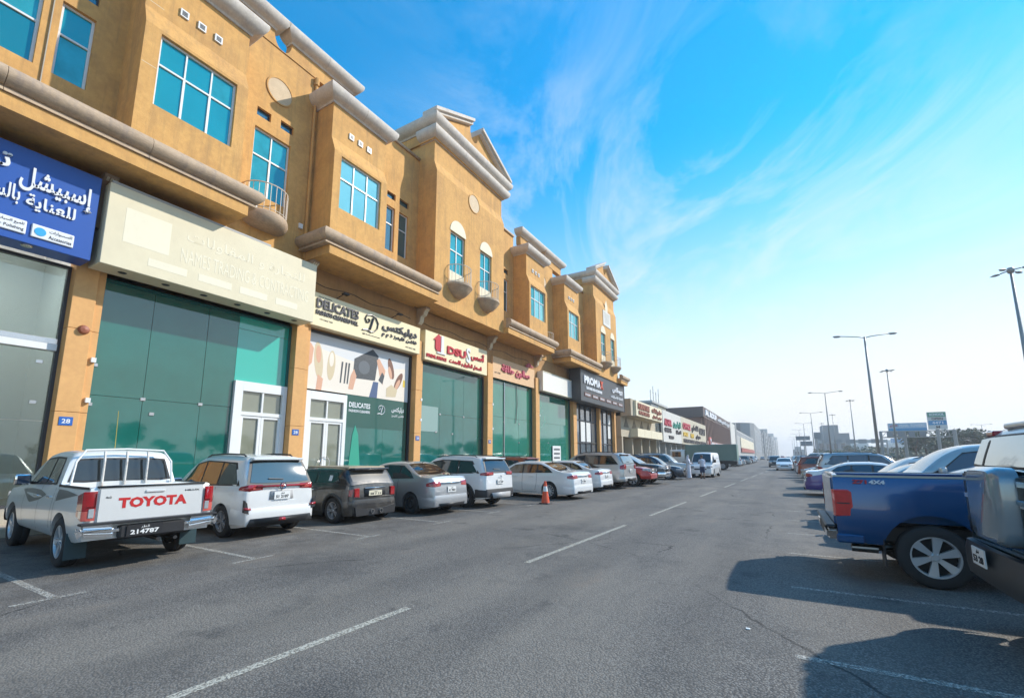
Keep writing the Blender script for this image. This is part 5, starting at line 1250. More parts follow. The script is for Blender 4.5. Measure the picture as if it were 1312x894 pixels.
c.side('window_sticker', [(x(.22), .5), (x(.26), .5)], [(x(.22), .49), (x(.26), .49)], PM, .001) ; c.cab_patch('paper_notice', [(x(.2), 1.06), (x(.235), 1.06), (x(.235), 1.2), (x(.2), 1.2)], plate_w, .01, 1)
c.seam([(x(.36), .3), (x(.345), .6), (x(.36), .98)]); c.seam([(x(.68), .3), (x(.68), .94)]); c.handle(x(.40), .82, chrome); c.mirror(x(.65), .97, PM); c.side('sill_cladding', [(c.xr+c.Ra, .30), (c.xf-c.Ra, .30)], [(c.xr+c.Ra, .18), (c.xf-c.Ra, .18)], MATS['satin_black'], .014)
c.place(-10.08, 8.02, PI-.06)

# silver compact saloon
c = sedan('parked_saloon', 'silver compact saloon with black steel wheels and a white plate', PS, L=4.25, W=1.69, H=1.51, wb=2.55, R=.31, style='steel', rimm=mat('black_steel_wheel', (.03, .03, .03), .5), taillift=.03)
c.place(-9.66, 10.45, PI-.07)
# compact white SUV with black cladding
c = suv('parked_suv', 'white compact SUV with black lower cladding and roof rails', PW2, L=4.45, W=1.75, H=1.70, wb=2.685, R=.36, belt=1.08, sill=.28, style='5', rimm=alloy_d, cladd=mat('grey_black_cladding', (.03, .03, .032), .55), lamp=(.38, 1.05, 1.17), tum=.25)
c.rear('lower_valance', [(-.5, .32), (.5, .32), (.55, .5), (-.5, .5)], mat('recess_grey', (0, 0, 0)), c.x0-.055, .03); c.badge((0, 1.0), .05)
c.place(-9.35, 12.7, PI-.06)
c = suv('parked_suv', 'copper brown SUV showing only its roof behind the white saloon', PBR, L=4.4, W=1.8, H=1.66, wb=2.6, R=.34, belt=1.0, glass=cglass); c.place(-11.4, 19.3, PI-.05)
c = sedan('parked_saloon', 'long white saloon with red lamps beside the traffic cone', PW2, L=4.9, W=1.82, H=1.47, wb=2.82, R=.335, rimm=alloy); c.place(-8.2, 16.85, PI-.11)
c = sedan('parked_saloon', 'white saloon between the long white saloon and the silver four wheel drive', PW2, L=4.6, W=1.78, H=1.46, wb=2.7, R=.32); c.place(-8.6, 21.2, PI-.06)
c = suv('parked_suv', 'large silver four wheel drive with dark rear quarter glass', PLC, L=4.95, W=1.98, H=1.88, wb=2.85, R=.40, belt=1.22, sill=.36, hood=1.12, lamp=(.62, 1.0, 1.28), style='5', tum=.17, plan=.08, pz=.95, rwm=mat('hazy_rear_glass', (0, 0, 0))); c.place(-8.2, 23.6, PI-.06)
# nose-out vehicles
c = pickup('parked_pickup', 'red pickup parked nose out beside the silver four wheel drive', PR, W=1.82, hood=1.08); c.lamps_front(.5, .82, 1.0, .4); c.bumper(.42, .72, .02, .5, PR, front=True); c.rear('grille', [(-.5, .5), (.5, .5), (.5, 1.0), (-.5, 1.0)], black, c.x1-.03, .05, True); c.rear('grille_bar', [(-.5, .74), (.5, .74), (.5, .79), (-.5, .79)], chrome, c.x1-.0, .03, True); c.place(-7.5, 26.3, .0, side=-1, front=True)
c = pickup('parked_pickup', 'black pickup with pale windscreen parked nose out', PB, L=5.6, W=1.98, H=1.88, hood=1.2, bedz=1.32, glass=cglass_b, style='6'); c.lamps_front(.6, .88, 1.08, .35); c.bumper(.45, .72, .02, .4, chrome, front=True); c.rear('grille', [(-.55, .72), (.55, .72), (.55, 1.1), (-.55, 1.1)], frame_d, c.x1-.03, .05, True); c.rear('grille_bar', [(-.55, .9), (.55, .9), (.55, .95), (-.55, .95)], chrome, c.x1, .03, True); c.mirror(.75, 1.3, PB, (.12, .26, .24)); c.place(-7.55, 29.0, .0, side=-1, front=True)
c = suv('parked_suv', 'midnight blue SUV nose out in front of the two men', PN, L=4.75, W=1.85, H=1.70, wb=2.7, R=.36, belt=1.05, lean=.03, rimm=alloy, cladd=black); c.place(-7.35, 34.9, .02, side=-1, front=True)
c = suv('parked_suv', 'black SUV showing its roof behind the midnight blue SUV', PB, L=4.8, W=1.9, H=1.80, wb=2.8, R=.37, belt=1.12); c.place(-8.9, 37.8, .02, side=-1, front=True)

def van(name, lab, pm, L=4.9, W=1.75, H=1.98, group=None, head=0):
    x = lambda a: (a-.5)*L; bz = 1.18
    top = [(x(0), .6), (x(.003), bz-.02), (x(.01), bz), (x(.78), bz-.03), (x(.86), bz-.12), (x(.94), .98), (x(.985), .84), (x(1), .52)]
    rf = smooth_roof([(x(.005), bz), (x(.015), bz+.4), (x(.035), H-.06), (x(.1), H-.03), (x(.4), H-.01), (x(.66), H-.03), (x(.73), H-.12), (x(.80), H-.40), (x(.90), 1.05)])
    c = Car(name, lab, 'van', L, W, 2.9, .95, .33, .26, top, dict(roof=rf, ws=(x(.735), x(.875)), rw=None, win=[[(x(.62), bz+.02), (x(.83), bz-.06), (x(.80), bz+.1), (x(.735), H-.22), (x(.62), H-.18)]], dlo=[(x(.61), bz-.0), (x(.85), bz-.08), (x(.81), bz+.1), (x(.74), H-.19), (x(.61), H-.15)]), pm, group, style='steel', rimm=alloy, tum=.12, plan=.05, yb=.96)
    c.lamps_front(.48, .72, .92, .35); c.bumper(.28, .56, .01, .4, pm, front=True); c.bumper(.28, .56, .01, .3, black); c.lamps_rear(.62, .8, .75, 1.15, .06)
    c.rear('grille', [(-.45, .62), (.45, .62), (.45, .72), (-.45, .72)], black, c.x1-.02, .05, True); c.mirror(x(.82), bz, black, (.1, .2, .24)); c.seam([(x(.61), .35), (x(.61), bz)]); c.seam([(x(.38), .35), (x(.38), bz)]); c.handle(x(.58), .98, black)
    return c
c = van('parked_van', 'white panel van facing the camera behind the two men', PW2); c.e.location = (-5.75, 42.0, 0); c.e.rotation_euler = (0, 0, -PI/2-.03)
c = suv('parked_suv', 'pale grey four wheel drive standing left of the white van', PLC, L=4.9, W=1.9, H=1.92, wb=2.85, R=.38, belt=1.2, hood=1.1); c.place(-7.6, 40.4, .02, side=-1, front=True)

# box truck
tk = thing('box_truck', 'green grey box truck with a tall plain cargo box', 'truck', (-8.6, 64, 0))
bm = B(); bevbox(bm, -10.9, -4.9, 62.6, 65.0, 1.15, 3.15, .04); cb = part('cargo_box', bm, mat('sage_green_box', (.17, .25, .21), .6, var=.2, vscale=.8), tk)
bm = B(); box(bm, -10.4, -5.0, 63.0, 64.6, .7, 1.1); part('chassis', bm, black, tk)
for i in range(8):
    bm = B(); box(bm, -10.7+i*.8, -10.66+i*.8, 62.575, 62.6, 1.2, 3.1); part('box_rib', bm, MATS['sage_green_box'], cb)
hb, ty, ri = wheel_mesh(.48, .28, 'steel', alloy_d)
for xx, yy in ((-6.6, 62.9), (-6.6, 64.7), (-11.2, 62.9), (-11.2, 64.7)):
    o = finish('wheel', hb, None, tk); o.location = (xx, yy, .48); o.rotation_euler = (0, 0, PI if yy < 64 else 0)
    for nm, me in (('tyre', ty), ('rim', ri)): q = bpy.data.objects.new(nm, me); col.objects.link(q); q.parent = o
bm = B(); bevbox(bm, -12.9, -11.0, 62.8, 64.8, .7, 2.5, .12, 2); part('cab', bm, PW2, tk, sharp=40)
bm = B(); box(bm, -12.6, -11.5, 62.785, 62.8, 1.6, 2.25); part('cab_window', bm, cglass, tk)

# ---- right row
# blue pickup, tail to the road
c = pickup('parked_pickup', 'deep blue pickup with sport decal, tail to the road at right', PBL, L=5.84, W=2.03, H=1.88, wb=3.64, roh=1.02, R=.395, bedz=1.41, sill=.50, hood=1.25, cab_r=.36, style='6', rimm=alloy, arch=1.34)
X = c.x0
for sd in (1, -1):
    bm = B(); n = 5; pts = [(X+.20*(1-i/n), c.sy(X+.15, 1.1)+.012) for i in range(n+1)]+[(X-.02, c.sy(X+.02, 1.1)-.03), (X-.025, .80)]; prev = None
    for i, (xx, yy) in enumerate(pts):
        e_ = .03 if i == 0 else 0
        ring = [bm.verts.new(p) for p in ((xx, sd*(yy-.015), .86+e_), (xx, sd*yy, .875+e_), (xx, sd*yy, 1.215-e_), (xx, sd*(yy-.015), 1.23-e_))]
        if prev:
            for k in range(3): bm.faces.new([prev[k], prev[k+1], ring[k+1], ring[k]])
        prev = ring
    tl = part('tail_lamp', bm, mat('bright_red_lens', (.68, .02, .02), .15, coat=.8, var=.3, vscale=9), c.e, sharp=40)
    bm = B(); y_ = c.sy(X+.1, 1.0)+.013; box(bm, X+.02, X+.17, min(sd*y_, sd*(y_-.01)), max(sd*y_, sd*(y_-.01)), 1.035, 1.05); part('lamp_divider', bm, black, tl)
c.rear('tailgate', [(-.80, .72), (.80, .72), (.80, 1.40), (-.80, 1.40)], PBL, None, .02, bev=.015)
c.side('bed_rail_cap', [(X+.01, 1.43), (X+2.0, 1.43)], [(X+.01, 1.405), (X+2.0, 1.405)], mat('pale_rail_cap', (.45, .42, .34), .4), .010)
for sd in (1, -1):
    bm = B(); y0, y1 = sd*.45, sd*1.0
    prism(bm, [(y0, .50), (y1*.97, .54), (y1*.98, .68), (y0, .68)], 'x', X-.13, X+.02); bmesh.ops.bevel(bm, geom=bm.edges[:], offset=.03, segments=2, affect='EDGES'); part('chrome_bumper_end', bm, mat('dark_chrome', (.30, .32, .34), .12, metal=1), c.e, sharp=40)
    bm = B(); bevbox(bm, X-.02, X+.30, min(sd*.90, sd*1.0), max(sd*.90, sd*1.0), .50, .62, .02); part('bumper_return', bm, PBL, c.e)
bm = B(); bevbox(bm, X-.12, X, -.50, .50, .50, .68, .02); part('bumper_centre', bm, black, c.e)
bm = B(); bevbox(bm, X-.14, X-.01, -1.0, 1.0, .69, .74, .02); part('bumper_step', bm, black, c.e)
bm = B(); lathe(bm, [(.001, .04), (.042, .04), (.046, -.10), (.056, -.10), (.058, .20)], 'x', 16, (X+.26, -.74, .41)); tube(bm, [(X+.40, -.74, .41), (X+.85, -.6, .47)], .035, 8); part('exhaust', bm, mat('burnt_steel', (.25, .22, .20), .3, metal=1), c.e)
for sd in (1, -1):
    bm = B(); bevbox(bm, c.xr-.52, c.xr-.505, min(sd*.72, sd*.98), max(sd*.72, sd*.98), .22, .7, .004); part('mud_flap', bm, black, c.e)
for sd in (-1, 1):
    y_ = c.sy(X+.5, 1.3)+.012; o_ = (X+.22, sd*y_, 1.315) if sd < 0 else (X+.62, sd*y_, 1.315)
    ux = (1, 0, 0) if sd < 0 else (-1, 0, 0)
    text('side_decal', 'Z71', mat('red_decal', (0, 0, 0)), o_, ux, (0, 0, 1), .17, .055, .004, c.e, .05)
    o2 = (X+.41, sd*y_, 1.315) if sd < 0 else (X+.43, sd*y_, 1.315)
    text('side_decal', '4X4', letterw, o2, ux, (0, 0, 1), .18, .055, .004, c.e, .05)
c.seam([(X+2.08, .55), (X+2.08, 1.40)])
c.place(1.60, 8.13, 0, side=-1)

# teal utility vehicle at the right edge: high waist, shallow glass, silver bulge on the tail standing for its rear fender
L_ = 4.6; x = lambda a: (a-.5)*L_; bl = 1.56
top = [(x(0), .75), (x(.003), 1.2), (x(.008), bl-.03), (x(.03), bl), (x(.6), bl-.03), (x(.66), 1.35), (x(.72), 1.28), (x(.95), 1.2), (x(.99), 1.0), (x(1), .6)]
rf = [(x(.020), bl-.01), (x(.028), bl+.12), (x(.042), bl+.30), (x(.060), 1.93), (x(.10), 1.965), (x(.30), 1.99), (x(.5), 1.97), (x(.58), 1.90), (x(.64), bl), (x(.68), 1.36)]
PRF = mat('silver_roof_paint', (.50, .49, .47), .4, metal=.3, coat=.6)
c = Car('parked_utility_vehicle', 'dark teal four wheel drive with silver rear fender bulge, cut by the right edge', 'four wheel drive', L_, 1.92, 2.70, .95, .42, .48, top, dict(roof=rf, ws=(x(.585), x(.64)), crown=.04, m=PRF,
    win=[[(x(.07), bl+.05), (x(.26), bl+.05), (x(.26), 1.86), (x(.085), 1.86)], [(x(.28), bl+.05), (x(.44), bl+.05), (x(.44), 1.86), (x(.28), 1.86)], [(x(.46), bl+.05), (x(.62), bl+.04), (x(.585), 1.85), (x(.46), 1.86)]], dlo=[(x(.055), bl+.02), (x(.635), bl+.01), (x(.59), 1.88), (x(.075), 1.88)]), PT, style='6', plan=.05, planlen=.35, tum=.10)
X = c.x0
mirg = mat('mirror_rear_glass', (.42, .42, .40), .03, metal=.9, spec=1)
c.backglass('window_surround', black, bl+.02, 1.905, .02, .012); c.backglass('rear_window', mirg, bl+.045, 1.885, .05, .020)
c.backglass('window_divider', black, bl+.03, 1.90, .05, .024, ur=(.66, .71))
for sd in (1, -1):
    bm = B(); bevbox(bm, X+.20, X+.36, min(sd*.60, sd*.78), max(sd*.60, sd*.78), 1.895, 1.955, .012); part('high_lamp', bm, redlamp, c.e)
    bm = B(); prism(bm, [(X-.025, sd*.50), (X-.03, sd*.80), (X+.03, sd*.90), (X+.20, sd*.955), (X+.20, sd*.8), (X+.05, sd*.5)], 'z', .92, 1.54); bmesh.ops.bevel(bm, geom=bm.edges[:], offset=.018, segments=2, affect='EDGES'); tc_ = part('tail_lamp', bm, mat('smoked_lens', (.008, .016, .02), .3, spec=.4), c.e, sharp=40)
    for z, q in ((1.47, chrome), (1.30, clearlamp), (1.06, MATS['smoked_lens'])):
        bm = B(); prism(bm, [(X-.033, sd*.53), (X-.036, sd*.79), (X+.025, sd*.895), (X+.03, sd*.88), (X-.02, sd*.53)], 'z', z-.022, z+.022); part('lamp_trim', bm, q, tc_)
bm = B(); cz, cy = 1.27, -.14; out = []
for q in range(32):
    a_ = 2*PI*q/32; ca, sa = math.cos(a_), math.sin(a_); out.append((cy+.37*abs(ca)**.34*(1 if ca > 0 else -1), cz+.335*abs(sa)**.34*(1 if sa > 0 else -1)))
ins = [(cy+(a_-cy)*.86, cz+(b_-cz)*.90) for a_, b_ in out]
rings = [[bm.verts.new((xx, p[0], p[1])) for p in pl] for xx, pl in ((X-.0, out), (X-.10, out), (X-.16, ins))]
for r0_, r1_ in zip(rings, rings[1:]):
    for q in range(32): bm.faces.new([r0_[q], r0_[(q+1) % 32], r1_[(q+1) % 32], r1_[q]])
bm.faces.new(rings[2]); part('rear_fender_bulge', bm, mat('silver_teal_panel', (.20, .26, .30), .22, metal=.4, coat=.8), c.e, sharp=50)
bm = B(); bevbox(bm, X-.05, X-.02, -.86, -.52, 1.30, 1.345, .012); part('tailgate_handle', bm, mat('blue_chrome', (.35, .5, .62), .1, metal=1), c.e)
text('tailgate_lettering', '4WD', letterw, (X-.012, -.60, 1.16), (0, -1, 0), (0, 0, 1), .2, .06, .003, c.e, .03)
c.bumper(.50, .84, .05, .3, mat('satin_black', (.03, .03, .03))); c.plate(.20, .76, '53 28', X-.135, .32, .16)
for sd in (1, -1):
    bm = B(); tube(bm, [(x(.10), sd*.60, 1.97), (x(.11), sd*.60, 2.05), (x(.16), sd*.60, 2.08), (x(.5), sd*.60, 2.07), (x(.55), sd*.60, 1.95)], .03, 8); part('roof_rail', bm, black, c.e)
bm = B(); bevbox(bm, x(.055), x(.14), -.50, .50, 1.96, 2.02, .02, 2); part('roof_spoiler', bm, PRF, c.e)
c.e.location = (1.66+L_/2, 5.93, 0)

def at_tail(c, X, Y, head=0):     # put the road side end at X
    c.e.location = (X+c.L/2, Y, 0); c.e.rotation_euler = (0, 0, head); return c
c = sedan('parked_saloon', 'bright blue saloon parked nose out behind the blue pickup', PSKY, L=4.8, H=1.52, W=1.82, glass=cglass_b); at_tail(c, 1.2, 12.3, PI)
c = suv('parked_suv', 'large pale silver four wheel drive nose out with wide blue side glass', PLC, L=5.1, W=2.0, H=1.97, wb=2.95, R=.42, belt=1.28, sill=.38, hood=1.2, glass=cglass_b, tum=.2, rails=False); at_tail(c, 1.25, 15.1, PI)
c = sedan('parked_saloon', 'pale grey saloon nose out, its bonnet behind the blue pickup bed', PLC, L=4.9, H=1.50, W=1.84); at_tail(c, 1.2, 17.7, PI)
c = suv('parked_suv', 'white and grey crossover nose out between two saloons', PW2, L=4.7, W=1.86, H=1.68, belt=1.08, hood=1.0); at_tail(c, 1.4, 20.1, PI)
c = sedan('parked_saloon', 'white saloon with purple wrapped rear corner and red lamps', PW2, L=4.85, W=1.84, H=1.43, glass=cglass_b)
c.bumper(.24, .62, .010, .55, PPU); c.side('purple_quarter', [(c.x0+.02, .80), (c.x0+.75, .95)], [(c.x0+.02, .5), (c.x0+.75, .25)], PPU, .006); c.side('purple_roof_edge', [(c.x0+.6, 1.0), (c.x0+1.2, 1.0)], [(c.x0+.6, .98), (c.x0+1.2, .98)], PPU, .004)
at_tail(c, .75, 24.9, 0)
c = suv('parked_suv', 'grey long wagon with dark blue side glass, tail to the road', PS, L=5.0, W=1.95, H=1.88, wb=2.95, R=.40, belt=1.2, glass=cglass_b, tum=.15); at_tail(c, 1.5, 30.6, 0)
c = suv('parked_suv', 'dark SUV nose out with blue windscreen beyond the grey wagon', PB, L=4.7, W=1.86, H=1.72, belt=1.1, glass=cglass_b); at_tail(c, 1.3, 36.4, PI)
c = sedan('parked_saloon', 'silver saloon nose out beyond the dark SUV', PS, L=4.6); at_tail(c, 1.0, 39.0, PI)
c = suv('parked_suv', 'copper red SUV tail to the road, far along the right row', PBR, L=4.5, W=1.8, H=1.68); at_tail(c, .9, 43.6, 0)
c = sedan('parked_saloon', 'white saloon tail to the road, beyond the copper red SUV', PW2); at_tail(c, .9, 48.6, 0)
c = van('parked_van', 'grey van nose out far along the right row', PGR); at_tail(c, .9, 55, PI)
c = sedan('moving_saloon', 'white saloon driving towards the camera far down the road', PW2, L=4.7); c.e.location = (.0, 66, 0); c.e.rotation_euler = (0, 0, -PI/2)
wcar = c
c = suv('moving_suv', 'dark SUV driving towards the camera behind the white saloon', PB, L=4.7, W=1.85, H=1.75); c.e.location = (-1.2, 84, 0); c.e.rotation_euler = (0, 0, -PI/2); dcar = c
c = suv('parked_suv', 'black SUV first in the far left row beyond the box truck', PB, L=4.6, W=1.85, H=1.75, belt=1.08); at_tail(c, -11.2, 82, 0); fs = c
# far rows: copies, each its own object
protos = {'saloon': wcar.e, 'suv': dcar.e}
FARC = [('saloon', PW2, 'white saloon'), ('suv', PW2, 'white SUV'), ('saloon', PS, 'silver saloon'), ('suv', PGR, 'grey SUV'), ('saloon', PB, 'black saloon'), ('suv', PR, 'red SUV'), ('saloon', PN, 'navy saloon'), ('suv', PS, 'silver SUV')]
def recolour(o, m):
    for ch in o.children:
        if ch.type == 'MESH' and ch.name.split('.')[0] in ('body', 'cabin', 'wing_mirror', 'bumper', 'door_handle', 'roof_spoiler'):
            ch.data = ch.data.copy(); ch.data.materials[0] = m
cache = {}
def far_car(i, xy, rz, where, grp):
    k, m, nm = FARC[i % len(FARC)]; key = (k, m.name)
    if key not in cache:
        r = copy_tree(protos[k]); recolour(r, m); cache[key] = r
    else: r = copy_tree(cache[key])
    r.name = 'parked_saloon' if k == 'saloon' else 'parked_suv'; r.location = (xy[0], xy[1], 0); r.rotation_euler = (0, 0, rz); r['label'] = nm+' '+where; r['category'] = 'car'; r['group'] = grp
def NUM(k): return 'number %d' % k
ORD = ['first', 'second', 'third', 'fourth', 'fifth', 'sixth', 'seventh', 'eighth', 'ninth', 'tenth', 'eleventh', 'twelfth', 'thirteenth', 'fourteenth', 'fifteenth', 'sixteenth', 'seventeenth', 'eighteenth', 'nineteenth', 'twentieth']
for i in range(18):
    far_car([1, 4, 0, 2, 1, 6, 3, 0][i % 8], (-8.4+random.uniform(-.3, .3), 85+i*2.9+(i//6)*4), 0 if i % 3 else PI, ORD[i]+' in the far left row past the black SUV', 'cars parked far along the shops')
for i in range(16):
    far_car([3, 0, 5, 2, 1, 7, 4, 6][i % 8], (3.4+random.uniform(-.2, .2), 60+i*2.9), PI if i % 3 else 0, ORD[i]+' in the far right row past the grey van', 'cars parked far along the right side')
for i in range(7):
    far_car(i*3+1, (-11+i*2.6, 230+i*9), -PI/2, ORD[i]+' from the left crossing the end of the street', 'cars at the end of the street')

# traffic cone
cn = thing('traffic_cone', 'orange traffic cone with white band standing by the long white saloon', 'traffic cone', (-7.55, 15.18, 0))
org = mat('cone_orange', (.72, .09, .03), .5, var=.15, vscale=6)
bm = B(); bevbox(bm, -.19, .19, -.19, .19, 0, .04, .02); part('cone_base', bm, black, cn, (0, 0, 0)).matrix_parent_inverse = Matrix.Identity(4)
for nm, z0, z1, m_ in (('cone_body', .04, .44, org), ('reflective_band', .44, .62, plate_w), ('cone_tip', .62, .80, org)):
    r0, r1 = .155-(z0-.04)*.155, .155-(z1-.04)*.155; bm = B(); lathe(bm, [(.001, z0), (r0, z0), (r1, z1), (.001, z1)], 'z', 20); o = part(nm, bm, m_, cn, sharp=40); o.matrix_parent_inverse = Matrix.Identity(4)

# ---- the two men by the van
def human(name, lab, loc, rz, parts_, hair, skin, shirt, lower, robe=False):
    t = thing(name, lab, 'person', loc)
    t.rotation_euler = (0, 0, rz)
    def P(nm, bm, m, par=t, sm=True):
        o = part(nm, bm, m, par, smooth=sm); o.matrix_parent_inverse = Matrix.Identity(4); return o
    # body skeleton: one skinned surface
    J = {'pel': (0, 0, .92), 'wai': (0, .0, 1.08), 'che': (.0, 0, 1.30), 'nek': (.01, 0, 1.48), 'hd0': (.025, 0, 1.56), 'hd1': (.03, 0, 1.64), 'hd2': (.025, 0, 1.72)}
    R = {'pel': .15, 'wai': .135, 'che': .155, 'nek': .052, 'hd0': .07, 'hd1': .092, 'hd2': .075}
    E = [('pel', 'wai'), ('wai', 'che'), ('che', 'nek'), ('nek', 'hd0'), ('hd0', 'hd1'), ('hd1', 'hd2')]
    for s_, k in ((1, 'L'), (-1, 'R')):
        J.update({'sh'+k: (0, .17*s_, 1.41), 'el'+k: (.05, .23*s_, 1.14), 'wr'+k: (.26, .17*s_, 1.10 + (.06 if s_ > 0 else 0)), 'ha'+k: (.33, .145*s_, 1.12+(.06 if s_ > 0 else 0)),
                  'hi'+k: (0, .09*s_, .88), 'kn'+k: (.02, .10*s_, .48), 'an'+k: (-.02, .11*s_, .09), 'to'+k: (.13, .12*s_, .035)})
        R.update({'sh'+k: .062, 'el'+k: .045, 'wr'+k: .030, 'ha'+k: .036, 'hi'+k: .088, 'kn'+k: .058, 'an'+k: .042, 'to'+k: .038})
        E += [('che', 'sh'+k), ('sh'+k, 'el'+k), ('el'+k, 'wr'+k), ('wr'+k, 'ha'+k), ('pel', 'hi'+k), ('hi'+k, 'kn'+k), ('kn'+k, 'an'+k), ('an'+k, 'to'+k)]
        for q in range(4):
            J['f%d' % q+k] = (.40-(.02 if q == 3 else 0), (.12+.018*q)*s_, 1.105+(.06 if s_ > 0 else 0)); R['f%d' % q+k] = .010; E.append(('ha'+k, 'f%d' % q+k))
        J['th'+k] = (.35, .10*s_, 1.15+(.06 if s_ > 0 else 0)); R['th'+k] = .011; E.append(('wr'+k, 'th'+k))
    ks = list(J); me = bpy.data.meshes.new('body'); me.from_pydata([J[k] for k in ks], [(ks.index(a), ks.index(b_)) for a, b_ in E], [])
    o = bpy.data.objects.new('body', me); col.objects.link(o); me.materials.append(skin)
    m_ = o.modifiers.new('skin', 'SKIN'); sk = me.skin_vertices if len(me.skin_vertices) else None
    if sk is None:
        me.attributes.new('x', 'FLOAT', 'POINT'); bm = bmesh.new(); bm.from_mesh(me); bm.verts.layers.skin.verify(); bm.to_mesh(me); bm.free()
    for i, k in enumerate(ks):
        d = me.skin_vertices[0].data[i]; r_ = R[k]; d.radius = (r_, r_*(1.25 if k in ('pel', 'wai', 'che') else 1)) if False else (r_, r_); d.use_root = (k == 'pel')
    ss = o.modifiers.new('sub', 'SUBSURF'); ss.levels = 1; ss.render_levels = 1
    dg = bpy.context.evaluated_depsgraph_get(); em = bpy.data.meshes.new_from_object(o.evaluated_get(dg)); bpy.data.objects.remove(o)
    em.name = 'body'
    for p in em.polygons: p.use_smooth = True
    bo = finish('body', em, skin, t); bo.matrix_parent_inverse = Matrix.Identity(4)
    # face
    bm = B(); lathe(bm, [(.001, .03), (.012, .02), (.016, 0), (.001, -.005)], 'x', 8, (.115, 0, 1.63)); P('nose', bm, skin, bo)
    for s_ in (1, -1):
        bm = B(); lathe(bm, [(.001, .006), (.01, .003), (.012, 0)], 'x', 8, (.108, .032*s_, 1.655)); P('eye', bm, ink, bo)
        bm = B(); lathe(bm, [(.001, .012), (.02, .008), (.028, 0)], 'y', 8, (.02, .088*s_, 1.64)); P('ear', bm, skin, bo)
    bm = B(); box(bm, .10, .112, -.022, .022, 1.595, 1.602); P('mouth', bm, mat('lip', (.25, .08, .06), .5), bo, False)
    def tubes(rings, seg=20):
        bm = B(); prev = None; first = None
        for (cx, cy, z, rx, ry) in rings:
            ring = [bm.verts.new((cx+rx*math.cos(a)*(1+.05*math.cos(5*a)*(1 if z < .8 and robe else 0)), cy+ry*math.sin(a)*(1+.05*math.sin(6*a)*(1 if z < .8 and robe else 0)), z)) for a in [2*PI*i/seg for i in range(seg)]]
            if prev:
                for i in range(seg): bm.faces.new([prev[i], prev[(i+1) % seg], ring[(i+1) % seg], ring[i]])
            prev = ring
        return bm
    def sleeve(k, e, r0, r1):
        s_ = 1 if k == 'L' else -1; bm = B(); a, b_, c_ = Vector(J['sh'+k]), Vector(J['el'+k]), Vector(J['wr'+k])
        pts = [a+Vector((0, -.04*s_, .01)), a.lerp(b_, .3), b_] + ([b_.lerp(c_, .5), c_.lerp(b_, .05)] if e else [])
        if not e: pts = pts[:2]+[a.lerp(b_, .72)]
        tube(bm, pts, r0, 12, r1); return bm
    if robe:
        P('robe', tubes([(0, 0, .05, .20, .24), (0, 0, .5, .165, .205), (0, 0, .92, .165, .19), (0, 0, 1.1, .15, .178), (0, 0, 1.32, .165, .205), (0, 0, 1.42, .125, .185), (.01, 0, 1.49, .07, .085)]), shirt)
        for k in 'LR': P('sleeve', sleeve(k, True, .078, .05), shirt)
        hd = tubes([(-.05, 0, 1.28, .15, .19), (-.035, 0, 1.45, .13, .15), (-.01, 0, 1.60, .115, .12), (0, 0, 1.70, .115, .115), (.01, 0, 1.77, .07, .075), (.01, 0, 1.785, .01, .01)])
        for v in [v for v in hd.verts if v.co.x > .055 and 1.4 < v.co.z < 1.72]: v.co.x = .055
        P('headcloth', hd, shirt); bm = B(); 
        for z in (1.725, 1.745): tube(bm, [(.01+.112*math.cos(a), .112*math.sin(a), z) for a in [2*PI*i/20 for i in range(21)]], .009, 6)
        P('head_cord', bm, ink)
    else:
        P('shirt', tubes([(0, 0, .88, .155, .19), (0, 0, 1.1, .145, .175), (0, 0, 1.32, .158, .20), (0, 0, 1.42, .12, .18), (.01, 0, 1.49, .065, .075)]), shirt)
        for k in 'LR': P('sleeve', sleeve(k, False, .076, .066), shirt)
        P('shorts_waist', tubes([(0, 0, .78, .15, .185), (0, 0, .90, .157, .19), (0, 0, .93, .15, .185)]), lower)
        for k in 'LR':
            s_ = 1 if k == 'L' else -1; bm = B(); tube(bm, [(0, .088*s_, .86), (.015, .095*s_, .6), (.02, .10*s_, .46)], .102, 14, .088); P('shorts_leg', bm, lower)
            bm = B(); bevbox(bm, -.07, .19, .11*s_-.045, .11*s_+.045, 0, .07, .025, 2); P('shoe', bm, ink)
        hm = B(); lathe(hm, [(.001, .10), (.05, .092), (.085, .06), (.101, .015), (.098, -.02)], 'z', 16, (.012, 0, 1.70)); P('hair', hm, hair)
        bm = B(); box(bm, .36, .37, -.04, .10, 1.10, 1.28); P('phone', bm, ink, sm=False) if False else bm.free()
    return t
skinm = mat('brown_skin', (.30, .16, .10), .5); 
human('person', 'man in a long white robe and white headcloth standing before the van', (-6.45, 37.9, 0), .35, None, ink, skinm, mat('white_robe_cloth', (.68, .68, .74), .8), None, robe=True)
human('person', 'man in pale shirt and dark blue shorts, back to the camera by the van', (-5.42, 37.8, 0), PI/2+.5, None, ink, skinm, mat('pale_lilac_shirt', (.62, .60, .66), .8), mat('navy_shorts', (.03, .05, .11), .8))

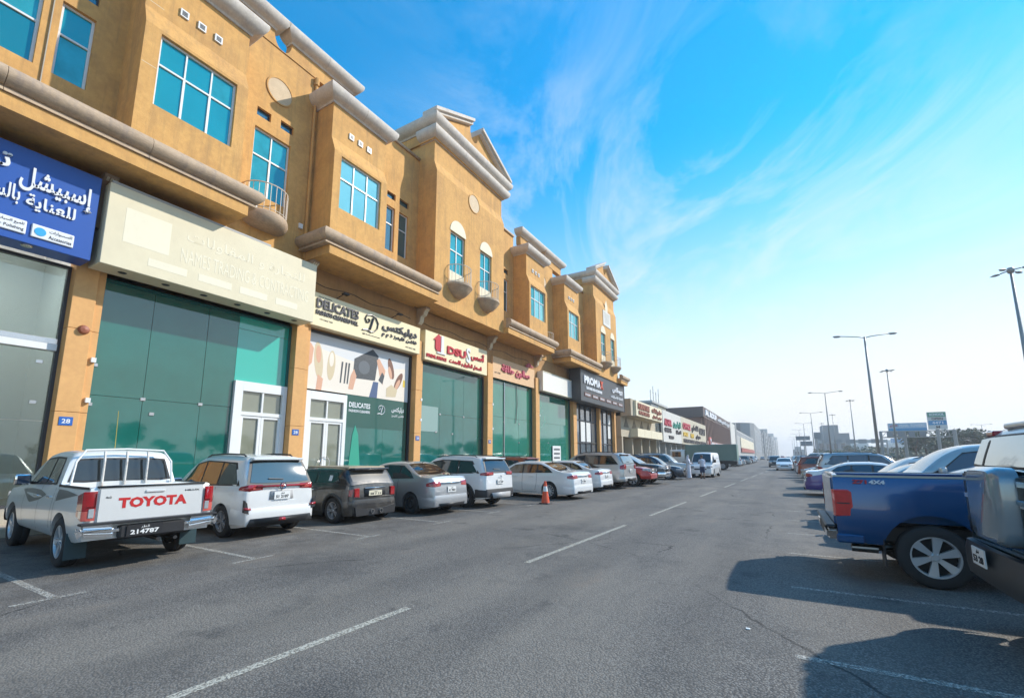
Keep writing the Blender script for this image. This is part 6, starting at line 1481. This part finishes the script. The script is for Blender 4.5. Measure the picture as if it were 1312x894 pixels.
# ------------------------------------------------------------------ buildings further along the left side
def fbox(nm, par, m, x0, x1, y0, y1, z0, z1):
    bm = B(); box(bm, x0, x1, y0, y1, z0, z1); return part(nm, bm, m, par)
def sign(lab, X, y0, y1, z0, z1, face, words, lm, cat='shop sign', d=.3):
    s = thing('shop_sign', lab, cat, (X, (y0+y1)/2, z0)); fbox('sign_box', s, face, X-d, X, y0, y1, z0, z1); H = z1-z0; W_ = y1-y0
    for (t, a, c, u, v, m_) in words: ftext('letters', t, m_ or lm, X, y0+W_*a, y0+W_*c, z0+H*u, z0+H*v, .12, s, .05)
    return s
beige = mat('beige_render', (.46, .40, .30), .85, var=.2, vscale=.5); whitec = mat('off_white_cladding', (.62, .60, .55), .7, var=.12, vscale=.4); brownc = mat('brown_cladding', (.24, .15, .12), .8, var=.2, vscale=.3)
greyb = mat('grey_render', (.24, .25, .25), .85, var=.2, vscale=.3); greyl = mat('light_grey_render', (.42, .42, .40), .85, var=.2, vscale=.2); gdark = mat('far_window_glass', (.05, .06, .07), .1, spec=.9); redw = mat('crimson_letter', (.45, .03, .06), .5); dkw = mat('dark_letter', (.06, .05, .05), .6)
def openings(par, X, y0, y1, z0, z1, step, m=gdark, gap=.5, nm='window', pier=None):
    y = y0
    while y+step <= y1+.01:
        bm = B(); box(bm, X-.02, X+.012, y+gap/2, y+step-gap/2, z0, z1); w = part(nm, bm, m, par)
        bm = B(); yy = (y+y+step)/2; box(bm, X+.012, X+.05, yy-.05, yy+.05, z0, z1); part('mullion', bm, frame_w if pier is None else pier, w); y += step
A = thing('beige_shop_building', 'low beige shop building with triangular niches next to the ochre building', 'building', (-18, 59, 0))
fbox('wall', A, beige, -28, -15.5, 50.4, 67.2, 3.9, 7.9); fbox('upper_block', A, beige, -28, -14.3, 50.4, 64.6, 6.2, 8.1); fbox('rear_wall', A, beige, -28, -16.5, 50.4, 67.2, 0, 3.9)
for i in range(5): fbox('pillar', A, beige, -16.5, -15.5, 50.6+i*4.05, 51.0+i*4.05, 0, 3.9)
for i in range(4):
    y = 52.4+i*3.4; bm = B(); prism(bm, [(y-1.0, 5.0), (y+1.0, 5.0), (y, 6.15)], 'x', -15.5, -15.47); part('triangular_niche', bm, mat('niche_shade', (.20, .17, .13), .9), A)
for i in range(4): fbox('awning_panel', A, creamm, -15.5, -14.6, 54.0+i*3.2, 57.15+i*3.2, 3.95, 4.95)
openings(A, -16.48, 50.8, 66.8, .4, 3.7, 2.0, mat('warm_shop_window', (.22, .13, .10), .2, var=.5, vscale=.7), .35)
sign('beige fascia sign with brown block lettering on the beige shop building', -14.0, 51.5, 64.4, 6.25, 8.0, creamm, [('FURNITURE', .05, .45, .45, .85, mat('rust_letter', (.30, .10, .06), .6)), ('HOME DECOR', .07, .45, .12, .36, None), (arabic('مفروشات'), .55, .95, .45, .88, None), (arabic('ديكور المنزل'), .57, .95, .1, .36, None)], mat('rust_letter', (.3, .1, .06), .6))
Bb = thing('white_shop_building', 'two storey shop row behind tall white and beige sign boards', 'building', (-18, 90, 0))
fbox('wall', Bb, greyl, -28, -15.2, 67.4, 110, 3.6, 8.2); fbox('rear_wall', Bb, greyl, -28, -16.3, 67.4, 110, 0, 3.6)
for i in range(11): fbox('pillar', Bb, greyl, -16.3, -15.3, 67.6+i*4.1, 68.0+i*4.1, 0, 3.6)
openings(Bb, -16.28, 68, 109, .3, 3.4, 2.05, mat('pale_shop_window', (.30, .32, .32), .15, var=.6, vscale=.5), .4)
sign('tall white sign board with crimson and black words', -14.6, 67.5, 81.2, 3.75, 8.35, whitec, [('ALHAR', .05, .42, .52, .74, redw), (arabic('الهارون'), .5, .95, .5, .76, mat('green_letter', (.03, .25, .18), .5)), ('GENERAL', .05, .4, .32, .46, None), (arabic('للتجارة'), .65, .95, .3, .46, None), ('TRADING', .25, .5, .12, .22, None)], dkw)
sign('tall beige sign board crowded with dark brown and yellow words', -14.6, 81.3, 110.2, 3.75, 8.4, mat('beige_board', (.56, .50, .38), .6, var=.25, vscale=.6), [('OFFICE', .04, .3, .55, .8, redw), (arabic('اثاث مكتبي'), .35, .62, .5, .85, None), ('GALLERY', .66, .95, .5, .8, None), ('SALE', .05, .2, .3, .45, mat('yellow_letter', (.7, .45, .04), .5)), ('NEW', .3, .42, .28, .45, mat('yellow_letter', (0, 0, 0))), (arabic('معرض'), .5, .7, .25, .46, None), ('FURNITURE AND CARPETS', .05, .95, .06, .2, None)], dkw)
rt = thing('rooftop_building', 'small grey rooftop block with antennas behind the white sign board', 'building', (-24, 105, 0)); fbox('wall', rt, greyb, -34, -22, 92, 98, 0, 12.3); fbox('roof_slab', rt, greyl, -34.3, -21.7, 91.7, 106, 12.3, 12.7); fbox('wall', rt, creamm, -30, -22.2, 98, 106, 0, 12.2)
for i in range(4):
    bm = B(); y = 96+i*2.4; tube(bm, [(-23, y, 12.7), (-23, y, 15.5+i % 2)], .06, 5); tube(bm, [(-23, y-.6, 15), (-23, y+.6, 15)], .04, 4); tag(part('roof_antenna', bm, greyb), 'thin roof antenna, number %s from the near end of the rooftop block' % ('one', 'two', 'three', 'four')[i], 'antenna', 'roof antennas')
D = thing('brown_fin_building', 'brown three storey building with tall vertical fins and a lettered parapet', 'building', (-20, 140, 0))
fbox('wall', D, brownc, -40, -15.6, 112, 172, 0, 10.6); fbox('parapet', D, mat('dark_brown_parapet', (.12, .09, .08), .8), -40, -15.0, 111, 172, 10.5, 12.9)
for i in range(24): fbox('fin', D, brownc, -15.6, -15.0, 113+i*2.48, 113.6+i*2.48, 5.2, 10.5)
for i in range(23): fbox('window', D, gdark, -15.6, -15.56, 113.9+i*2.48, 115.2+i*2.48, 5.4, 9.4)
ftext('parapet_letters', 'AL ROUF', letterw, -14.99, 113, 134, 11.0, 12.5, .2, D, .08); ftext('parapet_letters', arabic('الروف للمفروشات'), letterw, -14.99, 137, 168, 10.9, 12.3, .2, D, .08)
sign('long pink and white shop fascia under the brown fins', -14.7, 112, 171, 3.8, 5.1, mat('dusty_pink_board', (.50, .33, .30), .7), [('CARPETS', .03, .2, .2, .8, letterw), (arabic('سجاد'), .25, .4, .2, .9, letterw), ('CURTAINS', .45, .7, .2, .8, letterw), (arabic('ستائر'), .75, .95, .2, .9, letterw)], letterw)
sign('small red hanging sign at the near end of the pink fascia', -13.9, 110.5, 113.2, 3.9, 5.9, mat('coral_board', (.62, .15, .12), .6), [('%', .2, .8, .2, .8, letterw)], letterw)
E_ = thing('white_slab_building', 'narrow white clad building with dark side beyond the brown fins', 'building', (-20, 184, 0)); fbox('wall', E_, whitec, -40, -15.0, 173, 190, 0, 13.3); openings(E_, -14.98, 191-17, 190, 1, 4, 4)
fbox('wall', E_, greyb, -40, -14.9, 190, 196, 0, 14.0)
F_ = thing('grey_mall_building', 'grey building with cream band, red shop fascia and rounded corner block', 'building', (-20, 300, 0))
fbox('wall', F_, greyl, -60, -15.2, 198, 318, 0, 12.0); fbox('cream_band', F_, creamm, -15.2, -14.9, 214, 310, 5.2, 9.5); fbox('shop_fascia', F_, mat('dull_red_board', (.45, .10, .07), .6, var=.6, vscale=.3), -15.2, -14.7, 214, 312, 3.4, 5.0); openings(F_, -15.18, 200, 316, 9.8, 11.4, 5, gdark, 1.2)
bm = B(); prism(bm, [(-90, 320), (-22, 320), (-17, 325), (-15, 332), (-15, 440), (-90, 440)], 'z', 0, 22.5); part('corner_block', bm, greyb, F_)
fbox('sign_band', F_, dgrey, -60, -22, 318.5, 320, 17.5, 22); text('band_letters', 'CENTREPOINT MALL'[:6]+'MALL', letterw, (-52, 318.4, 18.2), (1, 0, 0), (0, 0, 1), 26, 2.8, .3, F_, .05)
openings(F_, -14.99, 334, 438, 4, 20, 8, gdark, 3)
for i, (y0, y1, h, m_, xx, lab) in enumerate(((450, 520, 25, greyb, -15, 'dark grey block beyond the rounded corner block'), (525, 600, 30, greyl, -14, 'pale stepped block, second past the rounded corner'), (610, 740, 27, greyb, -13, 'broad grey block, third past the rounded corner'), (760, 900, 36, greyl, -12, 'tall pale block, fourth past the rounded corner'), (920, 1100, 34, greyb, -12, 'grey block, fifth past the rounded corner'), (1120, 1500, 46, greyl, -11, 'pale high block closing the left side of the street'))):
    t = thing('apartment_block', lab, 'building', (xx-15, (y0+y1)/2, 0), 'blocks at the far end of the street'); fbox('wall', t, m_, xx-40, xx, y0, y1, 0, h*.84); fbox('stair_tower', t, m_, xx-20, xx+1.0, y0+(y1-y0)*.35, y0+(y1-y0)*.6, 0, h)
    fbox('roof_slab', t, greyl, xx-40.5, xx+.5, y0-.5, y0+(y1-y0)*.34, h*.84, h*.84+.6)
    for k in range(5):
        openings(t, xx+.02, y0+4, y1-4, 4+k*4.4, 6.4+k*4.4, (y1-y0-8)/8, gdark, 3)

# ------------------------------------------------------------------ street lighting, gantry, billboards, planting on the right
polem = mat('galvanised_pole', (.32, .31, .29), .5, metal=.3)
def lamp_post(x, y, h=12.0, arm=2.0, lab='', rz=0.0):
    t = thing('street_lamp', lab, 'street lamp', (x, y, 0), 'double arm street lamps', rz)
    def P(nm, bm, m=polem, par=t): o = part(nm, bm, m, par, smooth=True); o.matrix_parent_inverse = Matrix.Identity(4); return o
    bm = B(); tube(bm, [(0, 0, 0), (0, 0, .9)], .17, 12); tube(bm, [(0, 0, .9), (0, 0, h)], .13, 12, .07); P('pole', bm)
    for s in (-1, 1):
        bm = B(); tube(bm, [(0, 0, h-.1), (s*.5, 0, h+.02), (s*arm*.85, 0, h+.16)], .04, 8); a = P('arm', bm)
        bm = B(); lathe(bm, [(.001, -.32), (.10, -.26), (.14, 0), (.12, .25), (.001, .36)], 'x', 12, (s*(arm*.85+.25), 0, h+.16)); bmesh.ops.scale(bm, vec=(1, 1, .55), space=Matrix.Translation((0, 0, -(h+.16))), verts=bm.verts); P('lamp_head', bm, polem, a)
        bm = B(); box(bm, s*(arm*.85+.25)-.2, s*(arm*.85+.25)+.2, -.08, .08, h+.06, h+.085); P('lens', bm, clearlamp, a)
    return t
for i in range(8): lamp_post(6.9-i*.35*(.6), 49+i*41.5, 12, 2.15, 'double arm street lamp, %s one counting from the camera' % ORD[i], .25 if i == 0 else 0.0)
def mast(x, y, h, lab):
    t = thing('high_mast_lamp', lab, 'street lamp', (x, y, 0), 'tall four headed lamp masts')
    def P(nm, bm, m=polem, par=t): o = part(nm, bm, m, par, smooth=True); o.matrix_parent_inverse = Matrix.Identity(4); return o
    bm = B(); tube(bm, [(0, 0, 0), (0, 0, h)], .16, 12, .07); P('pole', bm)
    bm = B(); lathe(bm, [(.001, .22), (.16, .18), (.2, 0), (.15, -.18), (.001, -.2)], 'z', 12, (0, 0, h)); P('mast_head', bm)
    for k in range(4):
        a = PI/4+PI/2*k; bm = B(); c_, s_ = math.cos(a), math.sin(a); tube(bm, [(c_*.15, s_*.15, h), (c_*.55, s_*.55, h-.02)], .04, 6); ar = P('arm', bm)
        bm = B(); lathe(bm, [(.001, -.3), (.12, -.22), (.15, 0), (.001, .32)], 'x', 10, (.85, 0, 0)); bmesh.ops.scale(bm, vec=(1, 1, .5), verts=bm.verts); bm.transform(Matrix.Translation((0, 0, h-.05)) @ Matrix.Rotation(a, 4, 'Z')); P('lamp_head', bm, polem, ar)
    return t
for i in range(5): mast(14.1-i*.15, 42+i*42, 14.0, 'tall four headed lamp mast, %s one counting from the camera' % ORD[i])
for i, (x, y) in enumerate(((52, 190), (70, 200), (95, 240))): lamp_post(x, y, 11, 2.2, 'distant double arm lamp above the trees, %s from the left' % ORD[i])
# gantry
g_ = thing('sign_gantry', 'steel lattice gantry across the highway behind the parked cars', 'gantry', (29, 140, 0))
for x in (20.6, 33.8):
    for y in (139.6, 140.8): bm = B(); tube(bm, [(x, y, 0), (x, y, 7.6)], .22, 8); part('gantry_leg', bm, polem, g_)
for z in (6.1, 7.5):
    for y in (139.6, 140.8): bm = B(); box(bm, 20.4, 34.0, y-.1, y+.1, z-.1, z+.1); part('gantry_chord', bm, polem, g_)
for i in range(13): 
    x = 20.6+i*1.1; bm = B(); tube(bm, [(x, 139.6, 6.1), (x+.0, 139.6, 7.5)], .07, 5); part('gantry_post', bm, polem, g_)
    bm = B(); tube(bm, [(x, 139.58, 6.1), (x+1.1, 139.58, 7.5)], .05, 5); part('gantry_brace', bm, polem, g_)
for i in range(4): fbox('gantry_sign_back', g_, greyb, 21.6+i*2.0, 22.7+i*2.0, 139.2, 139.4, 6.2, 7.4)
def billboard(nm, lab, x0, x1, y, z0, z1, bands, words, post=None):
    t = thing(nm, lab, 'billboard', ((x0+x1)/2, y, 0)); fbox('board', t, whitec, x0, x1, y, y+.5, z0, z1); H = z1-z0
    for a, c, m_ in bands: fbox('printed_band', t, m_, x0+.05, x1-.05, y-.03, y, z0+H*a, z0+H*c)
    for tx, a, c, u, v, m_ in words: text('letters', tx, m_, (x0+(x1-x0)*a, y-.05, z0+H*u), (1, 0, 0), (0, 0, 1), (x1-x0)*(c-a), H*(v-u), .03, t, .03)
    for px in (post or ()): bm = B(); tube(bm, [(px, y+.8, 0), (px, y+.8, z0+.1)], .35, 10); part('post', bm, polem, t)
    return t
skyp = mat('sky_blue_print', (.03, .26, .48), .5); grp = mat('green_print', (.04, .26, .16), .5)
billboard('billboard', 'long low blue and white billboard above the gantry', 22.9, 30.2, 145, 7.7, 9.7, [(0, .35, skyp), (0.0, 1, skyp)][:1]+[(.35, .95, mat('pale_blue_print', (.35, .5, .62), .5))], [('PEARL TOWERS', .3, .95, .5, .85, letterw), (arabic('الابراج'), .05, .25, .45, .85, redw)], (26,))
billboard('billboard', 'taller billboard with green, white and blue bands beside the long one', 30.5, 33.9, 145, 8.0, 12.1, [(.72, 1, grp), (.25, .5, skyp)], [('SCHOOL', .1, .9, .78, .94, letterw), ('OPEN', .2, .8, .54, .68, dkw), ('4471', .2, .8, .3, .45, letterw), ('M', .4, .6, .06, .2, dkw)], (32.2,))
fbx = thing('direction_sign', 'small cluster of road sign boards far down the road', 'road sign', (6, 190, 0))
for (x0, x1, z0, z1) in ((4.2, 8.4, 7.2, 8.6), (9.6, 11.6, 7.6, 9.8), (5.5, 9.0, 5.2, 6.8)): fbox('sign_panel', fbx, greyb, x0, x1, 190, 190.2, z0, z1)
for x in (6.5, 10.4): bm = B(); tube(bm, [(x, 190.4, 0), (x, 190.4, 8)], .15, 6); part('post', bm, polem, fbx)
# far gantry and low buildings beyond the highway
g2 = thing('sign_gantry', 'pale far gantry with a row of small boards', 'gantry', (22, 260, 0))
for x in (14, 40): bm = B(); tube(bm, [(x, 260, 0), (x, 260, 9)], .3, 6); part('gantry_leg', bm, polem, g2)
fbox('gantry_chord', g2, greyl, 14, 40, 259.8, 260.2, 7.6, 9.0)
for i in range(5): fbox('gantry_board', g2, greyb, 16+i*4.6, 19+i*4.6, 259.5, 259.75, 7.4, 9.3)
for i, (x0, x1, y, h, m_, lab) in enumerate(((18, 34, 330, 20, greyb, 'dark stepped block standing above the far gantry'), (36, 62, 420, 11, whitec, 'low white building left of the billboard trees'), (64, 100, 440, 14, whitec, 'long white building with a blue roof sign'), (104, 128, 430, 12, whitec, 'white building half behind the gantry leg'), (140, 200, 420, 20, beige, 'pale hotel building rising over the trees'), (205, 260, 400, 24, beige, 'large pale building at the far right behind the trees'), (8, 16, 480, 10, greyl, 'small grey building at the end of the highway'))):
    t = thing('distant_building', lab, 'building', ((x0+x1)/2, y, 0), 'buildings beyond the highway'); fbox('wall', t, m_, x0, x1, y, y+25, 0, h*.75); fbox('upper_floor', t, m_, x0+(x1-x0)*.2, x0+(x1-x0)*.7, y+2, y+22, h*.75, h)
    n = max(3, int((x1-x0)/4))
    for k in range(n): fbox('window', t, gdark, x0+1+(x1-x0-2)*k/n, x0+1+(x1-x0-2)*(k+.55)/n, y-.05, y, h*.3, h*.55)
    if i == 2: fbox('roof_sign', t, skyp, 70, 84, y-.3, y, 11.5, 14.8)
# median wall and hedge strip
hw = thing('boundary_wall', 'long low grey wall behind the right row of parked cars', 'wall', (9.5, 100, 0)); bm = B(); box(bm, 9.4, 9.6, -30, 260, 0, .8); part('wall', bm, greyl, hw)
# trees
leafm = [mat('leaf_green_dark', (.045, .085, .032), .7, var=.5, vscale=1.5), mat('leaf_green_grey', (.075, .11, .05), .7, var=.5, vscale=1.5)]
bark = mat('bark', (.12, .08, .05), .9, var=.3)
def crown_mesh(seed, n=900, leaf=.26):
    rnd = random.Random(seed); vs = []; fs = []
    blobs = [(rnd.uniform(-1.6, 1.6), rnd.uniform(-1.6, 1.6), rnd.uniform(2.2, 5.0), rnd.uniform(.7, 1.35)) for _ in range(11)]
    for i in range(n):
        bx, by, bz, br = rnd.choice(blobs); d = Vector((rnd.gauss(0, 1), rnd.gauss(0, 1), rnd.gauss(0, 1))).normalized(); r = br*rnd.uniform(.55, 1.05)
        p = Vector((bx, by, bz))+Vector((d.x, d.y, d.z*.8))*r; u = Vector((rnd.gauss(0, 1), rnd.gauss(0, 1), rnd.gauss(0, .6))).normalized(); w = u.cross(d+Vector((.01, .02, .03))).normalized()
        s = leaf*rnd.uniform(.6, 1.3); k = len(vs); vs += [p-u*s, p+w*s*.6, p+u*s, p-w*s*.6]; fs.append((k, k+1, k+2, k+3))
    me = bpy.data.meshes.new('crown'); me.from_pydata([tuple(v) for v in vs], [], fs); me.materials.append(leafm[seed % 2]); return me
CR = [crown_mesh(i) for i in range(4)]
def trunk_mesh():
    bm = B(); tube(bm, [(0, 0, 0), (.05, 0, 1.2), (-.02, .05, 2.6)], .20, 8, .12)
    for a in (0, 2.1, 4.2): tube(bm, [(0, 0, 2.0), (.6*math.cos(a), .6*math.sin(a), 2.9), (1.1*math.cos(a), 1.1*math.sin(a), 3.8)], .09, 6, .03)
    me = bpy.data.meshes.new('trunk'); bm.to_mesh(me); bm.free(); me.materials.append(bark); return me
TR = trunk_mesh()
def tree(x, y, s, k, lab, grp):
    t = thing('roadside_tree', lab, 'tree', (x, y, 0), grp)
    t.scale = (s, s, s*random.uniform(.9, 1.1)); t.rotation_euler = (0, 0, random.uniform(0, 6))
    for nm, me in (('trunk', TR), ('crown', CR[k % 4])): o = bpy.data.objects.new(nm, me); col.objects.link(o); o.parent = t
for i in range(34):
    y = -30+i*7.2+random.uniform(-2, 2); tree(50+random.uniform(-2, 3)+max(0, (y-150)*.05), y, random.uniform(.7, 1.1), i, 'leafy roadside tree beyond the highway' , 'trees beyond the highway')
for i in range(16):
    tree(30+i*2.9+random.uniform(-.6, .6), 158+i*1.2+random.uniform(-4, 4), random.uniform(1.0, 1.75)+i*.02, i+1, 'bushy tree behind the gantry, %s from the left' % ORD[i], 'trees behind the gantry')
for i in range(12):
    tree(17+i*3.0, 300+random.uniform(-10, 10), random.uniform(.9, 1.3), i, 'small far tree under the far buildings, %s from the left' % ORD[i], 'far highway trees')
# low dusty shrub belt under the gantry
rnd = random.Random(5); vs = []; fs = []
for i in range(9000):
    u = rnd.random(); x_ = 13+62*u+rnd.gauss(0, 1.5); y_ = 215-50*u+rnd.gauss(0, 5); hh = 2.2+1.6*math.sin(u*37)+1.0*math.sin(u*91+1)+u*2.2
    p = Vector((x_, y_, max(.2, rnd.random()**.6*max(1.2, hh)))); u_ = Vector((rnd.gauss(0, 1), rnd.gauss(0, 1), rnd.gauss(0, .7))).normalized(); w_ = u_.orthogonal().normalized(); q_ = rnd.uniform(.25, .6); k = len(vs)
    vs += [p-u_*q_, p+w_*q_*.7, p+u_*q_, p-w_*q_*.7]; fs.append((k, k+1, k+2, k+3))
me = bpy.data.meshes.new('shrub_belt'); me.from_pydata([tuple(v) for v in vs], [], fs); me.materials.append(leafm[1]); sb = finish('shrub_belt', me, None); stuff(sb); tag(sb, 'low dusty green shrub belt running under the gantry and billboards', 'shrubs')
# litter
bm = B(); bevbox(bm, -.46, -.42, 5.35, 5.39, .002, .010, .003); tag(part('paper_scrap', bm, plate_w), 'tiny white scrap of paper lying on the open asphalt', 'litter')

# ------------------------------------------------------------------ the hot dusty air
hzm = bpy.data.materials.new('dusty_air'); hzm.use_nodes = True; t = hzm.node_tree; t.nodes.clear()
o_ = t.nodes.new('ShaderNodeOutputMaterial'); pv_ = t.nodes.new('ShaderNodeVolumePrincipled'); pv_.inputs['Color'].default_value = (.93, .96, 1, 1); pv_.inputs['Density'].default_value = .0007; pv_.inputs['Anisotropy'].default_value = .3
t.links.new(pv_.outputs[0], o_.inputs['Volume'])
bm = B(); box(bm, -401, 901, -151, 2501, -1, 50); stuff(part('haze', bm, hzm))
